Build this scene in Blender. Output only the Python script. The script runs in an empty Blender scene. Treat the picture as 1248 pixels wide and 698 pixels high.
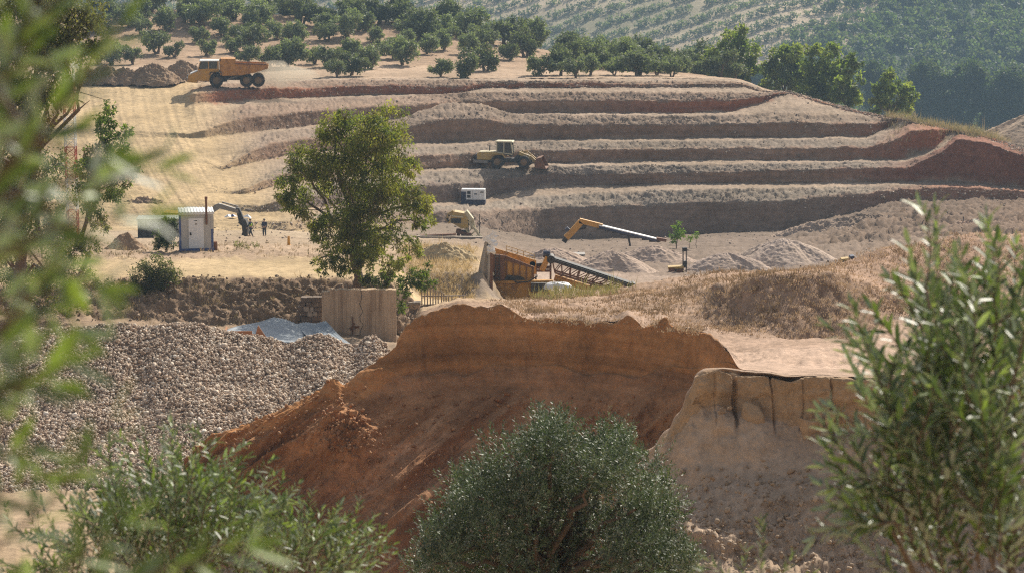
import bpy, bmesh, math, random
import numpy as np
from mathutils import Vector, Matrix, Quaternion

PI = math.pi
R = math.radians
scene = bpy.context.scene
COL = scene.collection
random.seed(7)
rng = np.random.default_rng(11)

# ------------------------------------------------------------------ camera, world, sun, exposure
FPX, YH = 3000.0, -150.0            # focal length and horizon row of a 1248 x 698 picture
TILT = math.atan((349.0 - YH) / FPX)
CZ = 40.0
cam = bpy.data.cameras.new("camera")
cam.sensor_width = 36.0
cam.lens = FPX / 1248.0 * 36.0
cam.clip_start = 0.2
cam.clip_end = 9000.0
cam.dof.use_dof = True
cam.dof.focus_distance = 190.0
cam.dof.aperture_fstop = 6.8
camo = bpy.data.objects.new("camera", cam)
COL.objects.link(camo)
camo.location = (0, 0, CZ)
camo.rotation_euler = (PI / 2 - TILT, 0, 0)
scene.camera = camo

SUN_AZ, SUN_EL = R(27), R(37)       # azimuth from +Y (view direction) towards +X
sun_dir = Vector((math.sin(SUN_AZ) * math.cos(SUN_EL), math.cos(SUN_AZ) * math.cos(SUN_EL), math.sin(SUN_EL)))
world = bpy.data.worlds.new("World")
scene.world = world
world.use_nodes = True
wn = world.node_tree
sky = wn.nodes.new("ShaderNodeTexSky")
sky.sky_type = 'NISHITA'
sky.sun_disc = False
sky.sun_elevation = SUN_EL
sky.sun_rotation = SUN_AZ
sky.air_density = 1.0
sky.dust_density = 2.5
bg = wn.nodes["Background"]
bg.inputs[1].default_value = 0.105
hs = wn.nodes.new("ShaderNodeHueSaturation")          # hazy summer sky: paler than clean air
hs.inputs["Saturation"].default_value = 0.5
wn.links.new(sky.outputs[0], hs.inputs["Color"])
wn.links.new(hs.outputs[0], bg.inputs[0])
sl = bpy.data.lights.new("sun", 'SUN')
sl.energy = 4.9
sl.angle = R(0.5)
sl.color = (1.0, 0.92, 0.79)
so = bpy.data.objects.new("sun", sl)
COL.objects.link(so)
so.location = (60, 60, 140)
so.rotation_euler = sun_dir.to_track_quat('Z', 'Y').to_euler()
scene.view_settings.view_transform = 'Standard'
scene.view_settings.look = 'None'
scene.view_settings.exposure = 0.33
scene.view_settings.gamma = 1.0
scene.render.engine = 'CYCLES'
cy = scene.cycles
cy.max_bounces = 6
cy.diffuse_bounces = 3
cy.glossy_bounces = 2
cy.transmission_bounces = 4
cy.transparent_max_bounces = 6
cy.volume_bounces = 1
cy.use_denoising = False
cy.use_adaptive_sampling = False
cy.pixel_filter_type = 'BLACKMAN_HARRIS'
cy.filter_width = 1.2
cy.sample_clamp_indirect = 4.0
cy.sample_clamp_direct = 14.0


# ------------------------------------------------------------------ pixels to points
def P(px, py, D):
    """World point seen at photo pixel (px, py) at ground distance D metres."""
    px, py, D = np.broadcast_arrays(np.asarray(px, float), np.asarray(py, float), np.asarray(D, float))
    u = (px - 624.0) / FPX
    v = (349.0 - py) / FPX
    ct, st = math.cos(TILT), math.sin(TILT)
    t = D / (ct + v * st)
    return np.stack([t * u, D, CZ + t * (-st + v * ct)], -1)


def PV(px, py, D):
    return Vector([float(c) for c in P(px, py, D)])


def pix(W):
    """Photo pixel of world points (N, 3)."""
    ct, st = math.cos(TILT), math.sin(TILT)
    f = W[..., 1] * ct - (W[..., 2] - CZ) * st
    up = W[..., 1] * st + (W[..., 2] - CZ) * ct
    return 624 + FPX * W[..., 0] / f, 349 - FPX * up / f


# ------------------------------------------------------------------ noise
_perm = np.random.default_rng(5).permutation(512).astype(np.int64)
_perm = np.concatenate([_perm, _perm])
_g = np.random.default_rng(6).normal(size=(512, 3))
_g /= np.linalg.norm(_g, axis=1)[:, None]


def perlin(p):
    i = np.floor(p).astype(np.int64)
    f = p - i
    w = f * f * f * (f * (f * 6 - 15) + 10)
    i &= 511
    out = np.zeros(len(p))
    for dx in (0, 1):
        for dy in (0, 1):
            for dz in (0, 1):
                h = _perm[(_perm[(_perm[(i[:, 0] + dx) & 511] + i[:, 1] + dy) & 511] + i[:, 2] + dz) & 511]
                g = _g[h]
                d = (g[:, 0] * (f[:, 0] - dx) + g[:, 1] * (f[:, 1] - dy) + g[:, 2] * (f[:, 2] - dz))
                wx = w[:, 0] if dx else 1 - w[:, 0]
                wy = w[:, 1] if dy else 1 - w[:, 1]
                wz = w[:, 2] if dz else 1 - w[:, 2]
                out += d * wx * wy * wz
    return out * 1.5


def fbm(p, scale, octv=4, gain=0.5, ridged=False):
    q = np.asarray(p, float) / scale
    s, a, n = 0.0, 1.0, 0.0
    for k in range(octv):
        v = perlin(q + 17.3 * k)
        s = s + a * ((1 - 2 * np.abs(v)) if ridged else v)
        n += a
        q = q * 2.03
        a *= gain
    return s / n


# ------------------------------------------------------------------ materials
def new_mat(name):
    m = bpy.data.materials.new(name)
    m.use_nodes = True
    nt = m.node_tree
    b = nt.nodes["Principled BSDF"]
    return m, nt, b


def N(nt, typ, **kw):
    n = nt.nodes.new(typ)
    for k, v in kw.items():
        if hasattr(n, k):
            setattr(n, k, v)
        else:
            n.inputs[k].default_value = v
    return n


def mixc(nt, blend, fac, a, b):
    n = nt.nodes.new("ShaderNodeMix")
    n.data_type = 'RGBA'
    n.blend_type = blend
    for s, v in ((0, fac), (6, a), (7, b)):
        if hasattr(v, "is_linked") or hasattr(v, "links"):
            nt.links.new(v, n.inputs[s])
        elif s == 0:
            n.inputs[s].default_value = v
        else:
            n.inputs[s].default_value = (*v, 1.0) if len(v) == 3 else v
    return n.outputs[2]


def ramp(nt, fac, stops):
    r = nt.nodes.new("ShaderNodeValToRGB")
    e = r.color_ramp.elements
    while len(e) < len(stops):
        e.new(0.5)
    for el, (p, c) in zip(e, stops):
        el.position = p
        el.color = (*c, 1.0) if not isinstance(c, float) else (c, c, c, 1.0)
    nt.links.new(fac, r.inputs[0])
    return r.outputs[0]


def earth_mat(name, base=None, big=6.0, small=0.5, bump=0.35, bump_scale=3.0, strata=0.0, speck=0.25, contrast=0.35):
    """Soil: colour attribute 'col' (or a fixed colour) broken up by noise at two scales, bumped; strata adds level bands."""
    m, nt, b = new_mat(name)
    tc = N(nt, "ShaderNodeTexCoord")
    geo = N(nt, "ShaderNodeNewGeometry")
    pos = geo.outputs["Position"]
    if base is None:
        at = N(nt, "ShaderNodeAttribute")
        at.attribute_name = "col"
        c = at.outputs["Color"]
    else:
        rgb = N(nt, "ShaderNodeRGB")
        rgb.outputs[0].default_value = (*base, 1)
        c = rgb.outputs[0]
    def noise(scale, detail, rough=0.6):
        n = N(nt, "ShaderNodeTexNoise")
        n.inputs["Scale"].default_value = scale
        n.inputs["Detail"].default_value = detail
        n.inputs["Roughness"].default_value = rough
        nt.links.new(pos, n.inputs["Vector"])
        return n
    n1 = noise(1.0 / big, 5)
    lo, hi = 1 - contrast, 1 + contrast
    v1 = ramp(nt, n1.outputs["Fac"], [(0.3, (lo, lo * 0.98, lo * 0.95)), (0.7, (hi, hi * 1.0, hi * 1.03))])
    c = mixc(nt, 'MULTIPLY', 1.0, c, v1)
    n2 = noise(1.0 / small, 6, 0.7)
    v2 = ramp(nt, n2.outputs["Fac"], [(0.32, 1 - speck), (0.68, 1 + speck)])
    c = mixc(nt, 'MULTIPLY', 1.0, c, v2)
    if strata > 0:
        mp = N(nt, "ShaderNodeMapping")
        mp.inputs["Scale"].default_value = (0.04, 0.04, 2.2)
        nt.links.new(pos, mp.inputs["Vector"])
        n3 = N(nt, "ShaderNodeTexNoise")
        n3.inputs["Scale"].default_value = 1.0
        n3.inputs["Detail"].default_value = 6
        n3.inputs["Roughness"].default_value = 0.65
        nt.links.new(mp.outputs[0], n3.inputs["Vector"])
        v3 = ramp(nt, n3.outputs["Fac"], [(0.3, (1 - strata, 1 - strata, 1 - strata)), (0.7, (1 + strata, 1 + strata * 0.9, 1 + strata * 0.7))])
        c = mixc(nt, 'MULTIPLY', 1.0, c, v3)
    nt.links.new(c, b.inputs["Base Color"])
    b.inputs["Roughness"].default_value = 0.95
    b.inputs["Specular IOR Level"].default_value = 0.15
    nb = noise(bump_scale, 8, 0.7)
    bp = N(nt, "ShaderNodeBump")
    bp.inputs["Strength"].default_value = bump
    bp.inputs["Distance"].default_value = 0.6 / bump_scale
    nt.links.new(nb.outputs["Fac"], bp.inputs["Height"])
    nt.links.new(bp.outputs[0], b.inputs["Normal"])
    return m


def paint(name, col, rough=0.5, metal=0.0, wear=0.25, dirt=(0.25, 0.18, 0.12), scale=1.6, spec=0.4):
    """Weathered paint / metal / concrete: dusty blotches over the base colour."""
    m, nt, b = new_mat(name)
    tc = N(nt, "ShaderNodeTexCoord")
    n = N(nt, "ShaderNodeTexNoise")
    n.inputs["Scale"].default_value = scale
    n.inputs["Detail"].default_value = 7
    n.inputs["Roughness"].default_value = 0.65
    nt.links.new(tc.outputs["Object"], n.inputs["Vector"])
    f = ramp(nt, n.outputs["Fac"], [(0.42, 0.0), (0.75, float(min(1, wear * 2.2)))])
    c = mixc(nt, 'MIX', f, col, dirt)
    nt.links.new(c, b.inputs["Base Color"])
    b.inputs["Roughness"].default_value = rough
    b.inputs["Metallic"].default_value = metal
    b.inputs["Specular IOR Level"].default_value = spec
    return m


def streaked(name, col, dark, rough=0.9):
    """Concrete with water stains running down and a blotchy dusty face."""
    m, nt, b = new_mat(name)
    tc = N(nt, "ShaderNodeTexCoord")
    c = col
    for sc, lo, hi, amt in (((2.6, 2.6, 0.22), 0.45, 0.72, 0.75), ((9.0, 9.0, 0.5), 0.5, 0.8, 0.5), ((1.1, 1.1, 1.3), 0.45, 0.8, 0.4)):
        mp = N(nt, "ShaderNodeMapping")
        mp.inputs["Scale"].default_value = sc
        nt.links.new(tc.outputs["Object"], mp.inputs["Vector"])
        n = N(nt, "ShaderNodeTexNoise")
        n.inputs["Scale"].default_value = 1.0
        n.inputs["Detail"].default_value = 6
        nt.links.new(mp.outputs[0], n.inputs["Vector"])
        c = mixc(nt, 'MIX', ramp(nt, n.outputs["Fac"], [(lo, 0.0), (hi, amt)]), c, dark)
    nt.links.new(c, b.inputs["Base Color"])
    b.inputs["Roughness"].default_value = rough
    b.inputs["Specular IOR Level"].default_value = 0.15
    return m


def leaf_mat(name, under=None, rough=0.5, trans=0.3, spec=0.3, tint=(1.5, 1.7, 0.6)):
    """Leaf: colour from the 'col' attribute; the underside may be paler; some light passes through."""
    m, nt, b = new_mat(name)
    at = N(nt, "ShaderNodeAttribute")
    at.attribute_name = "col"
    c = at.outputs["Color"]
    if under is not None:
        geo = N(nt, "ShaderNodeNewGeometry")
        c = mixc(nt, 'MIX', geo.outputs["Backfacing"], c, under)
    nt.links.new(c, b.inputs["Base Color"])
    b.inputs["Roughness"].default_value = rough
    b.inputs["Specular IOR Level"].default_value = spec
    tr = N(nt, "ShaderNodeBsdfTranslucent")
    tcol = mixc(nt, 'MULTIPLY', 1.0, at.outputs["Color"], tint)
    nt.links.new(tcol, tr.inputs["Color"])
    mx = N(nt, "ShaderNodeMixShader")
    mx.inputs[0].default_value = trans
    nt.links.new(b.outputs[0], mx.inputs[1])
    nt.links.new(tr.outputs[0], mx.inputs[2])
    out = [n for n in nt.nodes if n.type == 'OUTPUT_MATERIAL'][0]
    nt.links.new(mx.outputs[0], out.inputs["Surface"])
    return m


# ------------------------------------------------------------------ object helpers
def link(o, parent=None):
    COL.objects.link(o)
    if parent is not None:
        o.parent = parent
    return o


def tag(o, label=None, cat=None, group=None, kind=None):
    if label: o["label"] = label
    if cat: o["category"] = cat
    if group: o["group"] = group
    if kind: o["kind"] = kind
    return o


def thing(name, label, cat, loc, rz=0.0, group=None):
    o = bpy.data.objects.new(name, None)
    o.empty_display_size = 0.5
    o.location = loc
    o.rotation_euler = (0, 0, rz)
    COL.objects.link(o)
    return tag(o, label, cat, group)


def np_mesh(name, V, F, mat=None, col=None, smooth=False):
    me = bpy.data.meshes.new(name)
    V = np.ascontiguousarray(V, np.float32)
    F = np.ascontiguousarray(F, np.int32)
    M, k = F.shape
    me.vertices.add(len(V))
    me.vertices.foreach_set("co", V.ravel())
    me.loops.add(M * k)
    me.loops.foreach_set("vertex_index", F.ravel())
    me.polygons.add(M)
    me.polygons.foreach_set("loop_start", np.arange(0, M * k, k, dtype=np.int32))
    if smooth:
        me.polygons.foreach_set("use_smooth", np.ones(M, bool))
    me.update(calc_edges=True)
    if col is not None:
        a = me.attributes.new("col", 'FLOAT_COLOR', 'POINT')
        c = np.ones((len(V), 4), np.float32)
        c[:, :3] = col
        a.data.foreach_set("color", c.ravel())
    if mat is not None:
        me.materials.append(mat)
    return me


def np_obj(name, V, F, mat=None, col=None, smooth=False, parent=None, kind=None):
    o = bpy.data.objects.new(name, np_mesh(name, V, F, mat, col, smooth))
    link(o, parent)
    if kind: o["kind"] = kind
    return o


class MB:
    """Collects simple solids into one mesh."""
    def __init__(s):
        s.v, s.f = [], []

    def add(s, vs, fs):
        n = len(s.v)
        s.v += [tuple(v) for v in vs]
        s.f += [tuple(i + n for i in f) for f in fs]
        return s

    def box(s, x0, x1, y0, y1, z0, z1):
        vs = [(x0, y0, z0), (x1, y0, z0), (x1, y1, z0), (x0, y1, z0), (x0, y0, z1), (x1, y0, z1), (x1, y1, z1), (x0, y1, z1)]
        return s.add(vs, [(3, 2, 1, 0), (4, 5, 6, 7), (0, 1, 5, 4), (1, 2, 6, 5), (2, 3, 7, 6), (3, 0, 4, 7)])

    def prism(s, prof, y0, y1, inset=None):
        """Outline prof [(x, z)] (counter-clockwise seen from -Y) pushed from y0 to y1."""
        n = len(prof)
        vs = [(x, y0, z) for x, z in prof] + [(x, y1, z) for x, z in prof]
        fs = [tuple(range(n)), tuple(range(2 * n - 1, n - 1, -1))]
        fs += [((i + 1) % n, i, i + n, (i + 1) % n + n) for i in range(n)]
        return s.add(vs, fs)

    def bar(s, a, b, w, h=None):
        """Rectangular bar from a to b."""
        h = h or w
        a, b = Vector(a), Vector(b)
        d = (b - a).normalized()
        up = Vector((0, 0, 1)) if abs(d.z) < 0.95 else Vector((0, 1, 0))
        r = d.cross(up).normalized()
        u = r.cross(d).normalized()
        vs = [p + r * (sx * w / 2) + u * (sz * h / 2) for p in (a, b) for sx, sz in ((-1, -1), (1, -1), (1, 1), (-1, 1))]
        return s.add(vs, [(0, 1, 2, 3), (7, 6, 5, 4), (1, 0, 4, 5), (2, 1, 5, 6), (3, 2, 6, 7), (0, 3, 7, 4)])

    def tube(s, pts, rad, n=8, cap=True):
        pts = [Vector(p) for p in pts]
        if not hasattr(rad, "__len__"):
            rad = [rad] * len(pts)
        vs = []
        ref = None
        for i, p in enumerate(pts):
            d = (pts[min(i + 1, len(pts) - 1)] - pts[max(i - 1, 0)]).normalized()
            if ref is None:
                ref = Vector((1, 0, 0)) if abs(d.x) < 0.8 else Vector((0, 0, 1))
            r = (ref - d * ref.dot(d)).normalized()
            ref = r
            u = d.cross(r)
            vs += [p + (r * math.cos(2 * PI * k / n) + u * math.sin(2 * PI * k / n)) * rad[i] for k in range(n)]
        fs = []
        for i in range(len(pts) - 1):
            for k in range(n):
                a, b = i * n + k, i * n + (k + 1) % n
                fs.append((a, b, b + n, a + n))
        if cap:
            fs += [tuple(range(n - 1, -1, -1)), tuple(range((len(pts) - 1) * n, len(pts) * n))]
        return s.add(vs, fs)

    def build(s, name, mat, parent=None, kind=None, bevel=0.0, smooth=False):
        me = bpy.data.meshes.new(name)
        me.from_pydata(s.v, [], s.f)
        me.materials.append(mat)
        if smooth:
            for p in me.polygons: p.use_smooth = True
        me.update()
        o = bpy.data.objects.new(name, me)
        link(o, parent)
        if kind: o["kind"] = kind
        if bevel:
            m = o.modifiers.new("bevel", 'BEVEL')
            m.width = bevel
            m.segments = 2
            m.limit_method = 'ANGLE'
        return o


def copy_tree(o, parent=None):
    c = o.copy()
    COL.objects.link(c)
    c.parent = parent
    for ch in list(o.children):
        copy_tree(ch, c)
    return c


# ------------------------------------------------------------------ terrain sheets
def keyed(v, px):
    """Constant, or [(px, value), ...] interpolated along the sheet; value a number or a colour."""
    if isinstance(v, list):
        xs = [k[0] for k in v]
        ys = np.array([k[1] for k in v], float)
        if ys.ndim == 1:
            return np.interp(px, xs, ys)
        return np.stack([np.interp(px, xs, ys[:, k]) for k in range(ys.shape[1])], -1)
    v = np.asarray(v, float)
    return np.broadcast_to(v, (len(px),) + v.shape).copy()


def contour(pts, px, smooth=9, wig=0.0, seed=0):
    xs = [p[0] for p in pts]
    y = np.interp(px, xs, [p[1] for p in pts])
    D = np.interp(px, xs, [p[2] for p in pts])
    if smooth > 1:
        k = np.hanning(smooth + 2)[1:-1]
        k /= k.sum()
        pad = smooth // 2
        y = np.convolve(np.pad(y, pad, mode='edge'), k, mode='valid')[:len(px)]
        D = np.convolve(np.pad(D, pad, mode='edge'), k, mode='valid')[:len(px)]
    if wig:
        q = np.stack([px / 22.0, np.full(len(px), seed * 7.7), np.zeros(len(px))], -1)
        y = y + wig * fbm(q, 1.0, 4) * np.clip((px - 235) / 90, 0, 1)
    return P(px, y, D)


def loft(name, cs, segs, x0, x1, nx, mat, smooth=9, wig=0.0, hook=None, blur=2, kind="structure", flip=False, label=None, chook=None):
    """A sheet of ground through level lines cs, back to front; segs[i] = (rows, roughness, grain size, colour)."""
    px = np.linspace(x0, x1, nx)
    L = [contour(c, px, smooth, wig, i) for i, c in enumerate(cs)]
    rows, amp, scl, col = [], [], [], []
    for i, (nr, a, s, c) in enumerate(segs):
        av, cv = keyed(a, px), keyed(c, px)
        for k in range(nr):
            t = k / nr
            rows.append(L[i] * (1 - t) + L[i + 1] * t)
            amp.append(av); scl.append(np.full(nx, float(s))); col.append(cv)
    rows.append(L[-1]); amp.append(av); scl.append(scl[-1]); col.append(cv)
    W, A, S, Cc = np.array(rows), np.array(amp), np.array(scl), np.array(col)
    for _ in range(blur):                                            # soften the change of roughness and soil between bands
        for Q in (A, Cc):
            q = Q.copy()
            Q[1:-1] = (q[:-2] + 2 * q[1:-1] + q[2:]) / 4
    gr, gc = np.gradient(W, axis=0), np.gradient(W, axis=1)
    Nn = np.cross(gr, gc)
    ln = np.linalg.norm(Nn, axis=2, keepdims=True)
    Nn = Nn / np.maximum(ln, 1e-9)
    Nn *= np.where(Nn[..., 2:3] < 0, -1, 1)
    nr = len(W)
    flat = W.reshape(-1, 3)
    d = np.zeros(len(flat))
    for s in sorted(set(S.ravel().tolist())):
        m = S.ravel() == s
        q = flat[m]
        d[m] = 0.6 * fbm(q, s * 3.0, 4) + 0.55 * (fbm(q + 50, s, 4, 0.6, True) - 0.3) + 0.4 * fbm(q + 90, s * 0.4, 3, 0.7)
    W2 = W + Nn * (d.reshape(nr, nx) * A)[..., None]
    if hook:
        W2 = hook(W2, Nn, px, np.linspace(0, 1, nr), rows)
    # colour broken up where bands meet
    jit = fbm(flat, 2.5, 3).reshape(nr, nx)
    sh = np.clip(np.arange(nr)[:, None] + np.round(jit * 5).astype(int), 0, nr - 1)
    Cc = Cc[sh, np.arange(nx)[None, :]]
    if chook:
        Cc = chook(W2, Cc)
    idx = np.arange(nr * nx).reshape(nr, nx)
    F = np.stack([idx[:-1, :-1], idx[1:, :-1], idx[1:, 1:], idx[:-1, 1:]], -1).reshape(-1, 4)
    if flip: F = F[:, ::-1]
    o = np_obj(name, W2.reshape(-1, 3), F, mat, Cc.reshape(-1, 3), smooth=True)
    tag(o, label, None, None, kind)
    return W2, px


def height_at(W, x, y):
    """Ground height of a lofted sheet near world (x, y): nearest of its points."""
    f = W.reshape(-1, 3)
    k = np.argmin((f[:, 0] - x) ** 2 + (f[:, 1] - y) ** 2)
    return f[k]


class Ground:
    """All sheets' points, to set things down on the ground seen at a pixel near a distance."""
    pts = []
    tops = None

    @classmethod
    def add(cls, W):
        cls.pts.append(W.reshape(-1, 3).astype(np.float32))

    @classmethod
    def at(cls, px, py, D, rad=1.2):
        """Drop a point at (px, py, D) onto the highest ground within rad of it, not more than 6 m off."""
        p = P(px, py, D)
        return cls.drop(p, rad)

    @classmethod
    def drop(cls, p, rad=1.2, up=6.0):
        best = None
        for A in cls.pts:
            m = (np.abs(A[:, 0] - p[0]) < rad) & (np.abs(A[:, 1] - p[1]) < rad) & (np.abs(A[:, 2] - p[2]) < up)
            if m.any():
                q = A[m]
                d2 = (q[:, 0] - p[0]) ** 2 + (q[:, 1] - p[1]) ** 2
                z = q[np.argsort(d2)[:6], 2].max()
                best = z if best is None else max(best, z)
        return Vector((float(p[0]), float(p[1]), float(p[2] if best is None else best)))


ROAD = (0.46, 0.34, 0.19)
RUB = (0.275, 0.205, 0.15)          # loose rubble
WALL = (0.29, 0.185, 0.122)       # cut earth
RED = (0.30, 0.125, 0.068)
GREY = (0.30, 0.245, 0.20)
PINK = (0.335, 0.25, 0.19)
STRAW = (0.38, 0.275, 0.16)

M_pit = earth_mat("quarry_earth", big=9.0, small=0.8, bump=0.5, bump_scale=2.2, strata=0.18, speck=0.28, contrast=0.16)
M_hill = earth_mat("dry_hill_earth", big=14.0, small=1.5, bump=0.4, bump_scale=1.2, speck=0.25, contrast=0.22)
M_mid = earth_mat("yard_earth", big=7.0, small=0.5, bump=0.45, bump_scale=3.0, speck=0.25, contrast=0.2)
M_cliff = earth_mat("orange_sand", big=4.0, small=0.35, bump=0.5, bump_scale=4.0, strata=0.26, speck=0.2, contrast=0.28)
M_pale = earth_mat("pale_sand", big=3.0, small=0.25, bump=0.4, bump_scale=7.0, strata=0.12, speck=0.18, contrast=0.16)
M_top = earth_mat("dry_topsoil", big=4.0, small=0.3, bump=0.5, bump_scale=5.0, speck=0.3, contrast=0.25)

# the skyline of the quarry's right side: pixel column, row, distance
SKY = [(961, 112.5, 342), (1003, 124, 339), (1045, 136, 335), (1080, 143, 331), (1097, 143.5, 329), (1151, 155, 324), (1202, 165, 315), (1248, 183, 306), (1400, 215, 290)]


def sk(k, start=961):
    return [(x, y + 0.5 * k, D - 0.7 * k) for x, y, D in SKY if x >= start]


h0 = [(-160, 101, 335), (230, 100, 336), (260, 97, 350), (860, 96, 350), (905, 99, 348), (936, 112, 345)] + sk(0)
crest1 = [(-160, 110, 323), (225, 112, 322), (249, 104, 328), (330, 100, 336), (420, 98, 340), (905, 101, 345), (936, 113.5, 344)] + sk(1)
toe1 = [(-160, 119, 319), (225, 124, 316), (236, 126, 316), (330, 121, 327), (420, 117.5, 335), (560, 115, 338), (590, 107.5, 341), (905, 107, 342), (936, 114.3, 342.8)] + sk(2)
crest2 = [(-160, 129, 314), (232, 160, 300), (250, 153, 303), (270, 142, 309), (296, 130.5, 317), (420, 120.5, 331), (550, 115.5, 335), (620, 113, 336), (905, 113.5, 337), (936, 113.8, 339)] + sk(3)
toe2 = [(-160, 168, 297), (249, 168, 297), (330, 159, 309), (420, 150, 321), (480, 146.5, 326), (560, 139, 332), (828, 138, 333.5), (889, 136.5, 334), (925, 127, 336), (948, 116, 338)] + sk(4)
crest3 = [(-160, 176, 294), (268, 203, 283), (285, 192, 288), (305, 176, 296), (330, 163, 303), (387, 157, 312), (465, 152, 320), (490, 145, 323), (520, 133, 326), (545, 126.5, 327.5), (585, 126.5, 328), (625, 140, 328.5), (828, 142, 328.5), (963, 138, 330), (1010, 140, 330), (1060, 142.5, 329.5)] + sk(5, 1080)
toe3 = [(-160, 207, 280), (270, 207, 281), (300, 200, 287), (350, 189, 297), (430, 181, 310), (480, 176, 317), (560, 173.5, 322), (620, 171, 324), (828, 168.5, 326), (1057, 167, 324), (1089, 152.5, 327)] + sk(6, 1097)
crest4 = [(-160, 214, 277), (285, 234, 268), (300, 226, 272), (330, 210, 281), (360, 200, 290), (420, 191, 300), (480, 182, 311), (620, 174, 320), (828, 173, 321), (1057, 170, 320), (1089, 161, 322), (1110, 150, 324)] + sk(7, 1151)
toe4 = [(-160, 236, 268), (300, 236, 268), (350, 223, 277), (420, 213, 290), (480, 207, 302), (583, 204.5, 312), (660, 199, 316), (828, 195.5, 317), (1097, 195, 313), (1140, 180, 314), (1158, 160, 319)] + sk(8, 1202)
crest5 = [(-160, 242, 265), (318, 246, 263), (350, 235, 270), (420, 222, 285), (480, 213, 299), (600, 207.5, 309), (660, 203, 312), (828, 202, 312.5), (1107, 198, 309), (1148, 183, 311), (1166, 165, 316)] + sk(9, 1202)
toe5 = [(-160, 256, 260), (345, 258, 259), (430, 249, 276), (510, 248, 295), (585, 246.5, 303), (600, 239, 307), (660, 227, 310), (828, 224.5, 310), (1165, 222, 304), (1248, 229, 298), (1400, 250, 286)]
crest6 = [(-160, 262, 257), (350, 266, 256), (430, 256, 272), (510, 252, 290), (585, 250.5, 300), (646, 240.5, 304.5), (720, 236.5, 305), (830, 232, 304), (1165, 226.5, 300), (1248, 233, 294), (1400, 255, 282)]
toe6 = [(-160, 276, 251), (350, 281, 250), (430, 274, 262), (505, 272, 275), (525, 272, 287), (585, 276, 288), (620, 283, 292), (660, 291, 299), (800, 291, 300), (828, 286, 300), (953, 281, 297), (1027, 263, 297), (1097, 246, 297), (1248, 244, 290), (1400, 263, 278)]


def on_road(c):
    # the haul road on the left climbs at one even grade, so its distance follows from the row
    return [(x, y, 58.55 / ((y + 150) / 3000 + 0.0915) if x <= 226 else D) for x, y, D in c]


h0, crest1, toe1, crest2, toe2, crest3, toe3, crest4, toe4, crest5, toe5, crest6, toe6 = [
    on_road(c) for c in (h0, crest1, toe1, crest2, toe2, crest3, toe3, crest4, toe4, crest5, toe5, crest6, toe6)]
for c in (crest3, toe3, crest4, toe4, crest5, toe5, crest6, toe6):   # lower bands leave the road further right
    c.insert(1, (226, c[0][1], 58.55 / ((c[0][1] + 150) / 3000 + 0.0915)))


def mid(c, t, fy=0.42, fd=0.91):
    """Break line of a cut: below it the wall is steep, above it loose spoil lies back."""
    xs = sorted({p[0] for p in c} | {p[0] for p in t})
    f = lambda a, k: np.interp(xs, [p[0] for p in a], [p[k] for p in a])
    fx = lambda x: float(np.interp(x, [1080, 1140], [fy, 0.1]))        # at the right end the wall stands sheer to its top
    return on_road([(x, y0 * (1 - fx(x)) + y1 * fx(x), d0 * (1 - fd) + d1 * fd) for x, y0, y1, d0, d1 in zip(xs, f(c, 1), f(t, 1), f(c, 2), f(t, 2))])


cs, segs = [h0], []


def rd(c, lo=225, hi=300):                                          # on the left every band runs out into the haul road
    return [(-160, ROAD), (lo, ROAD), (hi, c), (1400, c)]


def am(a, lo=225, hi=290, road=0.14):
    return [(-160, road), (lo, road), (hi, a), (1400, a)]


benches = [(crest1, toe1, 225, 260), (crest2, toe2, 230, 300), (crest3, toe3, 255, 320), (crest4, toe4, 275, 345), (crest5, toe5, 300, 370), (crest6, toe6, 330, 400)]
up_cols = [(0.26, 0.18, 0.125), (0.265, 0.185, 0.13), (0.27, 0.20, 0.145), (0.25, 0.195, 0.145), (0.245, 0.195, 0.15), (0.26, 0.21, 0.16)]
for i, (c, t, lo, hi) in enumerate(benches):
    m = mid(c, t, *((0.42, 0.91) if i < 5 else (0.3, 0.75)))
    wl = [[RED, WALL, (0.23, 0.14, 0.10)], [WALL, RED, RED], [WALL, WALL, RED], [WALL, WALL, RED], [(0.22, 0.16, 0.125), WALL, (0.24, 0.11, 0.07)], [(0.28, 0.20, 0.145), (0.25, 0.175, 0.125), (0.29, 0.155, 0.10)]][i]
    wallc = [(-160, ROAD), (lo, ROAD), (hi, wl[0]), (700, wl[0]), (820, wl[1]), (1000, wl[1]), (1110, wl[2]), (1400, wl[2])]
    upc = [(-160, ROAD), (lo, ROAD), (hi, up_cols[i]), (1060, up_cols[i]), (1150, wl[2]), (1400, wl[2])]
    cs += [c, m, t]
    segs += [(9, am(0.3, lo, hi), 1.2, rd((0.325, 0.245, 0.175), lo, hi)), (10, am(0.6, lo, hi), 0.8, upc), (12, am(0.28, lo, hi), 1.2, wallc)]
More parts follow.
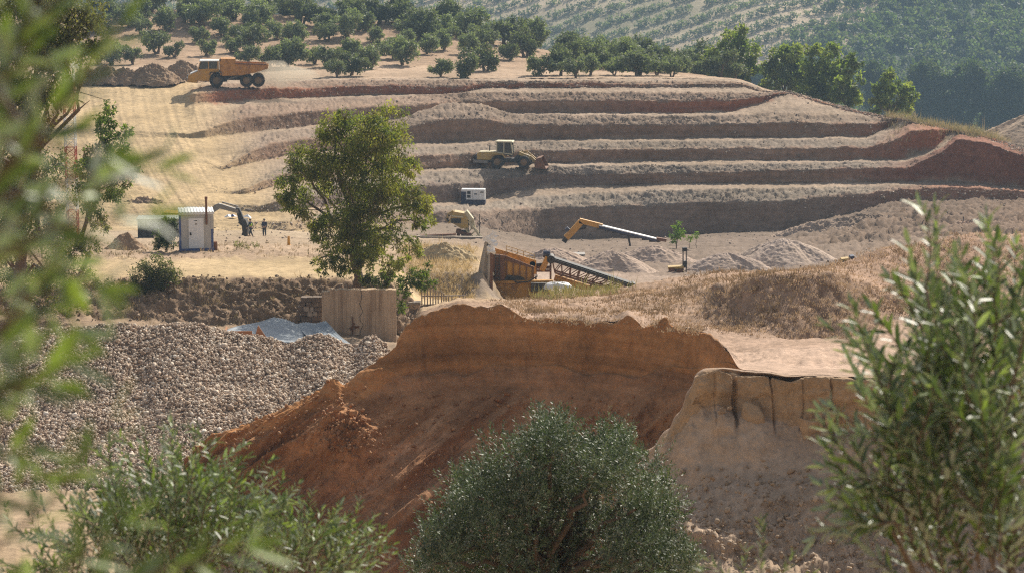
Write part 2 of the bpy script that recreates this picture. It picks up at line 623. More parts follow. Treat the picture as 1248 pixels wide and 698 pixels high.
def bench_hook(W, Nn, px, tt, rows):
    """Slumps and digger bites along the cuts; wheel ruts down the haul road."""
    nr, nx = W.shape[:2]
    ppx, ppy = pix(W)
    up = np.abs(np.gradient(W[..., 2], axis=0)) / np.maximum(np.linalg.norm(np.gradient(W, axis=0), axis=2), 1e-6)
    lev = np.arange(nr)[:, None] / 31.0 + 0 * ppx
    k1 = fbm(np.stack([ppx.ravel() / 55, lev.ravel() * 1.4, 0 * ppx.ravel()], -1), 1.0, 4).reshape(nr, nx)
    k2 = np.abs(fbm(np.stack([ppx.ravel() / 13, lev.ravel() * 0.7, 0 * ppx.ravel() + 9], -1), 1.0, 3)).reshape(nr, nx)
    side = np.clip((ppx - 260) / 120, 0, 1) * np.clip((1130 - ppx) / 60, 0.25, 1)
    edge = np.clip(tt * 20, 0, 1)[:, None] * np.clip((1 - tt) * 30, 0, 1)[:, None]
    side = side * (1 - 0.9 * np.exp(-((ppx - 560) / 55) ** 2 - ((ppy - 252) / 16) ** 2))
    d = (0.9 * k1 + 0.5 * k2) * np.clip(up * 1.5, 0, 1) * side * edge
    W = W + np.array([0, -1.0, 0.12]) * d[..., None]
    road = np.clip((300 - ppx) / 60, 0, 1)
    c = ppx + (ppy - 105) * np.interp(ppy, [100, 200, 290], [-0.05, -0.35, -0.5])
    rut = fbm(np.stack([c.ravel() / 7.0, ppy.ravel() / 130, 0 * c.ravel()], -1), 1.0, 4, 0.6).reshape(nr, nx)
    W[..., 2] += 0.16 * rut * road * edge
    return W


terrW, terrPX = loft("quarry_terraces", cs, segs, -160, 1400, 1100, M_pit, smooth=7, wig=1.8, hook=bench_hook)
Ground.add(terrW)

# dry hill with olive trees above the terraces, and the slope beyond
h1 = [(-160, 79, 368), (300, 80, 372), (600, 84, 372), (860, 93.5, 365), (905, 97.5, 360), (936, 111, 358), (961, 112, 356), (1003, 125, 352), (1080, 146, 345), (1151, 160, 338), (1248, 190, 325), (1400, 225, 310)]
h2 = [(-160, 48, 402), (300, 52, 402), (600, 66, 402), (740, 79, 400), (860, 92, 390), (930, 118, 380), (1003, 134, 380), (1100, 158, 372), (1248, 205, 360), (1400, 235, 350)]
h3 = [(-160, 6, 432), (100, 8, 432), (200, 12, 432), (350, 20, 432), (500, 28, 432), (560, 40, 432), (620, 54, 432), (700, 68, 432), (780, 80, 430), (860, 92, 425), (930, 128, 420), (1100, 160, 415), (1248, 210, 405), (1400, 240, 400)]
h4 = [(-160, 60, 520), (500, 110, 520), (900, 150, 520), (1400, 210, 520)]
h5 = [(-160, 150, 700), (1400, 190, 700)]
h6 = [(-160, 150, 960), (1400, 165, 960)]
hill_c = (0.36, 0.245, 0.155)
hillW, hillPX = loft("dry_hill", [h6, h5, h4, h3, h2, h1, h0], [(8, 2, 20, (0.12, 0.13, 0.06)), (10, 2, 20, (0.14, 0.13, 0.07)), (10, 1.0, 8, (0.25, 0.2, 0.11)), (22, 0.5, 4, hill_c), (24, 0.5, 4, hill_c), (12, 0.3, 2.0, (0.42, 0.30, 0.20))], -160, 1400, 420, M_hill, smooth=9)
Ground.add(hillW)

# pit floor, haul road, hut bank, yard
m1 = [(-160, 282, 247), (330, 281, 249), (450, 286, 258), (505, 279, 270), (560, 286, 275), (620, 292, 283), (700, 298, 286), (828, 294, 284), (953, 287, 282), (990, 276, 283), (1027, 272, 283), (1097, 260, 284), (1248, 258, 277), (1400, 270, 268)]
m2 = [(-160, 290, 240), (330, 289, 240), (450, 293, 236), (510, 290, 248), (590, 292, 250), (620, 300, 252), (700, 310, 252), (828, 309, 252), (900, 306, 252), (1027, 300, 253), (1097, 292, 254), (1248, 288, 246), (1400, 292, 240)]
m3 = [(-160, 299, 192), (330, 299, 192), (450, 302, 195), (505, 300, 192), (590, 303, 192), (620, 320, 205), (700, 332, 214), (828, 338, 216), (1000, 334, 216), (1100, 328, 216), (1248, 322, 211), (1400, 322, 205)]
m4 = [(-160, 307, 166), (330, 307.5, 166), (450, 314, 168), (500, 328, 167), (515, 334, 167), (590, 335, 167), (606, 366, 172), (620, 370, 178), (700, 376, 180), (1000, 380, 180), (1248, 375, 178), (1400, 370, 175)]
m5 = [(-160, 316, 157), (100, 317, 157), (330, 315.5, 157), (480, 316, 157), (500, 350, 160), (515, 361, 164.3), (590, 364, 164.3), (1400, 410, 165)]
m6 = [(-160, 352, 146), (100, 352, 146), (140, 344, 147), (200, 342, 147), (400, 341, 147), (480, 344, 147), (505, 374, 147), (600, 385, 147), (1400, 450, 147)]
m7 = [(-160, 385, 142), (100, 385, 142), (180, 392, 142.4), (250, 396, 142.6), (400, 398, 142.8), (480, 415, 142.5), (600, 425, 141), (1400, 475, 140)]
m8 = [(-160, 420, 132), (480, 420, 132), (1400, 500, 130)]
m9 = [(-160, 603, 103.5), (480, 606, 103.5), (900, 625, 103.5), (1400, 660, 102)]
m10 = [(-160, 652, 94), (480, 655, 94), (1400, 720, 92)]
m11 = [(-160, 743, 86), (480, 743, 86), (1400, 830, 82)]
m12 = [(-160, 800, 78), (1400, 880, 76)]
lr = lambda a, b, x=560, w=60: [(-160, a), (x - w, a), (x + w, b), (1400, b)]
midW, midPX = loft("quarry_ground", [toe6, m1, m2, m3, m4, m5, m6, m7, m8, m9, m10, m11, m12], [
    (24, [(-160, 0.12), (460, 0.12), (580, 0.35), (950, 0.35), (1020, 1.0), (1400, 1.0)], 1.2, [(-160, ROAD), (400, ROAD), (520, (0.20, 0.15, 0.108)), (960, (0.175, 0.127, 0.09)), (1400, (0.18, 0.115, 0.075))]),
    (36, [(-160, 0.18), (460, 0.18), (580, 0.5), (950, 0.5), (1020, 1.9), (1400, 1.9)], 1.9, [(-160, (0.38, 0.29, 0.19)), (400, (0.38, 0.29, 0.19)), (520, (0.21, 0.157, 0.113)), (940, (0.19, 0.138, 0.10)), (1030, (0.18, 0.125, 0.085)), (1400, (0.18, 0.115, 0.075))]),
    (32, [(-160, 0.35), (500, 0.35), (620, 0.5), (960, 0.5), (1050, 1.0), (1400, 1.0)], 1.2, [(-160, (0.33, 0.245, 0.16)), (500, (0.33, 0.245, 0.16)), (620, (0.21, 0.152, 0.11)), (950, (0.20, 0.146, 0.106)), (1050, (0.21, 0.15, 0.105)), (1400, (0.21, 0.14, 0.095))]),
    (18, 0.45, 1.0, [(-160, (0.36, 0.26, 0.17)), (490, (0.36, 0.26, 0.17)), (510, STRAW), (600, STRAW), (620, PINK), (1400, PINK)]),
    (8, [(-160, 0.5), (330, 0.4), (500, 0.35), (1400, 0.4)], 0.9, lr((0.33, 0.235, 0.155), (0.24, 0.185, 0.135), 500, 8)),
    (14, 0.1, 1.0, lr(ROAD, STRAW)),
    (26, 0.85, 0.9, (0.27, 0.185, 0.12)),
    (8, 0.3, 1.0, (0.28, 0.20, 0.13)),
    (20, 0.2, 1.0, (0.30, 0.22, 0.15)),
    (12, 0.12, 1.0, (0.40, 0.295, 0.19)),
    (10, 0.15, 1.0, (0.44, 0.32, 0.2)),
    (4, 0.2, 1.0, (0.36, 0.25, 0.15))], -160, 1400, 620, M_mid, smooth=7, wig=1.2)
Ground.add(midW)

# ------------------------------------------------------------------ orange cliff, its plateau and the pale cliff on the right
e0 = [(225, 560, 88), (250, 536, 89), (262, 529, 89.5), (285, 522, 90), (330, 505, 91), (365, 490, 92), (398, 467, 93), (404, 461, 93), (412, 462, 93.2), (419, 470, 93.4), (436, 456, 94), (470, 432, 95), (481, 424, 95.3), (497, 393, 96), (507, 388, 96.3), (520, 383, 96.6), (540, 374, 97), (560, 371, 97.3), (590, 374, 97.4), (603, 372, 97.4), (612, 371, 97.4), (625, 379, 97.2), (640, 388, 97), (680, 388, 96.5), (720, 393, 96), (743, 394, 95.5), (755, 392, 95.3), (765, 383, 95.2), (776, 392, 95), (786, 399, 94.8), (800, 396, 94.5), (812, 386, 94.2), (818, 397, 94), (825, 401, 93.5), (842, 402, 92.8), (865, 407, 91), (875, 416, 89), (885, 426, 87.5), (893, 433, 86.8), (900, 441, 86), (930, 465, 84)]
e1 = [(225, 575, 88), (250, 553, 88.8), (330, 528, 90.6), (400, 497, 92.2), (440, 490, 93), (480, 462, 94.8), (520, 455, 96), (560, 455, 96.4), (650, 452, 96.2), (720, 455, 95.3), (785, 458, 94), (840, 462, 92), (875, 468, 88.5), (900, 475, 85.5), (930, 480, 83)]
e2 = [(225, 605, 87.7), (250, 592, 88.6), (330, 586, 89.9), (400, 588, 90.9), (440, 570, 91.7), (480, 545, 92.6), (560, 535, 93.9), (650, 530, 93.9), (740, 540, 92.4), (800, 535, 91.4), (850, 540, 89.7), (900, 550, 84), (930, 560, 82)]
e3 = [(225, 655, 86.8), (250, 650, 88), (330, 655, 88.9), (400, 660, 89.5), (480, 645, 90), (560, 635, 91.3), (650, 630, 91.3), (740, 632, 90), (800, 625, 89), (900, 640, 82), (930, 650, 80)]
e4 = [(225, 735, 84.5), (250, 735, 86), (400, 750, 87.2), (480, 745, 87.3), (650, 745, 88.5), (800, 745, 86), (930, 760, 78)]
e5 = [(225, 900, 77), (930, 900, 75)]


def e_back(dy, dD):
    return [(x, y + dy, D + dD) for x, y, D in e0]


def spur(c):
    # the left spur runs nearly square to the view, so its face stays turned from the sun
    return [(x, y, D + float(np.interp(x, [225, 250, 330, 400, 480], [3.6, 3.4, 2.4, 1.2, 0.0]))) for x, y, D in c]


e0, e1, e2, e3, e4 = [spur(c) for c in (e0, e1, e2, e3, e4)]
g_ = np.random.default_rng(3)                                       # broken, toothed crest
e0x = np.arange(225, 931, 2.5)
e0j = 3.4 * fbm(np.stack([e0x / 14, 0 * e0x, 0 * e0x], -1), 1.0, 4, 0.6) + 0.8 * g_.normal(size=len(e0x))
e0 = [(float(x), float(np.interp(x, [p[0] for p in e0], [p[1] for p in e0]) + j * np.interp(x, [225, 500, 880, 930], [1, 1, 1, 0])), float(np.interp(x, [p[0] for p in e0], [p[2] for p in e0]))) for x, j in zip(e0x, e0j)]
eb = [(x, (y + 70 if x < 480 else y + 30), D + 3) for x, y, D in e0]


def e_hook(W, Nn, px, tt, rows):
    """Rills, a rubble-strewn bulge on the left spur and diagonal slump ridges."""
    nr, nx = W.shape[:2]
    ppx, ppy = pix(W)
    f = W.reshape(-1, 3)
    def bump(cx, cy, rx, ry, ang=0.0, pw=2.0):
        c, s = math.cos(ang), math.sin(ang)
        dx, dy = ppx - cx, ppy - cy
        u, v = (dx * c + dy * s) / rx, (-dx * s + dy * c) / ry
        return np.exp(-(u * u + v * v) ** (pw / 2))
    d = np.zeros((nr, nx))
    d += 0.95 * bump(420, 545, 42, 38, 0.0, 3)                        # slumped block on the spur
    d += 0.5 * bump(330, 538, 75, 7, -0.46, 2)                       # ledges left of it
    d += 0.3 * bump(345, 556, 70, 7, -0.46, 2)
    d += 0.95 * bump(495, 585, 115, 15, -0.68, 2)                      # slump ridge across the bowl
    d += 0.9 * bump(505, 632, 80, 14, -0.62, 2)
    d += 0.3 * bump(560, 560, 90, 9, -0.7, 2)
    d += 0.3 * bump(720, 560, 160, 14, -0.62, 2)
    d += 0.3 * bump(790, 490, 70, 10, -1.0, 2)
    d -= 0.4 * bump(465, 590, 22, 50, 0.5, 2)
    d += 0.75 * (fbm(np.stack([(ppx.ravel() + ppy.ravel() * 1.15) * 0.028, (ppx.ravel() - ppy.ravel()) * 0.0035, np.zeros(nr * nx)], -1), 1.0, 4, 0.5, True).reshape(nr, nx) - 0.3) * np.clip((ppy - 470) / 60, 0, 1)
    # vertical rills and a shallow bedding ledge on the upright part
    d += 0.25 * np.clip((ppy - (452 + 6 * np.sin(ppx / 37) + 3 * np.sin(ppx / 11))) / 3, 0, 1) * np.clip((475 - ppy) / 20, 0, 1)
    d += 0.28 * fbm(np.stack([ppx.ravel() * 0.045, ppy.ravel() * 0.012, np.zeros(nr * nx) + 3], -1), 1.0, 3).reshape(nr, nx) * np.clip((500 - ppy) / 60, 0, 1) * np.clip(tt * 12, 0, 1)[:, None]
    lumpy = 0.5 * bump(420, 545, 38, 34, 0, 4) + 0.05 * bump(330, 545, 90, 25, -0.4, 3)
    d += lumpy * fbm(f, 0.5, 4, 0.6, True).reshape(nr, nx)
    w = np.clip(tt * 9, 0, 1)[:, None]
    dirv = np.array([0, -0.75, 0.66])
    return W + dirv * (d * w)[..., None]


def e_tint(W, Cc):
    """Sand of different beds washed down the slope in bands, darker damp patches in the upper face."""
    nr, nx = W.shape[:2]
    ppx, ppy = pix(W)
    f = W.reshape(-1, 3)
    run = fbm(np.stack([(ppx.ravel() + ppy.ravel() * 1.15) * 0.021, (ppx.ravel() - ppy.ravel()) * 0.003, 0 * ppx.ravel() + 5], -1), 1.0, 5, 0.6).reshape(nr, nx)
    bed = fbm(np.stack([0.02 * f[:, 0], 0.02 * f[:, 1], f[:, 2] * 1.1], -1), 1.0, 5, 0.6).reshape(nr, nx)
    damp = fbm(np.stack([f[:, 0] * 0.3, f[:, 1] * 0.3, f[:, 2] * 0.8], -1) + 31, 1.0, 4).reshape(nr, nx)
    low = np.clip((ppy - 465) / 40, 0, 1)
    k = 1 + low * np.clip(run * 0.9, -0.38, 0.4) + (1 - low) * np.clip(bed * 0.7, -0.3, 0.3) - 0.3 * np.clip(damp * 2 - 0.25, 0, 1)
    red = np.clip(run * 0.5, -0.15, 0.2) * low
    return Cc * (k[..., None] * np.stack([1 + 0 * red, 1 + red * 0.5, 1 + red], -1))


OR1, OR2, OR3 = (0.45, 0.215, 0.085), (0.37, 0.19, 0.092), (0.42, 0.225, 0.12)
LS = (0.37, 0.19, 0.10)
cliffW, cliffPX = loft("orange_cliff", [eb, e0, e1, e2, e3, e4, e5], [
    (3, 0.10, 0.8, (0.36, 0.22, 0.12)), (50, 0.12, 0.7, OR1), (56, 0.16, 0.7, OR2), (60, 0.16, 0.6, [(225, LS), (400, LS), (470, OR3), (930, OR2)]), (44, 0.16, 0.6, OR3), (6, 0.3, 0.8, OR3)],
    225, 930, 560, M_cliff, smooth=3, wig=1.0, hook=e_hook, chook=e_tint)
Ground.add(cliffW)

p4 = [(470, 500, 130), (600, 500, 140), (1000, 490, 150), (1100, 470, 160), (1400, 460, 165)]
p3 = [(470, 520, 112), (498, 430, 112), (512, 376, 112), (560, 366, 113), (600, 367, 114), (625, 366, 118), (660, 361, 122), (700, 358, 124), (740, 356, 124), (775, 350, 123), (800, 346, 122), (870, 335, 122), (900, 334, 122), (980, 336, 118), (1010, 327, 113), (1040, 318, 110), (1080, 305, 108.5), (1110, 297, 108.5), (1150, 291, 109), (1200, 286, 110), (1248, 283, 111), (1400, 285, 111)]
p2 = [(470, 520, 106), (498, 430, 106), (512, 380, 106), (560, 368, 106), (640, 371, 112), (700, 369, 113), (800, 361, 112), (850, 352, 108), (880, 351, 100), (910, 347, 97.5), (960, 343, 97), (1010, 342, 97), (1050, 350, 98), (1075, 362, 99), (1100, 352, 100), (1160, 338, 102), (1248, 328, 103), (1400, 328, 103)]
p1 = [(470, 480, 100), (497, 410, 100), (520, 385, 100.5), (560, 372, 101), (612, 372, 101), (640, 380, 101.5), (720, 384, 101), (800, 381, 100), (860, 394, 96), (890, 408, 93.5), (960, 412, 93), (1040, 408, 93.3), (1080, 392, 96), (1248, 375, 97), (1400, 375, 97)]
q0 = [(470, 455, 95.1), (481, 430, 95.4)] + [(x, y + 1.5, D + 0.25) for x, y, D in e0 if 490 < x < 880] + [(888, 427, 87.4), (900, 431, 86.5), (950, 425, 84), (1050, 425, 84), (1248, 425, 84), (1400, 425, 84)]
f0b = [(x, y, D) for x, y, D in q0 if x < 890] + [(float(x), float(np.interp(x, [855, 870, 900, 950, 1050, 1250, 1400], [449, 448, 450, 455, 459, 468, 474]) + (1.5 * math.sin(x * 0.083) * math.sin(x * 0.031) if x > 870 else 0)) - 0.5, float(np.interp(x, [855, 870, 900, 950, 1050, 1250, 1400], [73, 73.2, 73, 72, 71, 70, 69])) + 0.12) for x in range(900, 1401, 4)]


def top_hook(W, Nn, px, tt, rows):
    nr, nx = W.shape[:2]
    ppx, ppy = pix(W)
    d = 0.3 * np.exp(-(((ppx - 985) / 90) ** 2 + ((ppy - 348) / 16) ** 2))
    d -= 0.3 * np.exp(-(((ppx - 905) / 22) ** 2 + ((ppy - 372) / 22) ** 2))
    d += 0.35 * fbm(W.reshape(-1, 3), 4.0, 4).reshape(nr, nx) * np.clip((ppx - 560) / 100, 0, 1) * np.clip((422 - ppy) / 12, 0, 1)
    W = W.copy()
    W[..., 2] += d
    return W


TOP = (0.37, 0.255, 0.18)
_xs = np.arange(470, 1401, 5.0)
_q = lambda c, k: np.interp(_xs, [p[0] for p in c], [p[k] for p in c])
qm = [(float(x), float(a), float(b)) for x, a, b in zip(_xs, 0.3 * _q(q0, 1) + 0.7 * _q(f0b, 1), 0.3 * _q(q0, 2) + 0.7 * _q(f0b, 2))]
topW, topPX = loft("cliff_plateau", [p4, p3, p2, p1, q0, qm, f0b], [
    (6, 0.3, 1.0, TOP), (26, 0.3, 1.2, [(470, STRAW), (640, (0.36, 0.245, 0.16)), (900, (0.34, 0.225, 0.15)), (1400, (0.31, 0.195, 0.13))]), (30, 0.35, 1.2, (0.335, 0.225, 0.15)), (24, 0.2, 0.9, TOP), (16, [(470, 0.0), (850, 0.0), (900, 0.3), (1400, 0.3)], 0.9, (0.41, 0.29, 0.21)), (6, 0.0, 0.9, (0.41, 0.29, 0.21))],
    470, 1400, 420, M_top, smooth=5, wig=1.0, hook=top_hook)
Ground.add(topW)

f0 = [(752, 590, 75.5), (768, 569, 75), (780, 563, 74.6), (788, 548, 74.3), (799, 546, 74), (806, 530, 73.8), (816, 526, 73.6), (822, 507, 73.4), (831, 499, 73.2), (836, 479, 73.1), (845, 468, 73), (848, 455, 73), (857, 449, 73), (870, 448, 73.2), (900, 450, 73), (950, 455, 72), (1050, 459, 71), (1250, 468, 70), (1400, 474, 69)]
f0 = [(float(x), float(np.interp(x, [p[0] for p in f0], [p[1] for p in f0]) + (1.5 * math.sin(x * 0.083) * math.sin(x * 0.031) if x > 870 else 0)), float(np.interp(x, [p[0] for p in f0], [p[2] for p in f0]))) for x in np.arange(752, 1400.1, 4)]
rec = lambda x: max(0.0, min(1.0, (x - 875) / 25)) * max(0.0, 0.5 + 0.9 * math.sin(x * 0.047 + 1) * math.sin(x * 0.019 + 2) + 0.3 * math.sin(x * 0.23))
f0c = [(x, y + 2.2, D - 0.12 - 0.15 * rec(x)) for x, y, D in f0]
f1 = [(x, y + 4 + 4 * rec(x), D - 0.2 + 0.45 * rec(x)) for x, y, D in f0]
f1b = [(x, y + 7 + 4 * rec(x), D - 0.28) for x, y, D in f0]
f2 = [(752, 600, 74.8), (780, 575, 73.6), (800, 558, 73.2), (830, 525, 72.6), (843, 506, 72.5), (855, 500, 72.5), (870, 501, 72.7), (890, 504, 72.7), (920, 512, 72.2), (960, 520, 71.6), (1050, 525, 70.7), (1250, 532, 69.7), (1400, 540, 68.8)]
f3 = [(752, 625, 73.5), (780, 612, 71.8), (850, 590, 70.8), (930, 588, 70), (1000, 592, 69.4), (1250, 604, 68.4), (1400, 610, 67.5)]
f4 = [(752, 690, 70), (780, 688, 68), (850, 684, 66.6), (1000, 688, 66), (1250, 700, 65), (1400, 705, 64)]
f5 = [(752, 800, 65), (850, 790, 62.5), (1400, 800, 61)]
f6 = [(752, 960, 56), (1400, 960, 55)]
CRACKS = [(893, 2.4, 0.35), (942, 1.3, 0.2), (976, 1.0, 0.1), (1012, 1.3, 0.2), (1078, 1.6, 0.25), (1150, 1.6, 0.25), (868, 1.3, 0.1)]


def f_hook(W, Nn, px, tt, rows):
    nr, nx = W.shape[:2]
    ppx, ppy = pix(W)
    d = np.zeros((nr, nx))
    upright = np.clip((ppy - 458) / 6, 0, 1) * np.clip((535 - ppy) / 16, 0, 1)
    for cx, w, dep in CRACKS:
        cc = cx + 3 * np.sin(ppy / 26.0 + cx) + 1.2 * np.sin(ppy / 9.3 + cx * 2)
        d -= dep * np.exp(-((ppx - cc) / w) ** 2) * upright
    d += 0.4 * np.exp(-(((ppx - 872) / 16) ** 2)) * upright
    # blocks between the cracks stand proud by different amounts, and break off along a bedding plane
    gb = np.random.default_rng(14)
    cuts = sorted(c[0] for c in CRACKS)
    for a_, b_ in zip([845] + cuts, cuts + [1400]):
        off, low, yb = gb.uniform(-0.05, 0.42), gb.uniform(-0.25, 0.3), gb.uniform(478, 496)
        inside = 1 / (1 + np.exp(-(ppx - a_) / 0.8)) * 1 / (1 + np.exp((ppx - b_) / 0.8))
        d += upright * inside * np.where(ppy < yb + 3 * np.sin(ppx / 6), off, low)
    d += upright * 0.16 * fbm(W.reshape(-1, 3) * [1, 1, 1.6], 0.5, 4, 0.6).reshape(nr, nx)
    d += 0.45 * fbm(W.reshape(-1, 3) + 9, 2.4, 4).reshape(nr, nx) * np.clip((ppy - 520) / 30, 0, 1)
    # shelving ledge in the face, then tumbled lumps on the slope below
    slope = np.clip((ppy - 590) / 60, 0, 1)
    f = W.reshape(-1, 3)
    d += slope * 0.55 * (fbm(f, 1.3, 5, 0.55, True).reshape(nr, nx) - 0.2)
    d += 0.5 * np.exp(-(((ppx - 905) / 40) ** 2 + ((ppy - 535) / 26) ** 2) ** 2)
    d += 0.5 * np.exp(-(((ppx - 1000) / 25) ** 2 + ((ppy - 620) / 70) ** 2))
    d += 0.45 * np.exp(-(((ppx - 800 - (ppy - 560) * -0.5) / 9) ** 2)) * np.clip((ppy - 500) / 40, 0, 1)
    return W + np.array([0, -0.8, 0.6]) * d[..., None]


PALE, PALE2, CRUST = (0.40, 0.275, 0.165), (0.43, 0.32, 0.225), (0.45, 0.325, 0.235)
palW, palPX = loft("pale_cliff", [[(x, y + (34 if x < 890 else 1), D + 1.6) for x, y, D in f0], f0, f0c, f1, f1b, f2, f3, f4, f5, f6], [
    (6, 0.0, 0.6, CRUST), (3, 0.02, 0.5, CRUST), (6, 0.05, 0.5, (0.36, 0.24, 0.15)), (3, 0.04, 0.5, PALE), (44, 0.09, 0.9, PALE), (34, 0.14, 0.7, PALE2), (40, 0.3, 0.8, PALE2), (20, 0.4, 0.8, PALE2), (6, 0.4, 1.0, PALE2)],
    752, 1400, 560, M_pale, smooth=3, wig=1.2, hook=f_hook)
Ground.add(palW)

# near hillside the photograph is taken from, below the frame
gx = np.linspace(-70, 70, 140)
gy = np.concatenate([np.linspace(-40, 0, 12), np.linspace(1, 62, 90), np.linspace(63, 100, 24)])
GX, GY = np.meshgrid(gx, gy)
GZ = np.interp(GY, [-40, -5, 0, 6, 12, 38, 56, 62, 80, 100], [3, -1.2, -1.75, -2.7, -5.0, -12.6, -17.6, -20.0, -27.4, -31]) + CZ
q = np.stack([GX.ravel(), GY.ravel(), GZ.ravel()], -1)
GZ = GZ + (0.25 * fbm(q, 3, 4)).reshape(GX.shape)
q = np.stack([GX.ravel(), GY.ravel(), GZ.ravel()], -1)
ii = np.arange(GX.size).reshape(GX.shape)
Fq = np.stack([ii[:-1, :-1], ii[:-1, 1:], ii[1:, 1:], ii[1:, :-1]], -1).reshape(-1, 4)
tag(np_obj("near_hillside", q, Fq, M_top, np.tile(np.array([[0.36, 0.26, 0.16]]), (len(q), 1)), smooth=True), kind="structure")
Ground.add(q)

# far hillside with olive rows, and the ground sheet under everything out to the horizon
FAR = [(-2.0, 0)]
def far_z(x, y):
    z = np.interp(y, [900, 960, 1000, 1150, 1400, 1500, 1700, 2200], [-98, -96.5, -93, -57.5, -2, 12, 8, -30])
    return z + CZ + 4.0 * np.sin(x / 130.0 + 1.2) + 2.5 * np.sin(x / 61.0 + y / 90.0) - np.clip((x - 120) / 300.0, 0, 1) * 6.0


gx = np.linspace(-1300, 1300, 240)
gy = np.concatenate([np.linspace(900, 1420, 120), np.linspace(1440, 2200, 24)])
GX, GY = np.meshgrid(gx, gy)
q = np.stack([GX.ravel(), GY.ravel(), far_z(GX, GY).ravel()], -1)
q[:, 2] += 1.2 * fbm(q, 40, 4)
fr = np.clip(fbm(q, 90, 3) * 1.8 + 0.65, 0, 1)[:, None]
fc = np.array([[0.47, 0.37, 0.25]]) * fr + np.array([[0.24, 0.21, 0.12]]) * (1 - fr)
rp, rq = pix(q)
wood = np.clip((rp - 1010 + (rq - 60) * 0.9) / 60, 0, 1)[:, None]
fc = fc * (1 - wood) + np.array([[0.07, 0.085, 0.045]]) * wood
ii = np.arange(GX.size).reshape(GX.shape)
Fq = np.stack([ii[:-1, :-1], ii[:-1, 1:], ii[1:, 1:], ii[1:, :-1]], -1).reshape(-1, 4)
tag(np_obj("far_hillside", q, Fq, M_hill, fc, smooth=True), kind="structure")

gx = np.linspace(-2600, 2600, 90)
gy = np.concatenate([np.linspace(-160, 500, 60), np.linspace(520, 3200, 60)])
GX, GY = np.meshgrid(gx, gy)
gz = np.interp(GY, [-160, -40, 0, 6, 38, 100, 160, 250, 300, 345, 450, 700, 950, 1150, 1400, 1800, 3200], [6, 0, -4, -6, -20, -38, -42, -48, -54, -50, -55, -96, -103, -78, -20, -30, -60]) + CZ
gq = np.stack([GX.ravel(), GY.ravel(), gz.ravel()], -1)
gq[:, 2] += 2.0 * fbm(gq, 80, 3)
ii = np.arange(GX.size).reshape(GX.shape)
Fq = np.stack([ii[:-1, :-1], ii[:-1, 1:], ii[1:, 1:], ii[1:, :-1]], -1).reshape(-1, 4)
tag(np_obj("ground", gq, Fq, M_hill, np.tile(np.array([[0.26, 0.2, 0.12]]), (len(gq), 1)), smooth=True), kind="structure")


# ------------------------------------------------------------------ foliage
RHOMB = (np.array([[0, 0, 0], [0.45, -0.5, 0.04], [1, 0, 0], [0.45, 0.5, 0.04]], float), np.array([[0, 1, 2, 3]]))
LANCE = (np.array([[0, 0, 0], [0.28, -0.44, 0.10], [0.28, 0.44, 0.10], [0.68, -0.42, 0.08], [0.68, 0.42, 0.08], [1, 0, -0.25], [0.28, 0, -0.06], [0.68, 0, -0.08]], float),
         np.array([[0, 1, 6], [0, 6, 2], [1, 3, 7], [1, 7, 6], [6, 7, 4], [6, 4, 2], [3, 5, 7], [7, 5, 4]]))


def unit(a):
    return a / np.maximum(np.linalg.norm(a, axis=-1, keepdims=True), 1e-9)


def scatter(tpl, pos, X, Z, L, Wd):
    """Copies of a leaf template at pos, pointing along X with upper side Z."""
    tv, tf = tpl
    X = unit(X)
    Y = unit(np.cross(Z, X))
    Z = np.cross(X, Y)
    L, Wd = np.broadcast_to(L, len(pos)), np.broadcast_to(Wd, len(pos))
    V = (pos[:, None, :] + tv[None, :, 0:1] * (X * L[:, None])[:, None, :] + tv[None, :, 1:2] * (Y * Wd[:, None])[:, None, :]
         + tv[None, :, 2:3] * (Z * Wd[:, None])[:, None, :])
    F = tf[None] + (np.arange(len(pos)) * len(tv))[:, None, None]
    return V.reshape(-1, 3), F.reshape(-1, tf.shape[1])


def lobes_leaves(C, Rr, dens, leafL, leafW, cols, droop=0.3, shell=0.55, g=None, squash=0.85, lump=0.35):
    """Leaves filling round lobes (centres C, radii Rr): more of them near the outside, in small clumps; colours vary by clump."""
    g = g or rng
    pos, col, out = [], [], []
    cols = np.array(cols, float)
    for c, r in zip(C, Rr):
        n = max(20, int(dens * r * r))
        k = max(5, int(n / 45))
        d = unit(g.normal(size=(k, 3)))
        cc = c + d * (r * (shell + (1 - shell) * g.random((k, 1)) ** 0.6)) * [1, 1, squash]
        ck = cols[g.integers(0, len(cols), k)] * g.uniform(0.75, 1.25, (k, 1))
        j = g.integers(0, k, n)
        p = cc[j] + g.normal(size=(n, 3)) * (r * lump * 0.55)
        pos.append(p); col.append(ck[j] * g.uniform(0.8, 1.2, (n, 1))); out.append(unit(p - c))
    pos, col, out = np.concatenate(pos), np.concatenate(col), np.concatenate(out)
    n = len(pos)
    X = g.normal(size=(n, 3)) + out * 0.5 - np.array([0, 0, 1]) * droop * 2
    Z = g.normal(size=(n, 3)) * 0.8 + out * 0.6 + np.array([0, 0, 0.6])
    L = leafL * g.uniform(0.7, 1.3, n)
    V, F = scatter(RHOMB, pos, X, Z, L, leafW * g.uniform(0.8, 1.2, n))
    return V, F, np.repeat(col, 4, axis=0)


M_bark = paint("bark", (0.17, 0.12, 0.085), 0.9, wear=0.3, dirt=(0.09, 0.07, 0.05), scale=5)
M_palebark = paint("pale_bark", (0.34, 0.27, 0.21), 0.9, wear=0.3, dirt=(0.18, 0.13, 0.10), scale=4)
M_leaf = leaf_mat("tree_foliage", rough=0.65, trans=0.42, spec=0.15)
M_olive = leaf_mat("olive_foliage", under=(0.19, 0.21, 0.16), rough=0.65, trans=0.25, spec=0.15)
M_near = leaf_mat("olive_leaf", under=(0.36, 0.41, 0.335), rough=0.45, trans=0.27, spec=0.38, tint=(1.35, 1.45, 0.6))

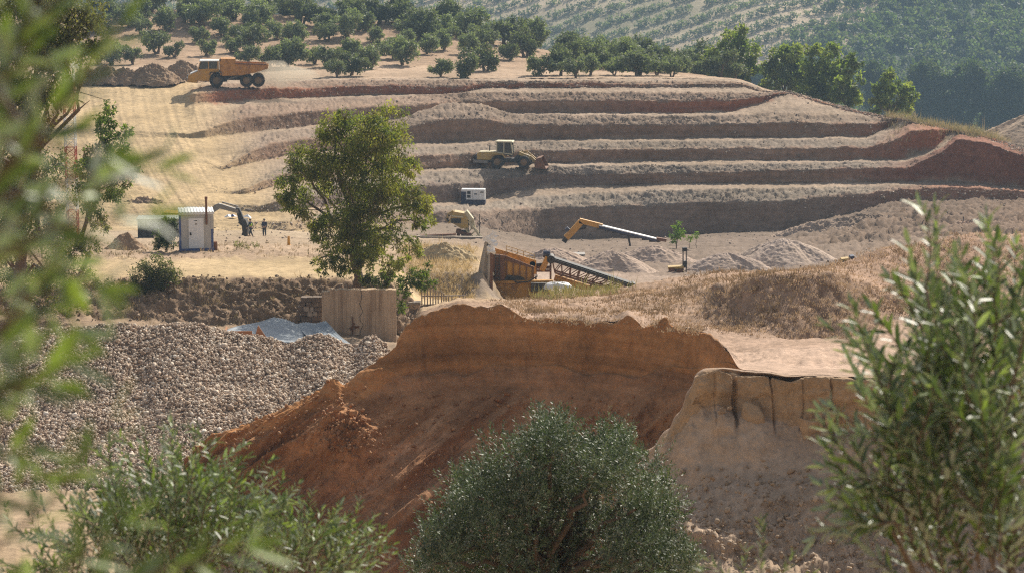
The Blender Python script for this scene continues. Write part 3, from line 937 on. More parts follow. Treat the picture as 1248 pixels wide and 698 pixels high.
EUC = [(0.20, 0.21, 0.055), (0.15, 0.165, 0.05), (0.26, 0.25, 0.065), (0.11, 0.13, 0.05), (0.18, 0.155, 0.08)]
OLV = [(0.155, 0.178, 0.108), (0.185, 0.205, 0.13), (0.125, 0.145, 0.086), (0.17, 0.192, 0.105)]
SHRUB = [(0.095, 0.105, 0.055), (0.075, 0.085, 0.045), (0.12, 0.115, 0.066)]
BRIGHT = [(0.16, 0.22, 0.045), (0.12, 0.19, 0.04)]


def limb(a, b, sag=0.15, n=6, g=None):
    g = g or rng
    a, b = np.array(a, float), np.array(b, float)
    t = np.linspace(0, 1, n)[:, None]
    p = a + (b - a) * t
    ln = np.linalg.norm(b - a)
    p[:, 2] += np.sin(t[:, 0] * PI) * ln * sag * 0.5
    p[1:-1] += g.normal(size=(n - 2, 3)) * ln * 0.035
    return p


def lobes_tree(name, label, cat, lobes, D, base, leafL, leafW, dens, cols, trunk_r=0.2, group=None, droop=0.3, mat=None, bark=None, nlimbs=9, depth=0.75, seed=0, lump=0.35, shell=0.55, fork=0.35):
    """Tree or shrub whose crown is the union of lobes (px, py, radius in px) round distance D; trunk and limbs reach into it."""
    g = np.random.default_rng(100 + seed)
    root = thing(name, label, cat, base, 0, group)
    s = D / FPX
    xs = np.array([l[0] for l in lobes], float)
    half = (xs.max() - xs.min()) / 2 * s
    C, Rr = [], []
    for (x, y, r) in lobes:
        dd = g.uniform(-1, 1) * half * depth * 0.8
        C.append(P(x, y, D + dd)); Rr.append(r * s)
        C.append(P(x + g.normal() * r * 0.4, y + g.normal() * r * 0.3, D - dd * 0.7)); Rr.append(r * s * 0.75)
    C, Rr = np.array(C), np.array(Rr)
    V, F, c = lobes_leaves(C, Rr, dens, leafL, leafW, cols, droop, g=g, lump=lump, shell=shell)
    b0 = np.array(base)
    np_obj("crown", V - b0, F, mat or M_leaf, c, parent=root)
    m = MB()
    top = C[np.argmax(C[:, 2])]
    midp = b0 * (1 - fork) + np.array([C[:, 0].mean(), C[:, 1].mean(), top[2]]) * fork
    p = limb(b0 - [0, 0, 0.4], midp, 0.0, 6, g)
    m.tube(p - b0, np.linspace(trunk_r * 1.25, trunk_r * 0.8, 6), 9)
    for k in g.permutation(len(C))[:nlimbs]:
        q = limb(midp - (midp - b0) * g.uniform(0, 0.25), C[k], 0.12, 7, g)
        m.tube(q - b0, np.linspace(trunk_r * 0.55, trunk_r * 0.1, 7), 6, cap=False)
        for _ in range(3):
            i = int(g.integers(3, 6))
            q2 = limb(q[i], q[i] + g.normal(size=3) * Rr[k] * 0.8, 0.1, 4, g)
            m.tube(q2 - b0, np.linspace(trunk_r * 0.16, trunk_r * 0.04, 4), 4, cap=False)
    m.build("trunk", bark or M_bark, root, smooth=True)
    return root


# --- the big tree beside the concrete wall
lobes = [(476, 150, 24), (399, 156, 21), (433, 166, 30), (478, 180, 26), (375, 197, 26), (352, 226, 17), (368, 250, 18), (412, 206, 33), (458, 214, 32), (491, 240, 25), (519, 247, 14), (515, 268, 13),
         (426, 262, 30), (465, 278, 26), (409, 300, 19), (396, 325, 12), (497, 300, 15), (443, 308, 16), (455, 170, 24), (498, 205, 15), (390, 280, 14), (478, 322, 14), (420, 145, 14), (450, 240, 26), (345, 240, 9), (385, 225, 20), (440, 322, 13), (414, 320, 13), (452, 300, 18), (384, 270, 16)]
lobes_tree("eucalyptus_tree", "tall leafy green tree growing behind the top of the concrete wall", "tree", lobes, 141, Ground.at(432, 345, 145.5), 0.24, 0.075, 900, EUC, 0.26, droop=0.55, seed=1, nlimbs=14, depth=0.5, lump=0.33)

# --- low green bush hanging over the right end of the wall
lobes_tree("green_bush", "loose green bush hanging over the right end of the concrete wall", "bush", [(500, 335, 12), (519, 330, 10), (490, 350, 12), (508, 350, 12), (488, 372, 9), (478, 340, 12), (525, 345, 7)], 142.6, tuple(PV(492, 355, 143.5)), 0.2, 0.07, 800, [(0.11, 0.14, 0.035), (0.075, 0.10, 0.03)], 0.05, droop=0.4, seed=2, nlimbs=5)
lobes_tree("dark_bush", "dark green bush at the foot of the tall tree trunk", "bush", [(455, 335, 13), (466, 342, 11), (448, 344, 9)], 143.2, tuple(Ground.at(457, 346, 145)), 0.2, 0.08, 800, SHRUB, 0.05, seed=3, nlimbs=4)

# --- trees and bushes on the left bank
lobes_tree("slender_tree", "slender dark green tree leaning right in front of the pale haul road", "tree", [(133, 132, 9), (128, 148, 13), (124, 165, 12), (150, 160, 9), (140, 175, 14), (118, 190, 16), (146, 188, 11), (130, 205, 17), (105, 205, 15), (150, 222, 11), (122, 232, 17), (163, 212, 8), (98, 235, 15), (140, 240, 12), (112, 255, 14)],
           134, tuple(Ground.at(92, 330, 150)), 0.22, 0.085, 800, [(0.10, 0.14, 0.045), (0.075, 0.11, 0.035), (0.13, 0.155, 0.05)], 0.13, seed=4, droop=0.5, nlimbs=12, depth=0.4, fork=0.55)
lobes_tree("hillside_tree", "tall brownish green tree filling the top left corner", "tree", [(20, 30, 40), (75, 25, 36), (110, 20, 22), (40, 85, 42), (82, 72, 22), (10, 120, 40), (52, 125, 24), (30, 160, 28), (115, 50, 18), (-20, 60, 50), (-30, 140, 50), (60, -10, 40), (0, -30, 50)],
           118, tuple(Ground.at(15, 330, 132)), 0.24, 0.09, 700, [(0.14, 0.125, 0.055), (0.12, 0.12, 0.055), (0.165, 0.145, 0.075), (0.09, 0.10, 0.042)], 0.3, seed=5, droop=0.4, nlimbs=14, depth=0.5)
lobes_tree("pale_tree", "grey-green tree under the tall corner tree on the left edge", "tree", [(20, 190, 28), (55, 205, 22), (30, 235, 30), (62, 245, 22), (-10, 225, 32), (20, 275, 30), (60, 285, 24), (-10, 290, 30)],
           126, tuple(Ground.at(25, 345, 140)), 0.2, 0.08, 750, OLV, 0.16, seed=6, mat=M_olive, nlimbs=10)
lobes_tree("bank_shrub", "brown-green shrub spreading down the left bank above the cobbles", "bush", [(85, 292, 20), (105, 305, 18), (60, 320, 22), (95, 335, 18), (40, 345, 24), (75, 360, 22), (25, 375, 20), (10, 330, 24), (120, 275, 14), (110, 345, 12)],
           141, tuple(Ground.at(70, 372, 144)), 0.18, 0.07, 800, [(0.13, 0.125, 0.065), (0.10, 0.105, 0.052), (0.16, 0.145, 0.08)], 0.06, seed=7, nlimbs=9, depth=0.3)
lobes_tree("thorn_bush", "round dark olive-coloured bush at the edge of the dirt track", "bush", [(187, 322, 16), (172, 332, 14), (203, 328, 15), (186, 340, 20), (165, 347, 13), (207, 343, 13), (188, 357, 14), (175, 360, 9), (215, 335, 7)],
           146, tuple(Ground.at(187, 366, 146.3)), 0.15, 0.06, 1100, SHRUB, 0.06, seed=8, nlimbs=9, depth=0.9)
lobes_tree("green_shrub", "green shrub beside the left wall of the white hut", "bush", [(202, 272, 11), (199, 286, 12), (208, 296, 11), (198, 297, 10), (210, 281, 9)], 166.5, tuple(Ground.at(203, 304, 167)), 0.17, 0.07, 1000, [(0.06, 0.08, 0.035), (0.08, 0.10, 0.04)], 0.05, seed=9, nlimbs=5)
for k, (x, y, r, D) in enumerate([(287, 297, 5, 166), (297, 299, 4, 166), (310, 297, 4, 167)]):
    lobes_tree("weed_clump", ["tallest weed clump on the verge right of the hut", "low weed clump between two others right of the hut", "weed clump farthest from the hut on the verge"][k], "weed", [(x, y, r), (x + 4, y + 2, r * 0.7)], D, tuple(Ground.at(x, y + 6, D)), 0.14, 0.05, 500, [(0.15, 0.16, 0.07), (0.18, 0.17, 0.08)], 0.02, seed=20 + k, nlimbs=2, group="weeds by the hut")
lobes_tree("sapling", "bright green sapling standing on the pit floor before the lowest bench", "tree", [(825, 275, 6), (822, 283, 7), (829, 284, 6), (825, 291, 7)], 262, tuple(Ground.at(825, 296, 262, 2)), 0.3, 0.12, 300, BRIGHT, 0.06, seed=30, nlimbs=4)
for k, (x, y, r) in enumerate([(840, 291, 3.5), (848, 287, 3.5)]):
    lobes_tree("weed_clump", ["small green weed nearest the bright sapling", "upright green weed right of the small weed by the sapling"][k], "weed", [(x, y, r), (x + 2, y - 2, r * 0.7)], 262, tuple(Ground.at(x, y + 4, 262, 2)), 0.25, 0.09, 300, BRIGHT, 0.03, seed=33 + k, nlimbs=2, group="weeds by the sapling")

# --- five trees beyond the right end of the terraces
far_trees = [
    ("broad tree standing alone left of the green clump above the terraces", [(893, 48, 16), (880, 66, 17), (906, 62, 18), (893, 84, 20), (877, 88, 13), (910, 84, 14), (898, 104, 16)], 405),
    ("dark tree at the left end of the clump behind the terraces", [(952, 72, 15), (968, 66, 15), (940, 84, 14), (960, 90, 20), (940, 102, 14), (975, 98, 16)], 412),
    ("tallest bright green tree in the clump behind the terraces", [(1005, 64, 16), (990, 84, 17), (1020, 78, 15), (1005, 98, 22), (985, 110, 16), (1030, 108, 14), (1008, 118, 16)], 405),
    ("yellow-green tree at the right end of the clump behind the terraces", [(1034, 78, 12), (1040, 96, 14), (1028, 112, 14), (1046, 118, 12), (1024, 124, 12)], 398),
    ("rounded tree standing alone right of the clump behind the terraces", [(1088, 98, 14), (1074, 112, 13), (1102, 110, 13), (1088, 124, 18), (1070, 130, 11), (1106, 128, 11)], 395)]
for k, (lab, lb, D) in enumerate(far_trees):
    x0 = np.mean([l[0] for l in lb])
    lobes_tree("poplar_tree", lab, "tree", lb, D, tuple(PV(x0, 150 if k < 4 else 158, D)), 0.62, 0.36, 120, [(0.19, 0.225, 0.07), (0.15, 0.19, 0.06), (0.23, 0.25, 0.085), (0.12, 0.155, 0.055)], 0.3, group="trees beyond the terraces", seed=40 + k, droop=0.15, depth=0.6, lump=0.28)

# --- olive trees on the dry hill: five shapes, shared by copies
def olive_kind(k):
    g = np.random.default_rng(300 + k)
    C, Rr = [], []
    for i in range(7 + k % 3):
        a = g.uniform(0, 2 * PI)
        C.append((math.cos(a) * g.uniform(0.4, 1.7), math.sin(a) * g.uniform(0.4, 1.7), g.uniform(1.3, 2.9))); Rr.append(g.uniform(0.85, 1.3))
    V, F, c = lobes_leaves(np.array(C), np.array(Rr), 260, 0.42, 0.24, np.array(OLV) * (0.75 + 0.6 * ((k * 7) % 10) / 9), 0.1, g=g, lump=0.4)
    crown = np_mesh("crown", V, F, M_olive, c)
    m = MB()
    for s in range(2 + k % 2):
        a = g.uniform(0, 2 * PI)
        p = limb((0.15 * math.cos(a), 0.15 * math.sin(a), -0.4), (math.cos(a) * 0.8, math.sin(a) * 0.8, 1.9), 0.1, 6, g)
        m.tube(p, np.linspace(0.24, 0.12, 6), 7)
        for _ in range(3):
            m.tube(limb(p[4], np.array(C[g.integers(0, len(C))]), 0.1, 5, g), np.linspace(0.12, 0.04, 5), 5)
    tm = bpy.data.meshes.new("trunk")
    tm.from_pydata(m.v, [], m.f)
    tm.materials.append(M_bark)
    return crown, tm


OK = [olive_kind(k) for k in range(10)]


def plant_olive(loc, s, rz, k, label, group):
    r = thing("olive_tree", label, "olive tree", loc, rz, group)
    r.scale = (s * random.uniform(0.92, 1.1), s * random.uniform(0.92, 1.1), s * random.uniform(0.9, 1.1))
    for nm, me in (("crown", OK[k][0]), ("trunk", OK[k][1])):
        link(bpy.data.objects.new(nm, me), r)
    return r


hill_flat = hillW.reshape(-1, 3)
hpx, hpy = pix(hill_flat)
spots = []
explicit = [(490, 80), (449, 85), (538, 94), (563, 95), (593, 88), (171, 42), (205, 38), (247, 52), (272, 45), (355, 57), (310, 62), (190, 66), (212, 70), (118, 78), (137, 80), (160, 80), (255, 68), (283, 66), (330, 84), (352, 82), (385, 78), (402, 82), (520, 66), (620, 74), (642, 70), (655, 92), (680, 92), (692, 82), (715, 80), (735, 84), (765, 84), (400, 50), (425, 46), (455, 52), (540, 62), (575, 68), (312, 42), (335, 48), (410, 95), (430, 92), (505, 48), (465, 68), (700, 96), (720, 92), (748, 92), (780, 92), (800, 92), (818, 94), (300, 78)]
onhill = (hill_flat[:, 1] > 350) & (hill_flat[:, 1] < 440)
def hill_point(x, y):
    d = (hpx - x) ** 2 + (hpy - y) ** 2 + np.where(onhill, 0, 1e9)
    return hill_flat[np.argmin(d)]
for x, y in explicit:
    spots.append(hill_point(x, y))
g = np.random.default_rng(77)
cand = np.where(onhill & (hpx > 20) & (hpx < 900) & (hill_flat[:, 1] > 378))[0]
for i in g.permutation(cand):
    p = hill_flat[i]
    if len(spots) > 118: break
    dens = 4.0 if p[1] > 412 else 6
    if p[1] < 402 and g.random() < 0.9: continue
    if all((p[0] - q[0]) ** 2 + (p[1] - q[1]) ** 2 > dens ** 2 for q in spots):
        spots.append(p)
# a dark line of trees where the hill meets the terraces on the right
for x in np.arange(745, 905, 10):
    spots.append(P(x + g.normal() * 3, 95 + g.normal(), 372 + g.uniform(0, 40)))
for i, p in enumerate(spots):
    far = p[1] > 410
    plant_olive((p[0], p[1], p[2]), (g.uniform(0.85, 1.45) if far else g.uniform(0.6, 1.15)), g.uniform(0, 6.28), int(g.integers(0, 10)),
                "dense dark olive tree along the crest of the dry hill" if far else "round grey-green olive tree on the bare slope above the terraces", "olive trees on the hill crest" if far else "olive trees on the hill slope")
n_olive = len(spots)
ORD = "first second third fourth fifth sixth seventh eighth ninth tenth eleventh twelfth thirteenth fourteenth fifteenth sixteenth seventeenth eighteenth nineteenth twentieth".split()
def ordinal(k):
    if k < 20: return ORD[k]
    t = {2: "twenty", 3: "thirty", 4: "forty", 5: "fifty", 6: "sixty", 7: "seventy"}[(k + 1) // 10]
    u = (k + 1) % 10
    return t + "-" + ORD[u - 1] if u else t[:-1] + "ieth"


def rank_labels(objs, bands, text):
    # bands: (nearest distance, farthest distance, words for that row); each label counts from the left within its row
    for lo, hi, row in bands:
        here = sorted((o for o in objs if lo <= o.location.y < hi), key=lambda o: o.location.x / o.location.y)
        for k, o in enumerate(here):
            o["label"] = text % ("leftmost" if k == 0 else "rightmost" if k == len(here) - 1 and k else ordinal(k) + " from left", row)


hill_olives = [o for o in bpy.data.objects if o.name.startswith("olive_tree") and o.parent is None]
rank_labels(hill_olives, [(340, 366, "lowest row, just above the top bench"), (366, 384, "second row above the benches"), (384, 402, "third row up the bare slope"), (402, 413, "row below the hill crest"), (413, 424, "dense row near the crest"), (424, 470, "row on the hill crest")],
            "grey-green olive, %s in the %s")
# tall dark trees poking over the crest
for k, (x, y0, y1, r) in enumerate([(345, -10, 20, 14), (360, -2, 24, 12), (520, 8, 40, 15), (498, 14, 40, 12), (540, 22, 48, 12)]):
    lobes_tree("crest_tree", "tall dark green tree rising above the olives on the crest", "tree", [(x, y0 + r, r), (x - r * 0.5, y0 + r * 1.8, r * 0.8), (x + r * 0.5, y0 + r * 1.7, r * 0.8)], 436, tuple(PV(x, y1 + 10, 436)), 0.6, 0.3, 60, [(0.055, 0.075, 0.03), (0.07, 0.085, 0.035)], 0.3, group="tall trees on the crest", seed=60 + k, droop=0.1)

# --- far hillside: rows of olives; the nearest ones are trees of their own, the rest one planting
def tuft(k, nleaf=70):
    g = np.random.default_rng(500 + k)
    C = g.normal(size=(4, 3)) * [0.8, 0.8, 0.3] + [0, 0, 1.8]
    return lobes_leaves(C, np.full(4, 1.25), nleaf / 4 / 1.56, 1.05, 0.75, OLV, 0.0, g=g, lump=0.45)


TUFT = [tuft(k) for k in range(6)]
rows_xy = []
g = np.random.default_rng(88)
ang = R(43)
for r in np.arange(-70, 70):
    for s in np.arange(-130, 150):
        a, b = s * 3.7 + g.normal() * 0.3, r * 13.0 + g.normal() * 0.3
        x = a * math.cos(ang) - b * math.sin(ang)
        y = 1075 + a * math.sin(ang) + b * math.cos(ang)
        if y < 985 or y > 1250 or g.random() < 0.07: continue
        rows_xy.append((x, y))
rx = np.array(rows_xy)
rz_ = far_z(rx[:, 0], rx[:, 1])
W3 = np.stack([rx[:, 0], rx[:, 1], rz_], -1)
qx, qy = pix(W3)
ok = (qx > -160) & (qx < 1400) & (qy > -30) & (qx + (qy - 60) * 0.9 < 1030 + 22 * np.sin(qy / 13.0))
W3, qx, qy = W3[ok], qx[ok], qy[ok]
vis = (qy > 0) & (qx > 440) & (qx < 1248) & (qy < 130)
order = np.argsort(W3[:, 1] + np.where(vis, 0, 1e6))
one = order[:max(0, 292 - n_olive)]
rest = order[max(0, 292 - n_olive):]
tm = [np_mesh("far_olive", v, f, M_olive, c) for v, f, c in TUFT]
for i in one:
    o = link(bpy.data.objects.new("olive_tree", tm[int(g.integers(0, 6))]))
    o.location = W3[i]
    s = g.uniform(0.8, 1.1)
    o.scale = (s, s, s)
    o.rotation_euler = (0, 0, g.uniform(0, 6.28))
    tag(o, "small hazy olive tree in the planted rows low on the far hillside", "olive tree", "olive trees on the far hillside")


def merged(pts, size, kinds, tint=None, g=g):
    VV, FF, CC, n = [], [], [], 0
    for p in pts:
        v, f, c = kinds[int(g.integers(0, len(kinds)))]
        a, s = g.uniform(0, 6.28), g.uniform(*size)
        ca, sa = math.cos(a), math.sin(a)
        v = np.stack([v[:, 0] * ca - v[:, 1] * sa, v[:, 0] * sa + v[:, 1] * ca, v[:, 2]], -1) * s + p
        VV.append(v); FF.append(f + n); n += len(v)
        CC.append(c * g.uniform(0.6, 1.4) * (tint if tint is not None else 1.0))
    return np.concatenate(VV), np.concatenate(FF), np.concatenate(CC)


V, F, c = merged(W3[rest], (0.8, 1.1), TUFT)
tag(np_obj("olive_grove", V, F, M_olive, c), "hazy rows of olive trees covering the far hillside", "olive grove", None, "stuff")

# wooded slope on the right and in the valley below the far rows
pts = []
for _ in range(5200):
    x, y = g.uniform(-160, 1400), g.uniform(930, 1260)
    X = (x - 624) / FPX * y * 1.01
    z = far_z(X, y)
    a, b = pix(np.array([[X, y, z]]))
    if (a[0] + (b[0] - 60) * 0.9 > 1010 + 22 * math.sin(b[0] / 13.0) + g.normal() * 28) or y < 992:
        pts.append((X, y, float(z)))
WOODC = [(0.075, 0.098, 0.046), (0.095, 0.115, 0.056), (0.058, 0.08, 0.038), (0.11, 0.115, 0.07)]


def wood(k):
    g = np.random.default_rng(700 + k)
    C = g.normal(size=(5, 3)) * [1.0, 1.0, 0.6] + [0, 0, 2.4]
    return lobes_leaves(C, np.full(5, 1.5), 110 / 5 / 2.25, 1.25, 0.95, WOODC, 0.0, g=g, lump=0.45)


WOOD = [wood(k) for k in range(5)]
V, F, c = merged(pts, (0.75, 1.7), WOOD)
tag(np_obj("woodland", V, F, M_leaf, c), "dense dark woodland covering the hazy slope on the right", "woodland", None, "stuff")
# bigger valley trees that read one by one
for k, (x, y, r) in enumerate([(1075, 118, 16), (1130, 92, 18), (1150, 118, 20), (1180, 88, 17), (1205, 112, 19), (1232, 95, 16), (1245, 125, 18), (1168, 140, 14), (1118, 132, 15), (1215, 140, 15), (760, 62, 14), (800, 70, 15), (840, 72, 14), (725, 55, 12), (920, 92, 12), (1062, 88, 14)]):
    D = 800 if x > 1000 else 880
    lobes_tree("valley_tree", "rounded tree in the hazy valley wood at the right edge" if x > 1000 else "hazy tree in the valley behind the olive hill", "tree", [(x, y, r), (x - r * 0.7, y + r * 0.5, r * 0.7), (x + r * 0.7, y + r * 0.45, r * 0.75), (x, y + r, r * 0.9)], D, tuple(PV(x, y + r * 2.3, D)), 1.1, 0.75, 45, [(0.06, 0.085, 0.036), (0.075, 0.09, 0.045), (0.05, 0.07, 0.03)], 0.4,
               group="trees in the valley wood" if x > 1000 else "hazy trees behind the hill", seed=80 + k, droop=0.1, nlimbs=5)
vt = [o for o in bpy.data.objects if o.name.startswith("valley_tree")]
rank_labels(vt, [(790, 810, "hazy valley wood at the right edge"), (870, 890, "hollow behind the olive hill")], "rounded hazy tree, %s in the %s")
ct = [o for o in bpy.data.objects if o.name.startswith("crest_tree")]
rank_labels(ct, [(400, 470, "group rising above the olive crest")], "tall dark tree, %s in the %s")


# ------------------------------------------------------------------ olives near the camera, leaf by leaf
def resample(p, step):
    p = np.array(p, float)
    d = np.r_[0, np.cumsum(np.linalg.norm(np.diff(p, axis=0), axis=1))]
    n = max(2, int(d[-1] / step))
    t = np.linspace(0, d[-1], n)
    return np.stack([np.interp(t, d, p[:, k]) for k in range(3)], -1)


def smooth_poly(pts, n=24):
    pts = np.array(pts, float)
    t = np.linspace(0, len(pts) - 1, n)
    q = np.stack([np.interp(t, np.arange(len(pts)), pts[:, k]) for k in range(pts.shape[1])], -1)
    for _ in range(3):
        q[1:-1] = (q[:-2] + 2 * q[1:-1] + q[2:]) / 4
    return q


def shoot_leaves(line, spacing, L, g, spread=0.95, start=0.12):
    """Opposite pairs of leaves along a twig, each pair turned a quarter from the last."""
    p = resample(line, spacing)
    T = unit(np.gradient(p, axis=0))
    ref = unit(np.cross(T, np.array([0.3, 0.5, 0.8])))
    bi = np.cross(T, ref)
    pos, X, Z, LL = [], [], [], []
    n = len(p)
    a0 = g.uniform(0, 6.28)
    for i in range(int(n * start), n):
        a = a0 + (i % 2) * PI / 2 + g.normal() * 0.3
        s = ref[i] * math.cos(a) + bi[i] * math.sin(a)
        f = 1.0 if i < n - 4 else 0.85
        for sg in (1, -1):
            if g.random() < 0.06: continue
            d = s * sg * spread * g.uniform(0.6, 1.1) + T[i] * g.uniform(0.6, 1.1) + np.array([0, 0, 0.05])
            pos.append(p[i]); X.append(d); Z.append(T[i] * 1.0 + g.normal(size=3) * 0.35 - s * sg * 0.6 + np.array([0, 0, 0.4])); LL.append(L * f * g.uniform(0.7, 1.25))
    pos.append(p[-1]); X.append(T[-1]); Z.append(ref[-1]); LL.append(L * 0.8)
    return np.array(pos), np.array(X), np.array(Z), np.array(LL)


LEAFC = np.array([(0.085, 0.125, 0.05), (0.105, 0.15, 0.054), (0.15, 0.21, 0.06), (0.065, 0.098, 0.046), (0.21, 0.29, 0.07), (0.095, 0.128, 0.066)])
leaf_meshes = []
for c in LEAFC:
    leaf_meshes.append(np_mesh("leaf", LANCE[0] * [1, 0.2, 0.2], LANCE[1], M_near, np.tile(c, (8, 1)), smooth=True))


def near_olive(name, label, shoots, L, spacing, base, trunk, g, n_single=300, bright=0.25, wide=0.2, group=None):
    """Olive whose nearest 300 leaves are objects; the other leaves are one part, the wood another."""
    root = thing(name, label, "olive tree", base, 0, group)
    b0 = np.array(base, float)
    A = [shoot_leaves(s, spacing, L, g) for s in shoots]
    pos, X, Z, LL = (np.concatenate([a[k] for a in A]) for k in range(4))
    X = unit(X); Y = unit(np.cross(Z, X)); Z = np.cross(X, Y)
    tipness = np.concatenate([np.linspace(0, 1, len(a[0])) for a in A])
    ci = np.where(g.random(len(pos)) < bright * (0.3 + 1.2 * tipness), np.where(g.random(len(pos)) < 0.5, 4, 2), g.choice([0, 1, 3, 5], len(pos)))
    a, b = pix(pos + X * LL[:, None] * 0.5)
    view = pos - np.array([0, 0, CZ])
    dist = np.linalg.norm(view, axis=1)
    across = np.linalg.norm(np.cross(X, view / dist[:, None]), axis=1)
    size = LL * across / dist
    size[(a < 0) | (a > 1248) | (b < 0) | (b > 698)] = 0
    order = np.argsort(-size)
    one, rest = order[:n_single], order[n_single:]
    if len(rest):
        V, F = scatter(LANCE, pos[rest], X[rest], Z[rest], LL[rest], LL[rest] * wide)
        np_obj("foliage", V - b0, F, M_near, np.repeat(LEAFC[ci[rest]] * g.uniform(0.85, 1.15, (len(rest), 1)), 8, axis=0), smooth=True, parent=root, kind="stuff")
    for i in one:
        o = bpy.data.objects.new("leaf", leaf_meshes[ci[i]])
        link(o, root)
        m = np.eye(4)
        m[:3, 0], m[:3, 1], m[:3, 2], m[:3, 3] = X[i] * LL[i], Y[i] * LL[i] * wide / 0.2, Z[i] * LL[i], pos[i] - b0
        o.matrix_basis = Matrix(m.tolist())
    m = MB()
    for s in shoots:
        q = resample(s, spacing * 2.2) - b0
        m.tube(q, np.linspace(L * 0.065, L * 0.018, len(q)), 5, cap=False)
    for t, r0, r1 in trunk:
        q = smooth_poly(t, 12) - b0
        m.tube(q, np.linspace(r0, r1, len(q)), 8)
    m.build("branch", M_bark, root, smooth=True)
    return root, pos


def px_shoots(spec, D, dD, g):
    """Twigs given as pixel paths near distance D."""
    out = []
    for pts in spec:
        d0 = D + g.uniform(-dD, dD)
        d1 = d0 + g.normal() * dD * 0.3
        q = smooth_poly(pts, 16)
        out.append(P(q[:, 0], q[:, 1], np.linspace(d0, d1, len(q))))
    return out


def wild_shoots(n, boxes, length, D, dD, g, heading, turn=0.5, wob=0.25, fan=55):
    """Random twigs that start inside ellipses (cx, cy, rx, ry, share) and head roughly along an angle (0 right, 90 up)."""
    out = []
    w = np.array([b[4] for b in boxes], float)
    for _ in range(n):
        bx = boxes[g.choice(len(boxes), p=w / w.sum())]
        while True:
            u, v = g.uniform(-1, 1, 2)
            if u * u + v * v < 1: break
        x, y = bx[0] + u * bx[2], bx[1] + v * bx[3]
        a = R(heading + (u * -fan) + g.normal() * turn * 50)
        ln = length * g.uniform(0.55, 1.3)
        pts = [(x, y)]
        for k in range(5):
            a += g.normal() * wob
            x += math.cos(a) * ln / 5; y -= math.sin(a) * ln / 5
            pts.append((x, y))
        out.append(pts)
    return px_shoots(out, D, dD, g)


# right edge
g = np.random.default_rng(21)
main = [[(1178, 760), (1160, 600), (1146, 420), (1140, 255)], [(1235, 760), (1222, 560), (1212, 400), (1203, 268)], [(1120, 720), (1085, 640), (1040, 590), (1006, 545)],
        [(1140, 700), (1105, 560), (1068, 450), (1040, 372)], [(1260, 640), (1255, 480), (1250, 330)], [(1160, 520), (1130, 400), (1108, 300)], [(1190, 500), (1180, 400), (1172, 330)],
        [(1150, 620), (1100, 560), (1050, 480)], [(1128, 740), (1080, 690), (1040, 655)], [(1200, 600), (1236, 420), (1238, 300)]]
sh = px_shoots(main, 8.0, 0.4, g)
sh += wild_shoots(150, [(1170, 550, 65, 95, 2.0), (1170, 660, 75, 60, 1.3), (1205, 490, 35, 100, 1.3), (1225, 610, 32, 100, 1.0), (1100, 580, 40, 60, 0.9), (1136, 460, 14, 90, 0.5)], 125, 8.1, 0.6, g, 90, turn=0.35, fan=22)
sh += wild_shoots(12, [(1100, 620, 30, 40, 1)], 80, 7.9, 0.4, g, 160)
bR = (float(P(1200, 349, 8.2)[0]), 8.3, CZ - 3.6)
right_root, _ = near_olive("olive_branch_tree", "blurred olive tree with pale glinting leaves along the right edge", sh, 0.078, 0.023, bR, [([bR, P(1195, 900, 8.2), P(1180, 700, 8.1)], 0.06, 0.018), ([P(1195, 900, 8.2), P(1235, 760, 8.2), P(1230, 560, 8.2)], 0.03, 0.008), ([P(1190, 860, 8.2), P(1125, 720, 8.1), P(1085, 640, 8.0)], 0.022, 0.006)], g, bright=0.22, wide=0.24)

# left edge, very near
g = np.random.default_rng(22)
main = [[(-120, 300), (0, 215), (70, 130), (150, 30)], [(-120, 330), (-20, 230), (60, 160), (120, 70)], [(-120, 250), (-30, 150), (20, 60), (60, -40)], [(-130, 330), (0, 280), (90, 240), (190, 205)],
        [(-120, 400), (-20, 310), (80, 270), (175, 262)], [(-120, 400), (-20, 370), (60, 345), (120, 350)], [(-120, 420), (-30, 330), (40, 300), (110, 225)], [(-140, 480), (-40, 450), (20, 400), (60, 330)],
        [(-130, 560), (-60, 520), (0, 470), (60, 470)], [(-130, 640), (-60, 600), (-10, 560), (35, 440)], [(-130, 640), (-60, 620), (10, 600), (70, 570)], [(-130, 740), (-50, 700), (30, 650), (110, 560), (135, 510)],
        [(-100, 760), (0, 720), (90, 690), (150, 640)], [(-130, 200), (-60, 120), (-10, 30), (10, -60)], [(20, 760), (110, 720), (220, 690), (300, 668)]]
sh = px_shoots(main, 2.4, 0.2, g)
sh += wild_shoots(13, [(-40, 200, 60, 120, 1.2), (0, 120, 60, 70, 0.8)], 150, 2.45, 0.2, g, 40)
sh += wild_shoots(9, [(-40, 500, 40, 160, 1)], 110, 2.45, 0.2, g, 30)
bL = (float(P(-330, 349, 2.5)[0]), 2.6, CZ - 2.15)
near_olive("olive_branch_tree", "strongly blurred olive sprays hanging into the left edge", sh, 0.060, 0.026, bL, [([bL, P(-320, 1400, 2.5), P(-220, 560, 2.45), P(-130, 330, 2.4)], 0.05, 0.012), ([P(-300, 1000, 2.5), P(-180, 760, 2.45), P(-120, 640, 2.4)], 0.02, 0.006)], g, bright=0.5, wide=0.23)

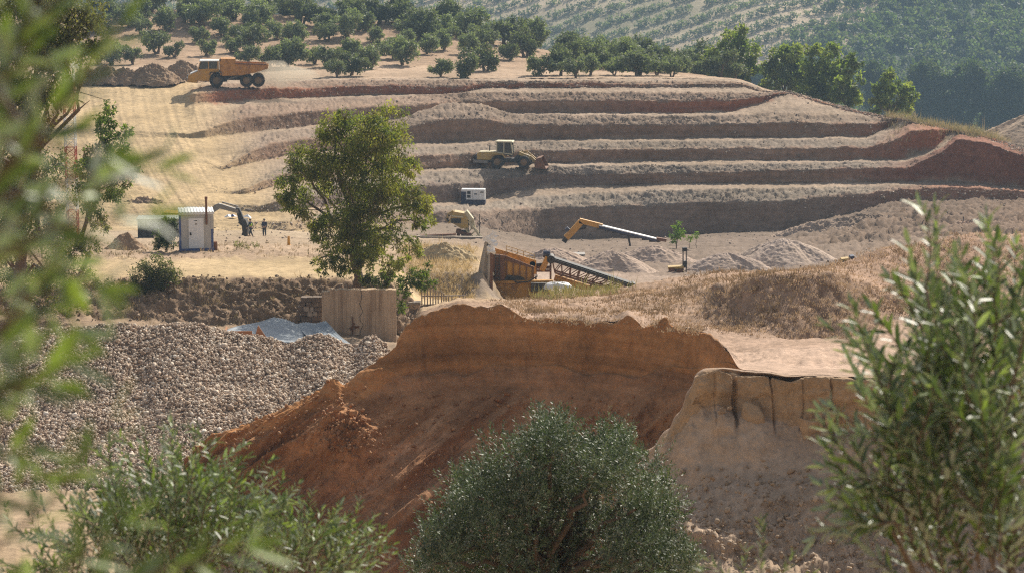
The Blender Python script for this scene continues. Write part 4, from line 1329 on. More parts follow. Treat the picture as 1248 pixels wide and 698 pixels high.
# bottom left
g = np.random.default_rng(23)
sh = wild_shoots(250, [(210, 655, 80, 58, 2.4), (300, 710, 100, 32, 0.8), (150, 695, 70, 45, 1.0), (90, 725, 80, 40, 0.6)], 88, 12.2, 0.8, g, 88)
sh += wild_shoots(40, [(385, 690, 45, 26, 1.0)], 62, 12.2, 0.5, g, 75)
sh += px_shoots([[(196, 650), (188, 600), (180, 560), (176, 528)], [(215, 640), (214, 590), (209, 550), (210, 520)], [(240, 660), (245, 600), (238, 560)], [(350, 700), (362, 660), (366, 620)], [(390, 700), (380, 660), (392, 622)], [(410, 700), (420, 670), (436, 652)], [(300, 690), (290, 640), (275, 612)], [(160, 650), (150, 600), (140, 570)]], 12.1, 0.5, g)
bB = (float(P(215, 349, 12.4)[0]), 12.6, CZ - 5.3)
near_olive("olive_bush", "leafy olive bush in the bottom left with upright shoots", sh, 0.060, 0.021, bB, [([bB, P(215, 1000, 12.4), P(215, 760, 12.3), P(212, 650, 12.2)], 0.07, 0.015), ([P(215, 960, 12.4), P(290, 800, 12.4), P(370, 690, 12.2)], 0.035, 0.008), ([P(215, 960, 12.4), P(160, 780, 12.4), P(140, 680, 12.2)], 0.03, 0.008)], g, bright=0.2, wide=0.24)

# small shoots at the bottom right
g = np.random.default_rng(24)
sh = px_shoots([[(930, 745), (926, 700), (930, 660), (928, 636)], [(900, 745), (885, 700), (860, 680)], [(945, 745), (950, 700), (965, 678)], [(915, 745), (905, 700), (908, 672)], [(880, 750), (866, 715), (856, 696)], [(960, 745), (972, 715), (990, 700)]], 9.0, 0.3, g)
bS = (float(P(925, 349, 9.2)[0]), 9.2, CZ - 4.3)
near_olive("olive_sapling", "few thin olive shoots poking up at the bottom edge right of the round olive", sh, 0.05, 0.018, bS, [([bS, P(925, 1000, 9.1), P(925, 745, 9.0)], 0.02, 0.006)], g, n_single=120, bright=0.35)

# round olive at the bottom centre: about five metres across, leaves a few pixels long
g = np.random.default_rng(25)
Dc = 38.0
sc = Dc / FPX
C0 = P(668, 668, Dc)
lobes = [(672, 560, 50), (620, 575, 48), (725, 572, 46), (575, 610, 46), (770, 600, 46), (640, 630, 60), (715, 630, 60), (545, 655, 42), (800, 645, 44), (600, 680, 60), (690, 690, 65), (770, 685, 55), (530, 690, 36), (820, 690, 34), (672, 535, 28), (745, 548, 24), (640, 745, 70), (740, 750, 70)]
C, Rr = [], []
for x, y, r in lobes:
    for k in range(3):
        C.append(P(x + g.normal() * r * 0.2, y + g.normal() * r * 0.2, Dc + g.uniform(-1.5, 1.5))); Rr.append(r * sc * g.uniform(0.75, 1.0))
C, Rr = np.array(C), np.array(Rr)
base = (float(C0[0]), Dc, CZ - 12.9)
root = thing("olive_tree", "large round silvery olive tree at the bottom centre below the orange cliff", "olive tree", base)
VV, FF, CC, n0 = [], [], [], 0
m = MB()
mid_ = np.array(base) + [0, 0, 1.7]
m.tube(limb(np.array(base) - [0, 0, 0.4], mid_, 0, 6, g) - base, np.linspace(0.24, 0.17, 6), 10)
for c in C:
    q = limb(mid_ + g.normal(size=3) * 0.08, c, 0.12, 8, g)
    m.tube(q - base, np.linspace(0.075, 0.02, 8), 6, cap=False)
for c, r in zip(C, Rr):
    ns = int(150 * r / 0.6)
    subs = [c + unit(g.normal(size=3) + np.array([0, 0, 0.2])) * r * g.uniform(0.55, 1.0) for _ in range(8)]
    shade = g.uniform(0.65, 1.4, 8)
    for q_ in range(ns):
        d = unit(g.normal(size=3) + np.array([0, -0.1, 0.3]))
        k_ = q_ % 8
        p0 = subs[k_] + d * r * 0.42 * g.random() ** 0.5
        dirn = unit(d * 0.7 + np.array([0, 0, 0.35]) + g.normal(size=3) * 0.75)
        ln = g.uniform(0.16, 0.34)
        line = p0 + dirn * np.linspace(0, ln, 5)[:, None] + np.array([0, 0, 1]) * (np.linspace(0, 1, 5)[:, None] ** 2) * 0.05
        pos, X, Z, LL = shoot_leaves(line, 0.034, 0.078, g, start=0.0)
        V, F = scatter(RHOMB, pos, X, Z, LL, LL * 0.29)
        VV.append(V); FF.append(F + n0); n0 += len(V)
        CC.append(np.repeat(np.array([(0.075, 0.108, 0.05), (0.10, 0.132, 0.066), (0.055, 0.08, 0.038)])[g.integers(0, 3)] * shade[k_] * g.uniform(0.8, 1.2, (len(pos), 1)), 4, axis=0))
M_silver = leaf_mat("silvery_olive_leaf", under=(0.22, 0.25, 0.195), rough=0.5, trans=0.12, spec=0.3)
np_obj("crown", np.concatenate(VV) - base, np.concatenate(FF), M_silver, np.concatenate(CC), parent=root)
m.build("trunk", M_bark, root, smooth=True)
print("centre olive leaves", len(np.concatenate(FF)))


# ------------------------------------------------------------------ heaps of sand and gravel standing on the ground
def heap(name, label, cat, px, py_top, D, half_px, height, mat, col, group=None, seed=0, ridge=0.0, rough=0.14, depth=1.0, n=90, sink=0.6):
    """Loose heap at its angle of rest: a cone (stretched along x by ridge) with gullies and a rounded top."""
    base = np.array(P(px, py_top, D)) - [0, 0, height]
    s = D / FPX
    rad = half_px * s
    th = np.linspace(0, 2 * PI, n * 2, endpoint=False)
    rr = np.linspace(0, 1.0, n)
    T, Q = np.meshgrid(th, rr)
    lob = 1 + 0.12 * np.sin(T * 3 + seed) + 0.08 * np.sin(T * 5 + seed * 2)
    X = np.cos(T) * Q * rad * lob * (1 + 0 * Q) + np.cos(T) * ridge * s * np.minimum(Q * 3, 1)
    Y = np.sin(T) * Q * rad * depth * lob
    Z = (height + sink) * (1 - np.sqrt(Q * Q + 0.006)) - sink + 0.0
    q = np.stack([X.ravel() + base[0], Y.ravel() + base[1], Z.ravel() + base[2]], -1)
    gul = fbm(np.stack([T.ravel() * 2.4 + seed, Q.ravel() * 0.8, np.zeros(Q.size)], -1), 1.0, 4)
    dz = (rough * fbm(q, 1.0, 4, 0.6, True) + rough * 0.5 * fbm(q, 0.3, 2)) + 0.09 * height * gul * np.clip(Q.ravel() * 4, 0, 1)
    q[:, 2] += dz
    nt_ = n * 2
    i = np.arange(Q.size).reshape(Q.shape)
    F = np.stack([i[:-1, :], np.roll(i[:-1, :], -1, 1), np.roll(i[1:, :], -1, 1), i[1:, :]], -1).reshape(-1, 4)[:, ::-1]
    o = np_obj(name, q - base, F, mat, np.tile(np.array([col]), (len(q), 1)), smooth=True)
    o.location = base
    tag(o, label, cat, group)
    Ground.pts.append(q.astype(np.float32))
    return o


M_gravel = earth_mat("fine_gravel", big=4.0, small=0.25, bump=0.6, bump_scale=6.0, speck=0.3, contrast=0.15)
GP = (0.46, 0.36, 0.285)
heap("sand_heap", "large conical pinkish gravel heap in the middle of the pit", "heap", 955, 288, 229, 88, 3.5, M_gravel, GP, "gravel heaps on the pit floor", 1, ridge=10)
heap("sand_heap", "low gravel heap leaning on the left side of the large conical heap", "heap", 885, 306, 224, 66, 2.4, M_gravel, (0.44, 0.34, 0.27), "gravel heaps on the pit floor", 2, ridge=16)
heap("sand_heap", "gravel heap just right of the black conveyor's middle", "heap", 745, 303, 220, 72, 2.6, M_gravel, (0.44, 0.335, 0.26), "gravel heaps on the pit floor", 3, ridge=8)
heap("sand_heap", "broad gravel heap below the long raised stacker arm", "heap", 795, 297, 238, 78, 2.6, M_gravel, (0.41, 0.31, 0.24), "gravel heaps on the pit floor", 4, ridge=12)
heap("sand_heap", "low gravel heap between the hopper and the stacker arm", "heap", 672, 300, 225, 74, 2.6, M_gravel, (0.41, 0.31, 0.24), "gravel heaps on the pit floor", 5, ridge=14)
heap("soil_heap", "rough rocky soil heap under the lowest bench on the right", "heap", 1060, 262, 276, 95, 3.4, M_pit, (0.33, 0.25, 0.19), None, 6, ridge=40, rough=0.5)
heap("soil_heap", "rough brown soil heap behind the yellow excavator roof", "heap", 1195, 268, 262, 85, 3.2, M_pit, (0.32, 0.22, 0.16), None, 7, ridge=25, rough=0.5)
# spoil heaps behind the dump truck
for k, (x, y, h, hf, lab) in enumerate([(128, 81, 2.0, 26, "leftmost rounded spoil heap behind the haul road"), (152, 84, 1.7, 22, "low spoil heap second from the left behind the haul road"), (186, 79, 2.2, 32, "broad spoil heap left of the dump truck"), (222, 75, 2.6, 30, "tall spoil heap partly behind the dump truck cab"), (105, 84, 1.8, 20, "small spoil heap at the left end by the mast")]):
    heap("spoil_heap", lab, "heap", x, y, 334 + (k == 3) * 5, hf, h, M_pit, (0.28, 0.195, 0.125), "spoil heaps along the haul road", 10 + k, n=60, rough=0.55, ridge=6)
heap("spoil_heap", "grey gravel heap on the skyline at the right edge", "heap", 1262, 134, 330, 85, 4.6, M_pit, (0.38, 0.29, 0.21), None, 20, n=60, rough=0.2)
heap("soil_mound", "pale ridged soil mound left of the hut below the green shrub", "heap", 152, 282, 172, 42, 1.7, M_mid, (0.36, 0.25, 0.16), None, 21, n=60, rough=0.25)
heap("soil_mound", "dark brown topped mound behind the left side of the hut", "heap", 176, 243, 262, 48, 1.5, M_pit, (0.26, 0.18, 0.12), None, 22, n=60, rough=0.5, ridge=14)
heap("straw_mound", "straw coloured dry mound left of the grey hanging canvas", "heap", 540, 297, 178, 48, 1.7, M_top, (0.52, 0.40, 0.23), None, 23, n=70, rough=0.3, ridge=16)

# ------------------------------------------------------------------ machine paints
ORANGE = (0.50, 0.20, 0.035)
M_orange = paint("dusty_orange_paint", (0.62, 0.31, 0.045), 0.55, wear=0.3, dirt=(0.32, 0.20, 0.11), scale=1.2)
M_body = paint("worn_orange_steel", (0.56, 0.26, 0.055), 0.7, wear=0.5, dirt=(0.22, 0.10, 0.045), scale=1.3)
M_yellow = paint("dusty_yellow_paint", (0.50, 0.33, 0.09), 0.55, wear=0.4, dirt=(0.34, 0.25, 0.15), scale=1.4)
M_cream = paint("dusty_cream_paint", (0.62, 0.55, 0.36), 0.5, wear=0.2, scale=1.2)
M_white = paint("white_paint", (0.78, 0.78, 0.76), 0.45, wear=0.12, dirt=(0.5, 0.45, 0.38), scale=1.5)
M_hutshade = paint("hut_shaded_front", (0.50, 0.48, 0.44), 0.5, wear=0.12, dirt=(0.45, 0.41, 0.35), scale=1.3)  # white hut's sunless front: its shade is mixed into this grey
M_door = paint("hut_door", (0.80, 0.80, 0.79), 0.45, wear=0.08, dirt=(0.55, 0.5, 0.45), scale=1.3)
M_blue = paint("blue_paint", (0.05, 0.10, 0.28), 0.5, wear=0.2, scale=2)
M_navy = paint("navy_paint", (0.022, 0.035, 0.08), 0.5, wear=0.15, scale=2)
M_glass = paint("cab_glass", (0.02, 0.028, 0.03), 0.08, wear=0.05, dirt=(0.1, 0.1, 0.09), spec=0.7)
M_tyre = paint("dusty_tyre", (0.022, 0.021, 0.02), 0.9, wear=0.35, dirt=(0.16, 0.12, 0.085), scale=2.2)
M_rim = paint("dusty_rim", (0.22, 0.135, 0.065), 0.6, wear=0.4, scale=3)
M_dark = paint("dark_steel", (0.03, 0.028, 0.026), 0.6, wear=0.3, dirt=(0.13, 0.10, 0.075), scale=2)
M_grey = paint("grey_steel", (0.25, 0.235, 0.215), 0.55, metal=0.3, wear=0.3, dirt=(0.22, 0.17, 0.12), scale=2)
M_rust = paint("rusty_steel", (0.22, 0.10, 0.05), 0.8, wear=0.45, dirt=(0.11, 0.06, 0.04), scale=2.2)
M_rustor = paint("rusty_orange_plate", (0.58, 0.29, 0.055), 0.75, wear=0.45, dirt=(0.12, 0.06, 0.035), scale=1.1)
M_rubber = paint("conveyor_belt", (0.016, 0.016, 0.017), 0.7, wear=0.2, dirt=(0.09, 0.08, 0.07), scale=3)
M_red = paint("mast_red", (0.42, 0.06, 0.04), 0.6, wear=0.2, scale=3)
M_wood = paint("weathered_plank", (0.42, 0.19, 0.085), 0.85, wear=0.3, dirt=(0.25, 0.13, 0.07), scale=3)


def wheel(parent, x, y, z, r, w, rim=M_rim, name="wheel", n=26):
    """Lugged tyre with a dished rim, axle along y."""
    t = MB()
    prof = [(0.56, -0.5), (0.9, -0.5), (1.0, -0.38), (1.0, 0.38), (0.9, 0.5), (0.56, 0.5)]
    vs, fs = [], []
    k = len(prof)
    for i in range(n * 2):
        a = 2 * PI * i / (n * 2)
        for j, (pr, py) in enumerate(prof):
            rr = pr * r * (0.955 if (i % 2 and pr >= 0.99) else 1)
            vs.append((math.cos(a) * rr, py * w, math.sin(a) * rr))
    for i in range(n * 2):
        for j in range(k):
            a, b = i * k + j, i * k + (j + 1) % k
            c, d = ((i + 1) % (n * 2)) * k + (j + 1) % k, ((i + 1) % (n * 2)) * k + j
            fs.append((a, d, c, b))
    t.add(vs, fs)
    o = t.build(name, M_tyre, parent)
    o.location = (x, y, z)
    m = MB()
    m.tube([(0, -0.30 * w, 0), (0, 0.30 * w, 0)], r * 0.56, 20)
    m.tube([(0, -0.46 * w, 0), (0, 0.46 * w, 0)], r * 0.24, 14)
    for q in range(6):
        a = q * PI / 3
        m.bar((math.cos(a) * r * 0.4, -0.42 * w, math.sin(a) * r * 0.4), (math.cos(a) * r * 0.4, 0.42 * w, math.sin(a) * r * 0.4), r * 0.07)
    m.build("rim", rim, o)
    return o


# ------------------------------------------------------------------ dump truck, nose to the left (-x)
t = thing("dump_truck", "orange articulated dump truck raising dust on the top haul road", "dump truck", Ground.at(278, 101, 326, 3.0), R(6))
ox = -5.3
def X(v): return v + ox
m = MB(); m.prism([(X(3.0), 0.95), (X(9.9), 0.85), (X(9.9), 1.35), (X(3.0), 1.5)], -0.55, 0.55); m.box(X(4.3), X(5.2), -0.75, 0.75, 0.7, 1.5); m.tube([(X(3.78), -1.2, 0.92), (X(3.78), 1.2, 0.92)], 0.2, 10); m.tube([(X(7.7), -1.2, 0.88), (X(7.7), 1.2, 0.88)], 0.2, 10); m.tube([(X(9.25), -1.2, 0.88), (X(9.25), 1.2, 0.88)], 0.2, 10); m.bar((X(6.9), -0.7, 1.2), (X(9.6), -0.7, 1.0), 0.25, 0.4); m.bar((X(6.9), 0.7, 1.2), (X(9.6), 0.7, 1.0), 0.25, 0.4)
m.build("chassis", M_dark, t)
m = MB(); m.prism([(X(0.15), 0.95), (X(2.95), 0.85), (X(2.95), 1.35), (X(3.2), 1.85), (X(4.2), 2.05), (X(4.2), 2.2), (X(1.35), 2.15), (X(0.35), 1.72), (X(0.08), 1.5)], -1.25, 1.25)
m.build("hood", M_orange, t, bevel=0.08)
m = MB(); m.prism([(X(0.42), 1.78), (X(1.4), 2.2), (X(1.4), 2.25), (X(0.38), 1.84)], -1.05, 1.05); m.build("hood_top", M_white, t)
m = MB(); m.prism([(X(-0.05), 0.72), (X(1.3), 0.62), (X(1.3), 0.95), (X(-0.05), 1.05)], -1.35, 1.35); m.build("bumper", M_orange, t, bevel=0.05)
m = MB(); m.box(X(0.0), X(0.1), -0.85, 0.85, 1.12, 1.62)
for k in range(6): m.box(X(-0.03), X(0.02), -0.8, 0.8, 1.16 + k * 0.075, 1.19 + k * 0.075)
m.build("grille", M_dark, t)
for s in (-1, 1):
    m = MB(); m.tube([(X(0.02), s * 1.05, 1.3), (X(-0.06), s * 1.05, 1.3)], 0.13, 12); m.build("headlight", M_white, t)
m = MB(); m.prism([(X(1.35), 2.1), (X(4.05), 2.15), (X(4.0), 3.42), (X(1.75), 3.42)], -0.95, 0.95); cabin = m.build("cab", M_glass, t, bevel=0.05)
m = MB()
for s in (-1, 1):
    m = MB(); m.bar((X(1.33), s * 0.96, 2.1), (X(1.74), s * 0.96, 3.42), 0.1); m.bar((X(4.04), s * 0.96, 2.1), (X(4.0), s * 0.96, 3.42), 0.16); m.bar((X(2.75), s * 0.97, 2.1), (X(2.8), s * 0.97, 3.42), 0.09); m.bar((X(1.35), s * 0.97, 2.25), (X(4.05), s * 0.97, 2.3), 0.1, 0.32)
    m.build("cab_frame", M_orange, cabin)
m = MB(); m.prism([(X(1.55), 3.42), (X(4.15), 3.42), (X(4.15), 3.54), (X(1.65), 3.56)], -1.08, 1.08); m.build("cab_roof", M_white, cabin, bevel=0.03)
m = MB(); m.bar((X(1.4), -1.0, 3.2), (X(1.2), -1.5, 3.1), 0.05); m.box(X(1.12), X(1.2), -1.7, -1.4, 2.5, 3.1); m.build("mirror", M_dark, t)
m = MB(); m.tube([(X(4.3), -0.9, 1.8), (X(4.3), -0.9, 3.6), (X(4.45), -0.9, 3.75)], 0.09, 10); m.build("exhaust", M_dark, t)
m = MB(); m.prism([(X(3.0), 1.7), (X(3.1), 1.98), (X(4.4), 1.98), (X(4.6), 1.5), (X(4.75), 1.5), (X(4.5), 2.08), (X(3.0), 2.08), (X(2.85), 1.7)], -1.45, -0.9); m.prism([(X(3.0), 1.7), (X(3.1), 1.98), (X(4.4), 1.98), (X(4.6), 1.5), (X(4.75), 1.5), (X(4.5), 2.08), (X(3.0), 2.08), (X(2.85), 1.7)], 0.9, 1.45); m.build("fender", M_dark, t)
# hopper body: two sloping side walls, floor and headboard, open at the top and tail
m = MB()
side = [(X(4.55), 1.55), (X(7.3), 1.65), (X(8.8), 1.95), (X(10.55), 2.5), (X(10.7), 2.95), (X(10.35), 3.05), (X(6.35), 3.2), (X(6.3), 3.75), (X(4.45), 3.78), (X(4.3), 3.3)]
m.prism(side, -1.48, -1.36); m.prism(side, 1.36, 1.48)
m.prism([(X(4.55), 1.5), (X(7.3), 1.6), (X(8.8), 1.9), (X(10.6), 2.45), (X(10.6), 2.6), (X(7.2), 1.8), (X(4.55), 1.7)], -1.36, 1.36)
m.prism([(X(4.3), 1.6), (X(4.5), 1.6), (X(4.5), 3.77), (X(4.3), 3.3)], -1.36, 1.36)
m.prism([(X(4.35), 3.68), (X(6.3), 3.66), (X(6.3), 3.76), (X(4.4), 3.79)], -1.36, 1.36)
body = m.build("dump_body", M_body, t)
for s in (-1, 1):
    for xx in (5.4, 6.7, 7.9, 9.0):
        zb = float(np.interp(xx, [4.55, 7.3, 8.8, 10.55], [1.55, 1.65, 1.95, 2.5]))
        m = MB(); m.bar((X(xx), s * 1.53, zb + 0.05), (X(xx + 0.1), s * 1.53, 3.1), 0.14, 0.12); m.build("rib", M_body, body)
    m = MB(); m.bar((X(6.35), s * 1.54, 3.16), (X(10.35), s * 1.54, 3.0), 0.14, 0.18); m.build("top_rail", M_rust, body)

for s in (-1, 1):
    wheel(t, X(3.78), s * 1.15, 0.92, 0.92, 0.6); wheel(t, X(7.72), s * 1.15, 0.88, 0.88, 0.6); wheel(t, X(9.28), s * 1.15, 0.88, 0.88, 0.6)
m = MB(); m.bar((X(5.3), -0.5, 1.0), (X(7.0), -0.55, 1.6), 0.16); m.bar((X(5.3), 0.5, 1.0), (X(7.0), 0.55, 1.6), 0.16); m.build("hoist_ram", M_grey, t)

# ------------------------------------------------------------------ wheel loader, engine to the left, bucket to the right
t = thing("wheel_loader", "dusty yellow wheel loader parked on the middle bench", "wheel loader", Ground.at(620, 204, 311, 1.0), R(-8))
ox = -4.2
m = MB(); m.prism([(X(0.25), 1.0), (X(2.9), 1.0), (X(3.2), 1.35), (X(3.0), 2.0), (X(0.5), 1.95), (X(0.2), 1.8)], -0.9, 0.9); m.build("engine_hood", M_yellow, t, bevel=0.08)
m = MB(); m.prism([(X(0.45), 1.95), (X(2.9), 2.0), (X(2.9), 2.07), (X(0.5), 2.03)], -0.8, 0.8); m.build("hood_top", M_cream, t)
m = MB(); m.box(X(0.08), X(0.26), -0.7, 0.7, 1.0, 1.75)
for k in range(7): m.box(X(0.04), X(0.09), -0.65, 0.65, 1.06 + k * 0.1, 1.1 + k * 0.1)
m.build("radiator_grille", M_navy, t)
m = MB(); m.prism([(X(-0.2), 0.65), (X(1.7), 0.55), (X(1.7), 0.95), (X(-0.2), 1.0)], -1.15, 1.15); m.build("counterweight", M_grey, t, bevel=0.06)
m = MB(); m.prism([(X(1.5), 0.7), (X(5.2), 0.7), (X(5.2), 1.2), (X(1.5), 1.15)], -0.55, 0.55); m.prism([(X(5.0), 0.6), (X(7.0), 0.6), (X(6.9), 1.55), (X(5.7), 2.0), (X(5.0), 1.4)], -0.5, 0.5); m.tube([(X(2.9), -1.1, 0.82), (X(2.9), 1.1, 0.82)], 0.2, 10); m.tube([(X(6.3), -1.1, 0.82), (X(6.3), 1.1, 0.82)], 0.2, 10); m.build("chassis", M_dark, t)
m = MB(); m.prism([(X(2.75), 1.95), (X(4.75), 1.45), (X(4.8), 2.1), (X(4.6), 3.25), (X(2.8), 3.25)], -0.75, 0.75); c = m.build("cab", M_glass, t, bevel=0.04)
m = MB()
for s in (-1, 1):
    m = MB()
    for a, b in (((2.78, 1.95), (2.8, 3.25)), ((3.7, 1.8), (3.7, 3.25)), ((4.8, 1.9), (4.6, 3.25)), ((2.75, 2.0), (4.78, 1.75))):
        m.bar((X(a[0]), s * 0.77, a[1]), (X(b[0]), s * 0.77, b[1]), 0.11)
    m.build("cab_frame", M_cream, c)
m = MB(); m.prism([(X(2.55), 3.25), (X(4.85), 3.25), (X(4.75), 3.4), (X(2.65), 3.4)], -0.9, 0.9); m.build("cab_roof", M_cream, c, bevel=0.03)
for s in (-1, 1):
    m = MB(); m.prism([(X(2.0), 1.55), (X(2.3), 1.75), (X(3.5), 1.75), (X(3.9), 1.3), (X(4.0), 1.35), (X(3.6), 1.85), (X(2.2), 1.85), (X(1.9), 1.6)], s * 0.75 - 0.0, s * 1.25); m.build("fender", M_yellow, t)
    m = MB(); m.bar((X(5.6), s * 0.5, 1.9), (X(7.1), s * 0.6, 1.35), 0.2, 0.42); m.bar((X(7.05), s * 0.6, 1.45), (X(8.0), s * 0.65, 0.6), 0.2, 0.36); m.build("lift_arm", M_yellow, t)
    wheel(t, X(2.9), s * 1.1, 0.82, 0.82, 0.58); wheel(t, X(6.3), s * 1.1, 0.82, 0.82, 0.58)
m = MB(); m.bar((X(5.5), 0, 1.85), (X(6.6), 0, 2.05), 0.2, 0.3); m.bar((X(6.6), 0, 2.05), (X(7.6), 0, 1.2), 0.14, 0.2); m.build("tilt_ram", M_yellow, t)
m = MB()
prof = [(X(7.75), 0.12), (X(9.2), 0.02), (X(9.2), 0.1), (X(7.95), 0.25), (X(7.8), 0.7), (X(8.0), 1.25), (X(8.5), 1.4), (X(8.5), 1.48), (X(7.9), 1.33), (X(7.65), 0.75)]
m.prism(prof, -1.45, 1.45)
sidep = [(X(7.75), 0.12), (X(9.2), 0.02), (X(8.5), 1.45), (X(7.95), 1.33), (X(7.66), 0.75)]
m.prism(sidep, -1.49, -1.43); m.prism(sidep, 1.43, 1.49)
m.build("bucket", M_rust, t)
m = MB(); m.tube([(X(1.7), 0.4, 2.0), (X(1.7), 0.4, 2.75)], 0.07, 8); m.build("exhaust", M_dark, t)

# ------------------------------------------------------------------ generator
t = thing("generator", "white and navy generator set standing on the edge of the lowest bench", "generator", Ground.at(577, 250.5, 299.6, 0.6), R(-4))
m = MB(); m.box(-1.45, 1.45, -0.6, 0.6, 0.55, 1.85); c = m.build("canopy", M_white, t, bevel=0.05)
m = MB(); m.box(-1.5, 1.5, -0.65, 0.65, 0.0, 0.55); m.build("base_tank", M_navy, t, bevel=0.03)
m = MB(); m.box(-1.475, -0.86, -0.625, 0.625, 0.55, 1.55); m.build("radiator_panel", M_navy, c)
m = MB(); m.box(-0.72, -0.30, -0.63, -0.6, 1.25, 1.6); m.build("vent", M_dark, c)
m = MB(); m.box(-0.72, -0.30, -0.63, -0.6, 0.8, 1.15); m.build("vent", M_dark, c)
m = MB(); m.box(0.15, 0.5, -0.63, -0.6, 1.2, 1.35); m.build("nameplate", M_navy, c)
m = MB(); m.box(0.9, 1.3, -0.63, -0.6, 1.4, 1.6); m.build("control_panel", M_grey, c)
for xx in (-0.05, 0.72):
    m = MB(); m.box(xx, xx + 0.025, -0.615, -0.6, 0.6, 1.8); m.build("door_seam", M_grey, c)

# ------------------------------------------------------------------ white hut
t = thing("hut", "white portable hut with a front greyed for shade, white door and stovepipe beside the dirt track", "hut", Ground.at(240, 305, 165, 1.5) + Vector((0, 0, -0.05)), R(9))
W2_, Hh, Dp = 1.14, 2.66, 2.3
m = MB(); m.box(-W2_, W2_, 0, 0.06, 0.22, Hh); m.build("front_wall", M_hutshade, t)
m = MB(); m.box(W2_ - 0.06, W2_, 0.06, Dp, 0.22, Hh)
wr = m.build("side_wall", M_white, t)
m = MB(); m.box(-W2_, -W2_ + 0.06, 0.06, Dp, 0.22, Hh); m.build("side_wall", M_white, t)
m = MB(); m.box(-W2_ + 0.06, W2_ - 0.06, Dp - 0.06, Dp, 0.22, Hh); m.build("back_wall", M_white, t)
m = MB(); m.box(-W2_ + 0.06, W2_ - 0.06, 0.06, Dp - 0.06, 0.22, 0.3); m.build("floor", M_grey, t)
m = MB()
m.box(-W2_ - 0.05, W2_ + 0.05, -0.06, Dp + 0.06, Hh, Hh + 0.07)
for k in range(12):
    xx = -W2_ + 0.02 + k * (2 * W2_ - 0.06) / 11
    m.box(xx - 0.025, xx + 0.035, -0.07, Dp + 0.07, Hh + 0.07, Hh + 0.105)
rf = m.build("roof", M_white, t)
m = MB(); m.box(-W2_ - 0.06, W2_ + 0.06, -0.085, -0.06, Hh - 0.1, Hh + 0.06); m.build("fascia", M_white, rf)
m = MB(); m.box(-0.52, 0.48, -0.035, 0.0, 0.26, 2.3); d = m.build("door", M_door, t)
m = MB(); m.box(-0.57, -0.52, -0.03, 0, 0.26, 2.36); m.box(0.48, 0.53, -0.03, 0, 0.26, 2.36); m.box(-0.57, 0.53, -0.032, 0, 2.3, 2.36); m.build("door_frame", M_hutshade, t)
m = MB(); m.box(-0.46, -0.36, -0.06, -0.035, 1.15, 1.35); m.bar((-0.44, -0.09, 1.22), (-0.32, -0.09, 1.22), 0.03); m.bar((-0.44, -0.035, 1.22), (-0.44, -0.09, 1.22), 0.03); m.build("handle", M_dark, d)
m = MB(); m.box(-0.13, 0.06, -0.045, -0.035, 2.12, 2.17); m.build("notice", M_dark, d)
m = MB(); m.box(-0.08, 0.02, -0.045, -0.035, 1.86, 1.98); m.build("notice", M_grey, d)
m = MB(); m.box(-W2_ - 0.03, -W2_ + 0.10, -0.025, 0.0, 0.05, Hh - 0.05); m.build("corner_trim", M_blue, t)
m = MB(); m.box(W2_ - 0.16, W2_ - 0.02, -0.025, 0.0, 0.25, 1.55); m.build("corner_trim", M_blue, t)
m = MB(); m.box(W2_ - 0.17, W2_ + 0.01, -0.022, 0.0, 1.55, Hh - 0.05); m.build("corner_trim", M_hutshade, t)
m = MB(); m.box(W2_, W2_ + 0.03, 0.75, 1.6, 1.25, 2.25); w = m.build("window", M_glass, t)
m = MB(); m.box(W2_ + 0.002, W2_ + 0.05, 0.7, 0.75, 1.2, 2.3); m.box(W2_ + 0.002, W2_ + 0.05, 1.6, 1.65, 1.2, 2.3); m.box(W2_ + 0.002, W2_ + 0.05, 0.75, 1.6, 2.25, 2.3); m.box(W2_ + 0.002, W2_ + 0.06, 0.7, 1.65, 1.15, 1.2); m.build("frame", M_grey, w)
m = MB(); m.tube([(0.68, 0.02, 1.9), (0.68, -0.06, 2.0), (0.68, -0.09, 3.65)], 0.075, 12); m.tube([(0.68, -0.09, 3.6), (0.68, -0.09, 3.78)], 0.1, 12); m.build("stovepipe", M_rust, t)
m = MB(); m.box(-W2_ - 0.04, W2_ + 0.04, -0.03, 0.12, 0.08, 0.24); m.box(-W2_ - 0.04, W2_ + 0.04, Dp - 0.12, Dp + 0.02, 0.08, 0.24); m.build("base_frame", M_blue, t)
M_concrete = paint("rough_concrete", (0.36, 0.30, 0.235), 0.9, wear=0.3, dirt=(0.2, 0.15, 0.11), scale=1.8, spec=0.2)
for k, (xx, yy) in enumerate([(-0.95, 0.1), (0.95, 0.1), (-0.95, Dp - 0.3), (0.95, Dp - 0.3)]):
    m = MB(); m.box(xx - 0.2, xx + 0.2, yy - 0.1, yy + 0.25, -0.35, 0.085); m.build("footing_block", M_concrete, t, bevel=0.015)
m = MB(); m.box(-0.85, 0.75, -0.55, -0.08, -0.3, 0.1); m.build("step", M_concrete, t, bevel=0.02)

m = MB(); m.tube([(0, 0, 0), (0, 0, 0.62)], [0.16, 0.14], 9); o = m.build("gas_bottle", M_rust, None, bevel=0.02); o.location = Ground.at(262.5, 305, 165.5); tag(o, "rusty brown drum behind the right front corner of the hut", "drum")

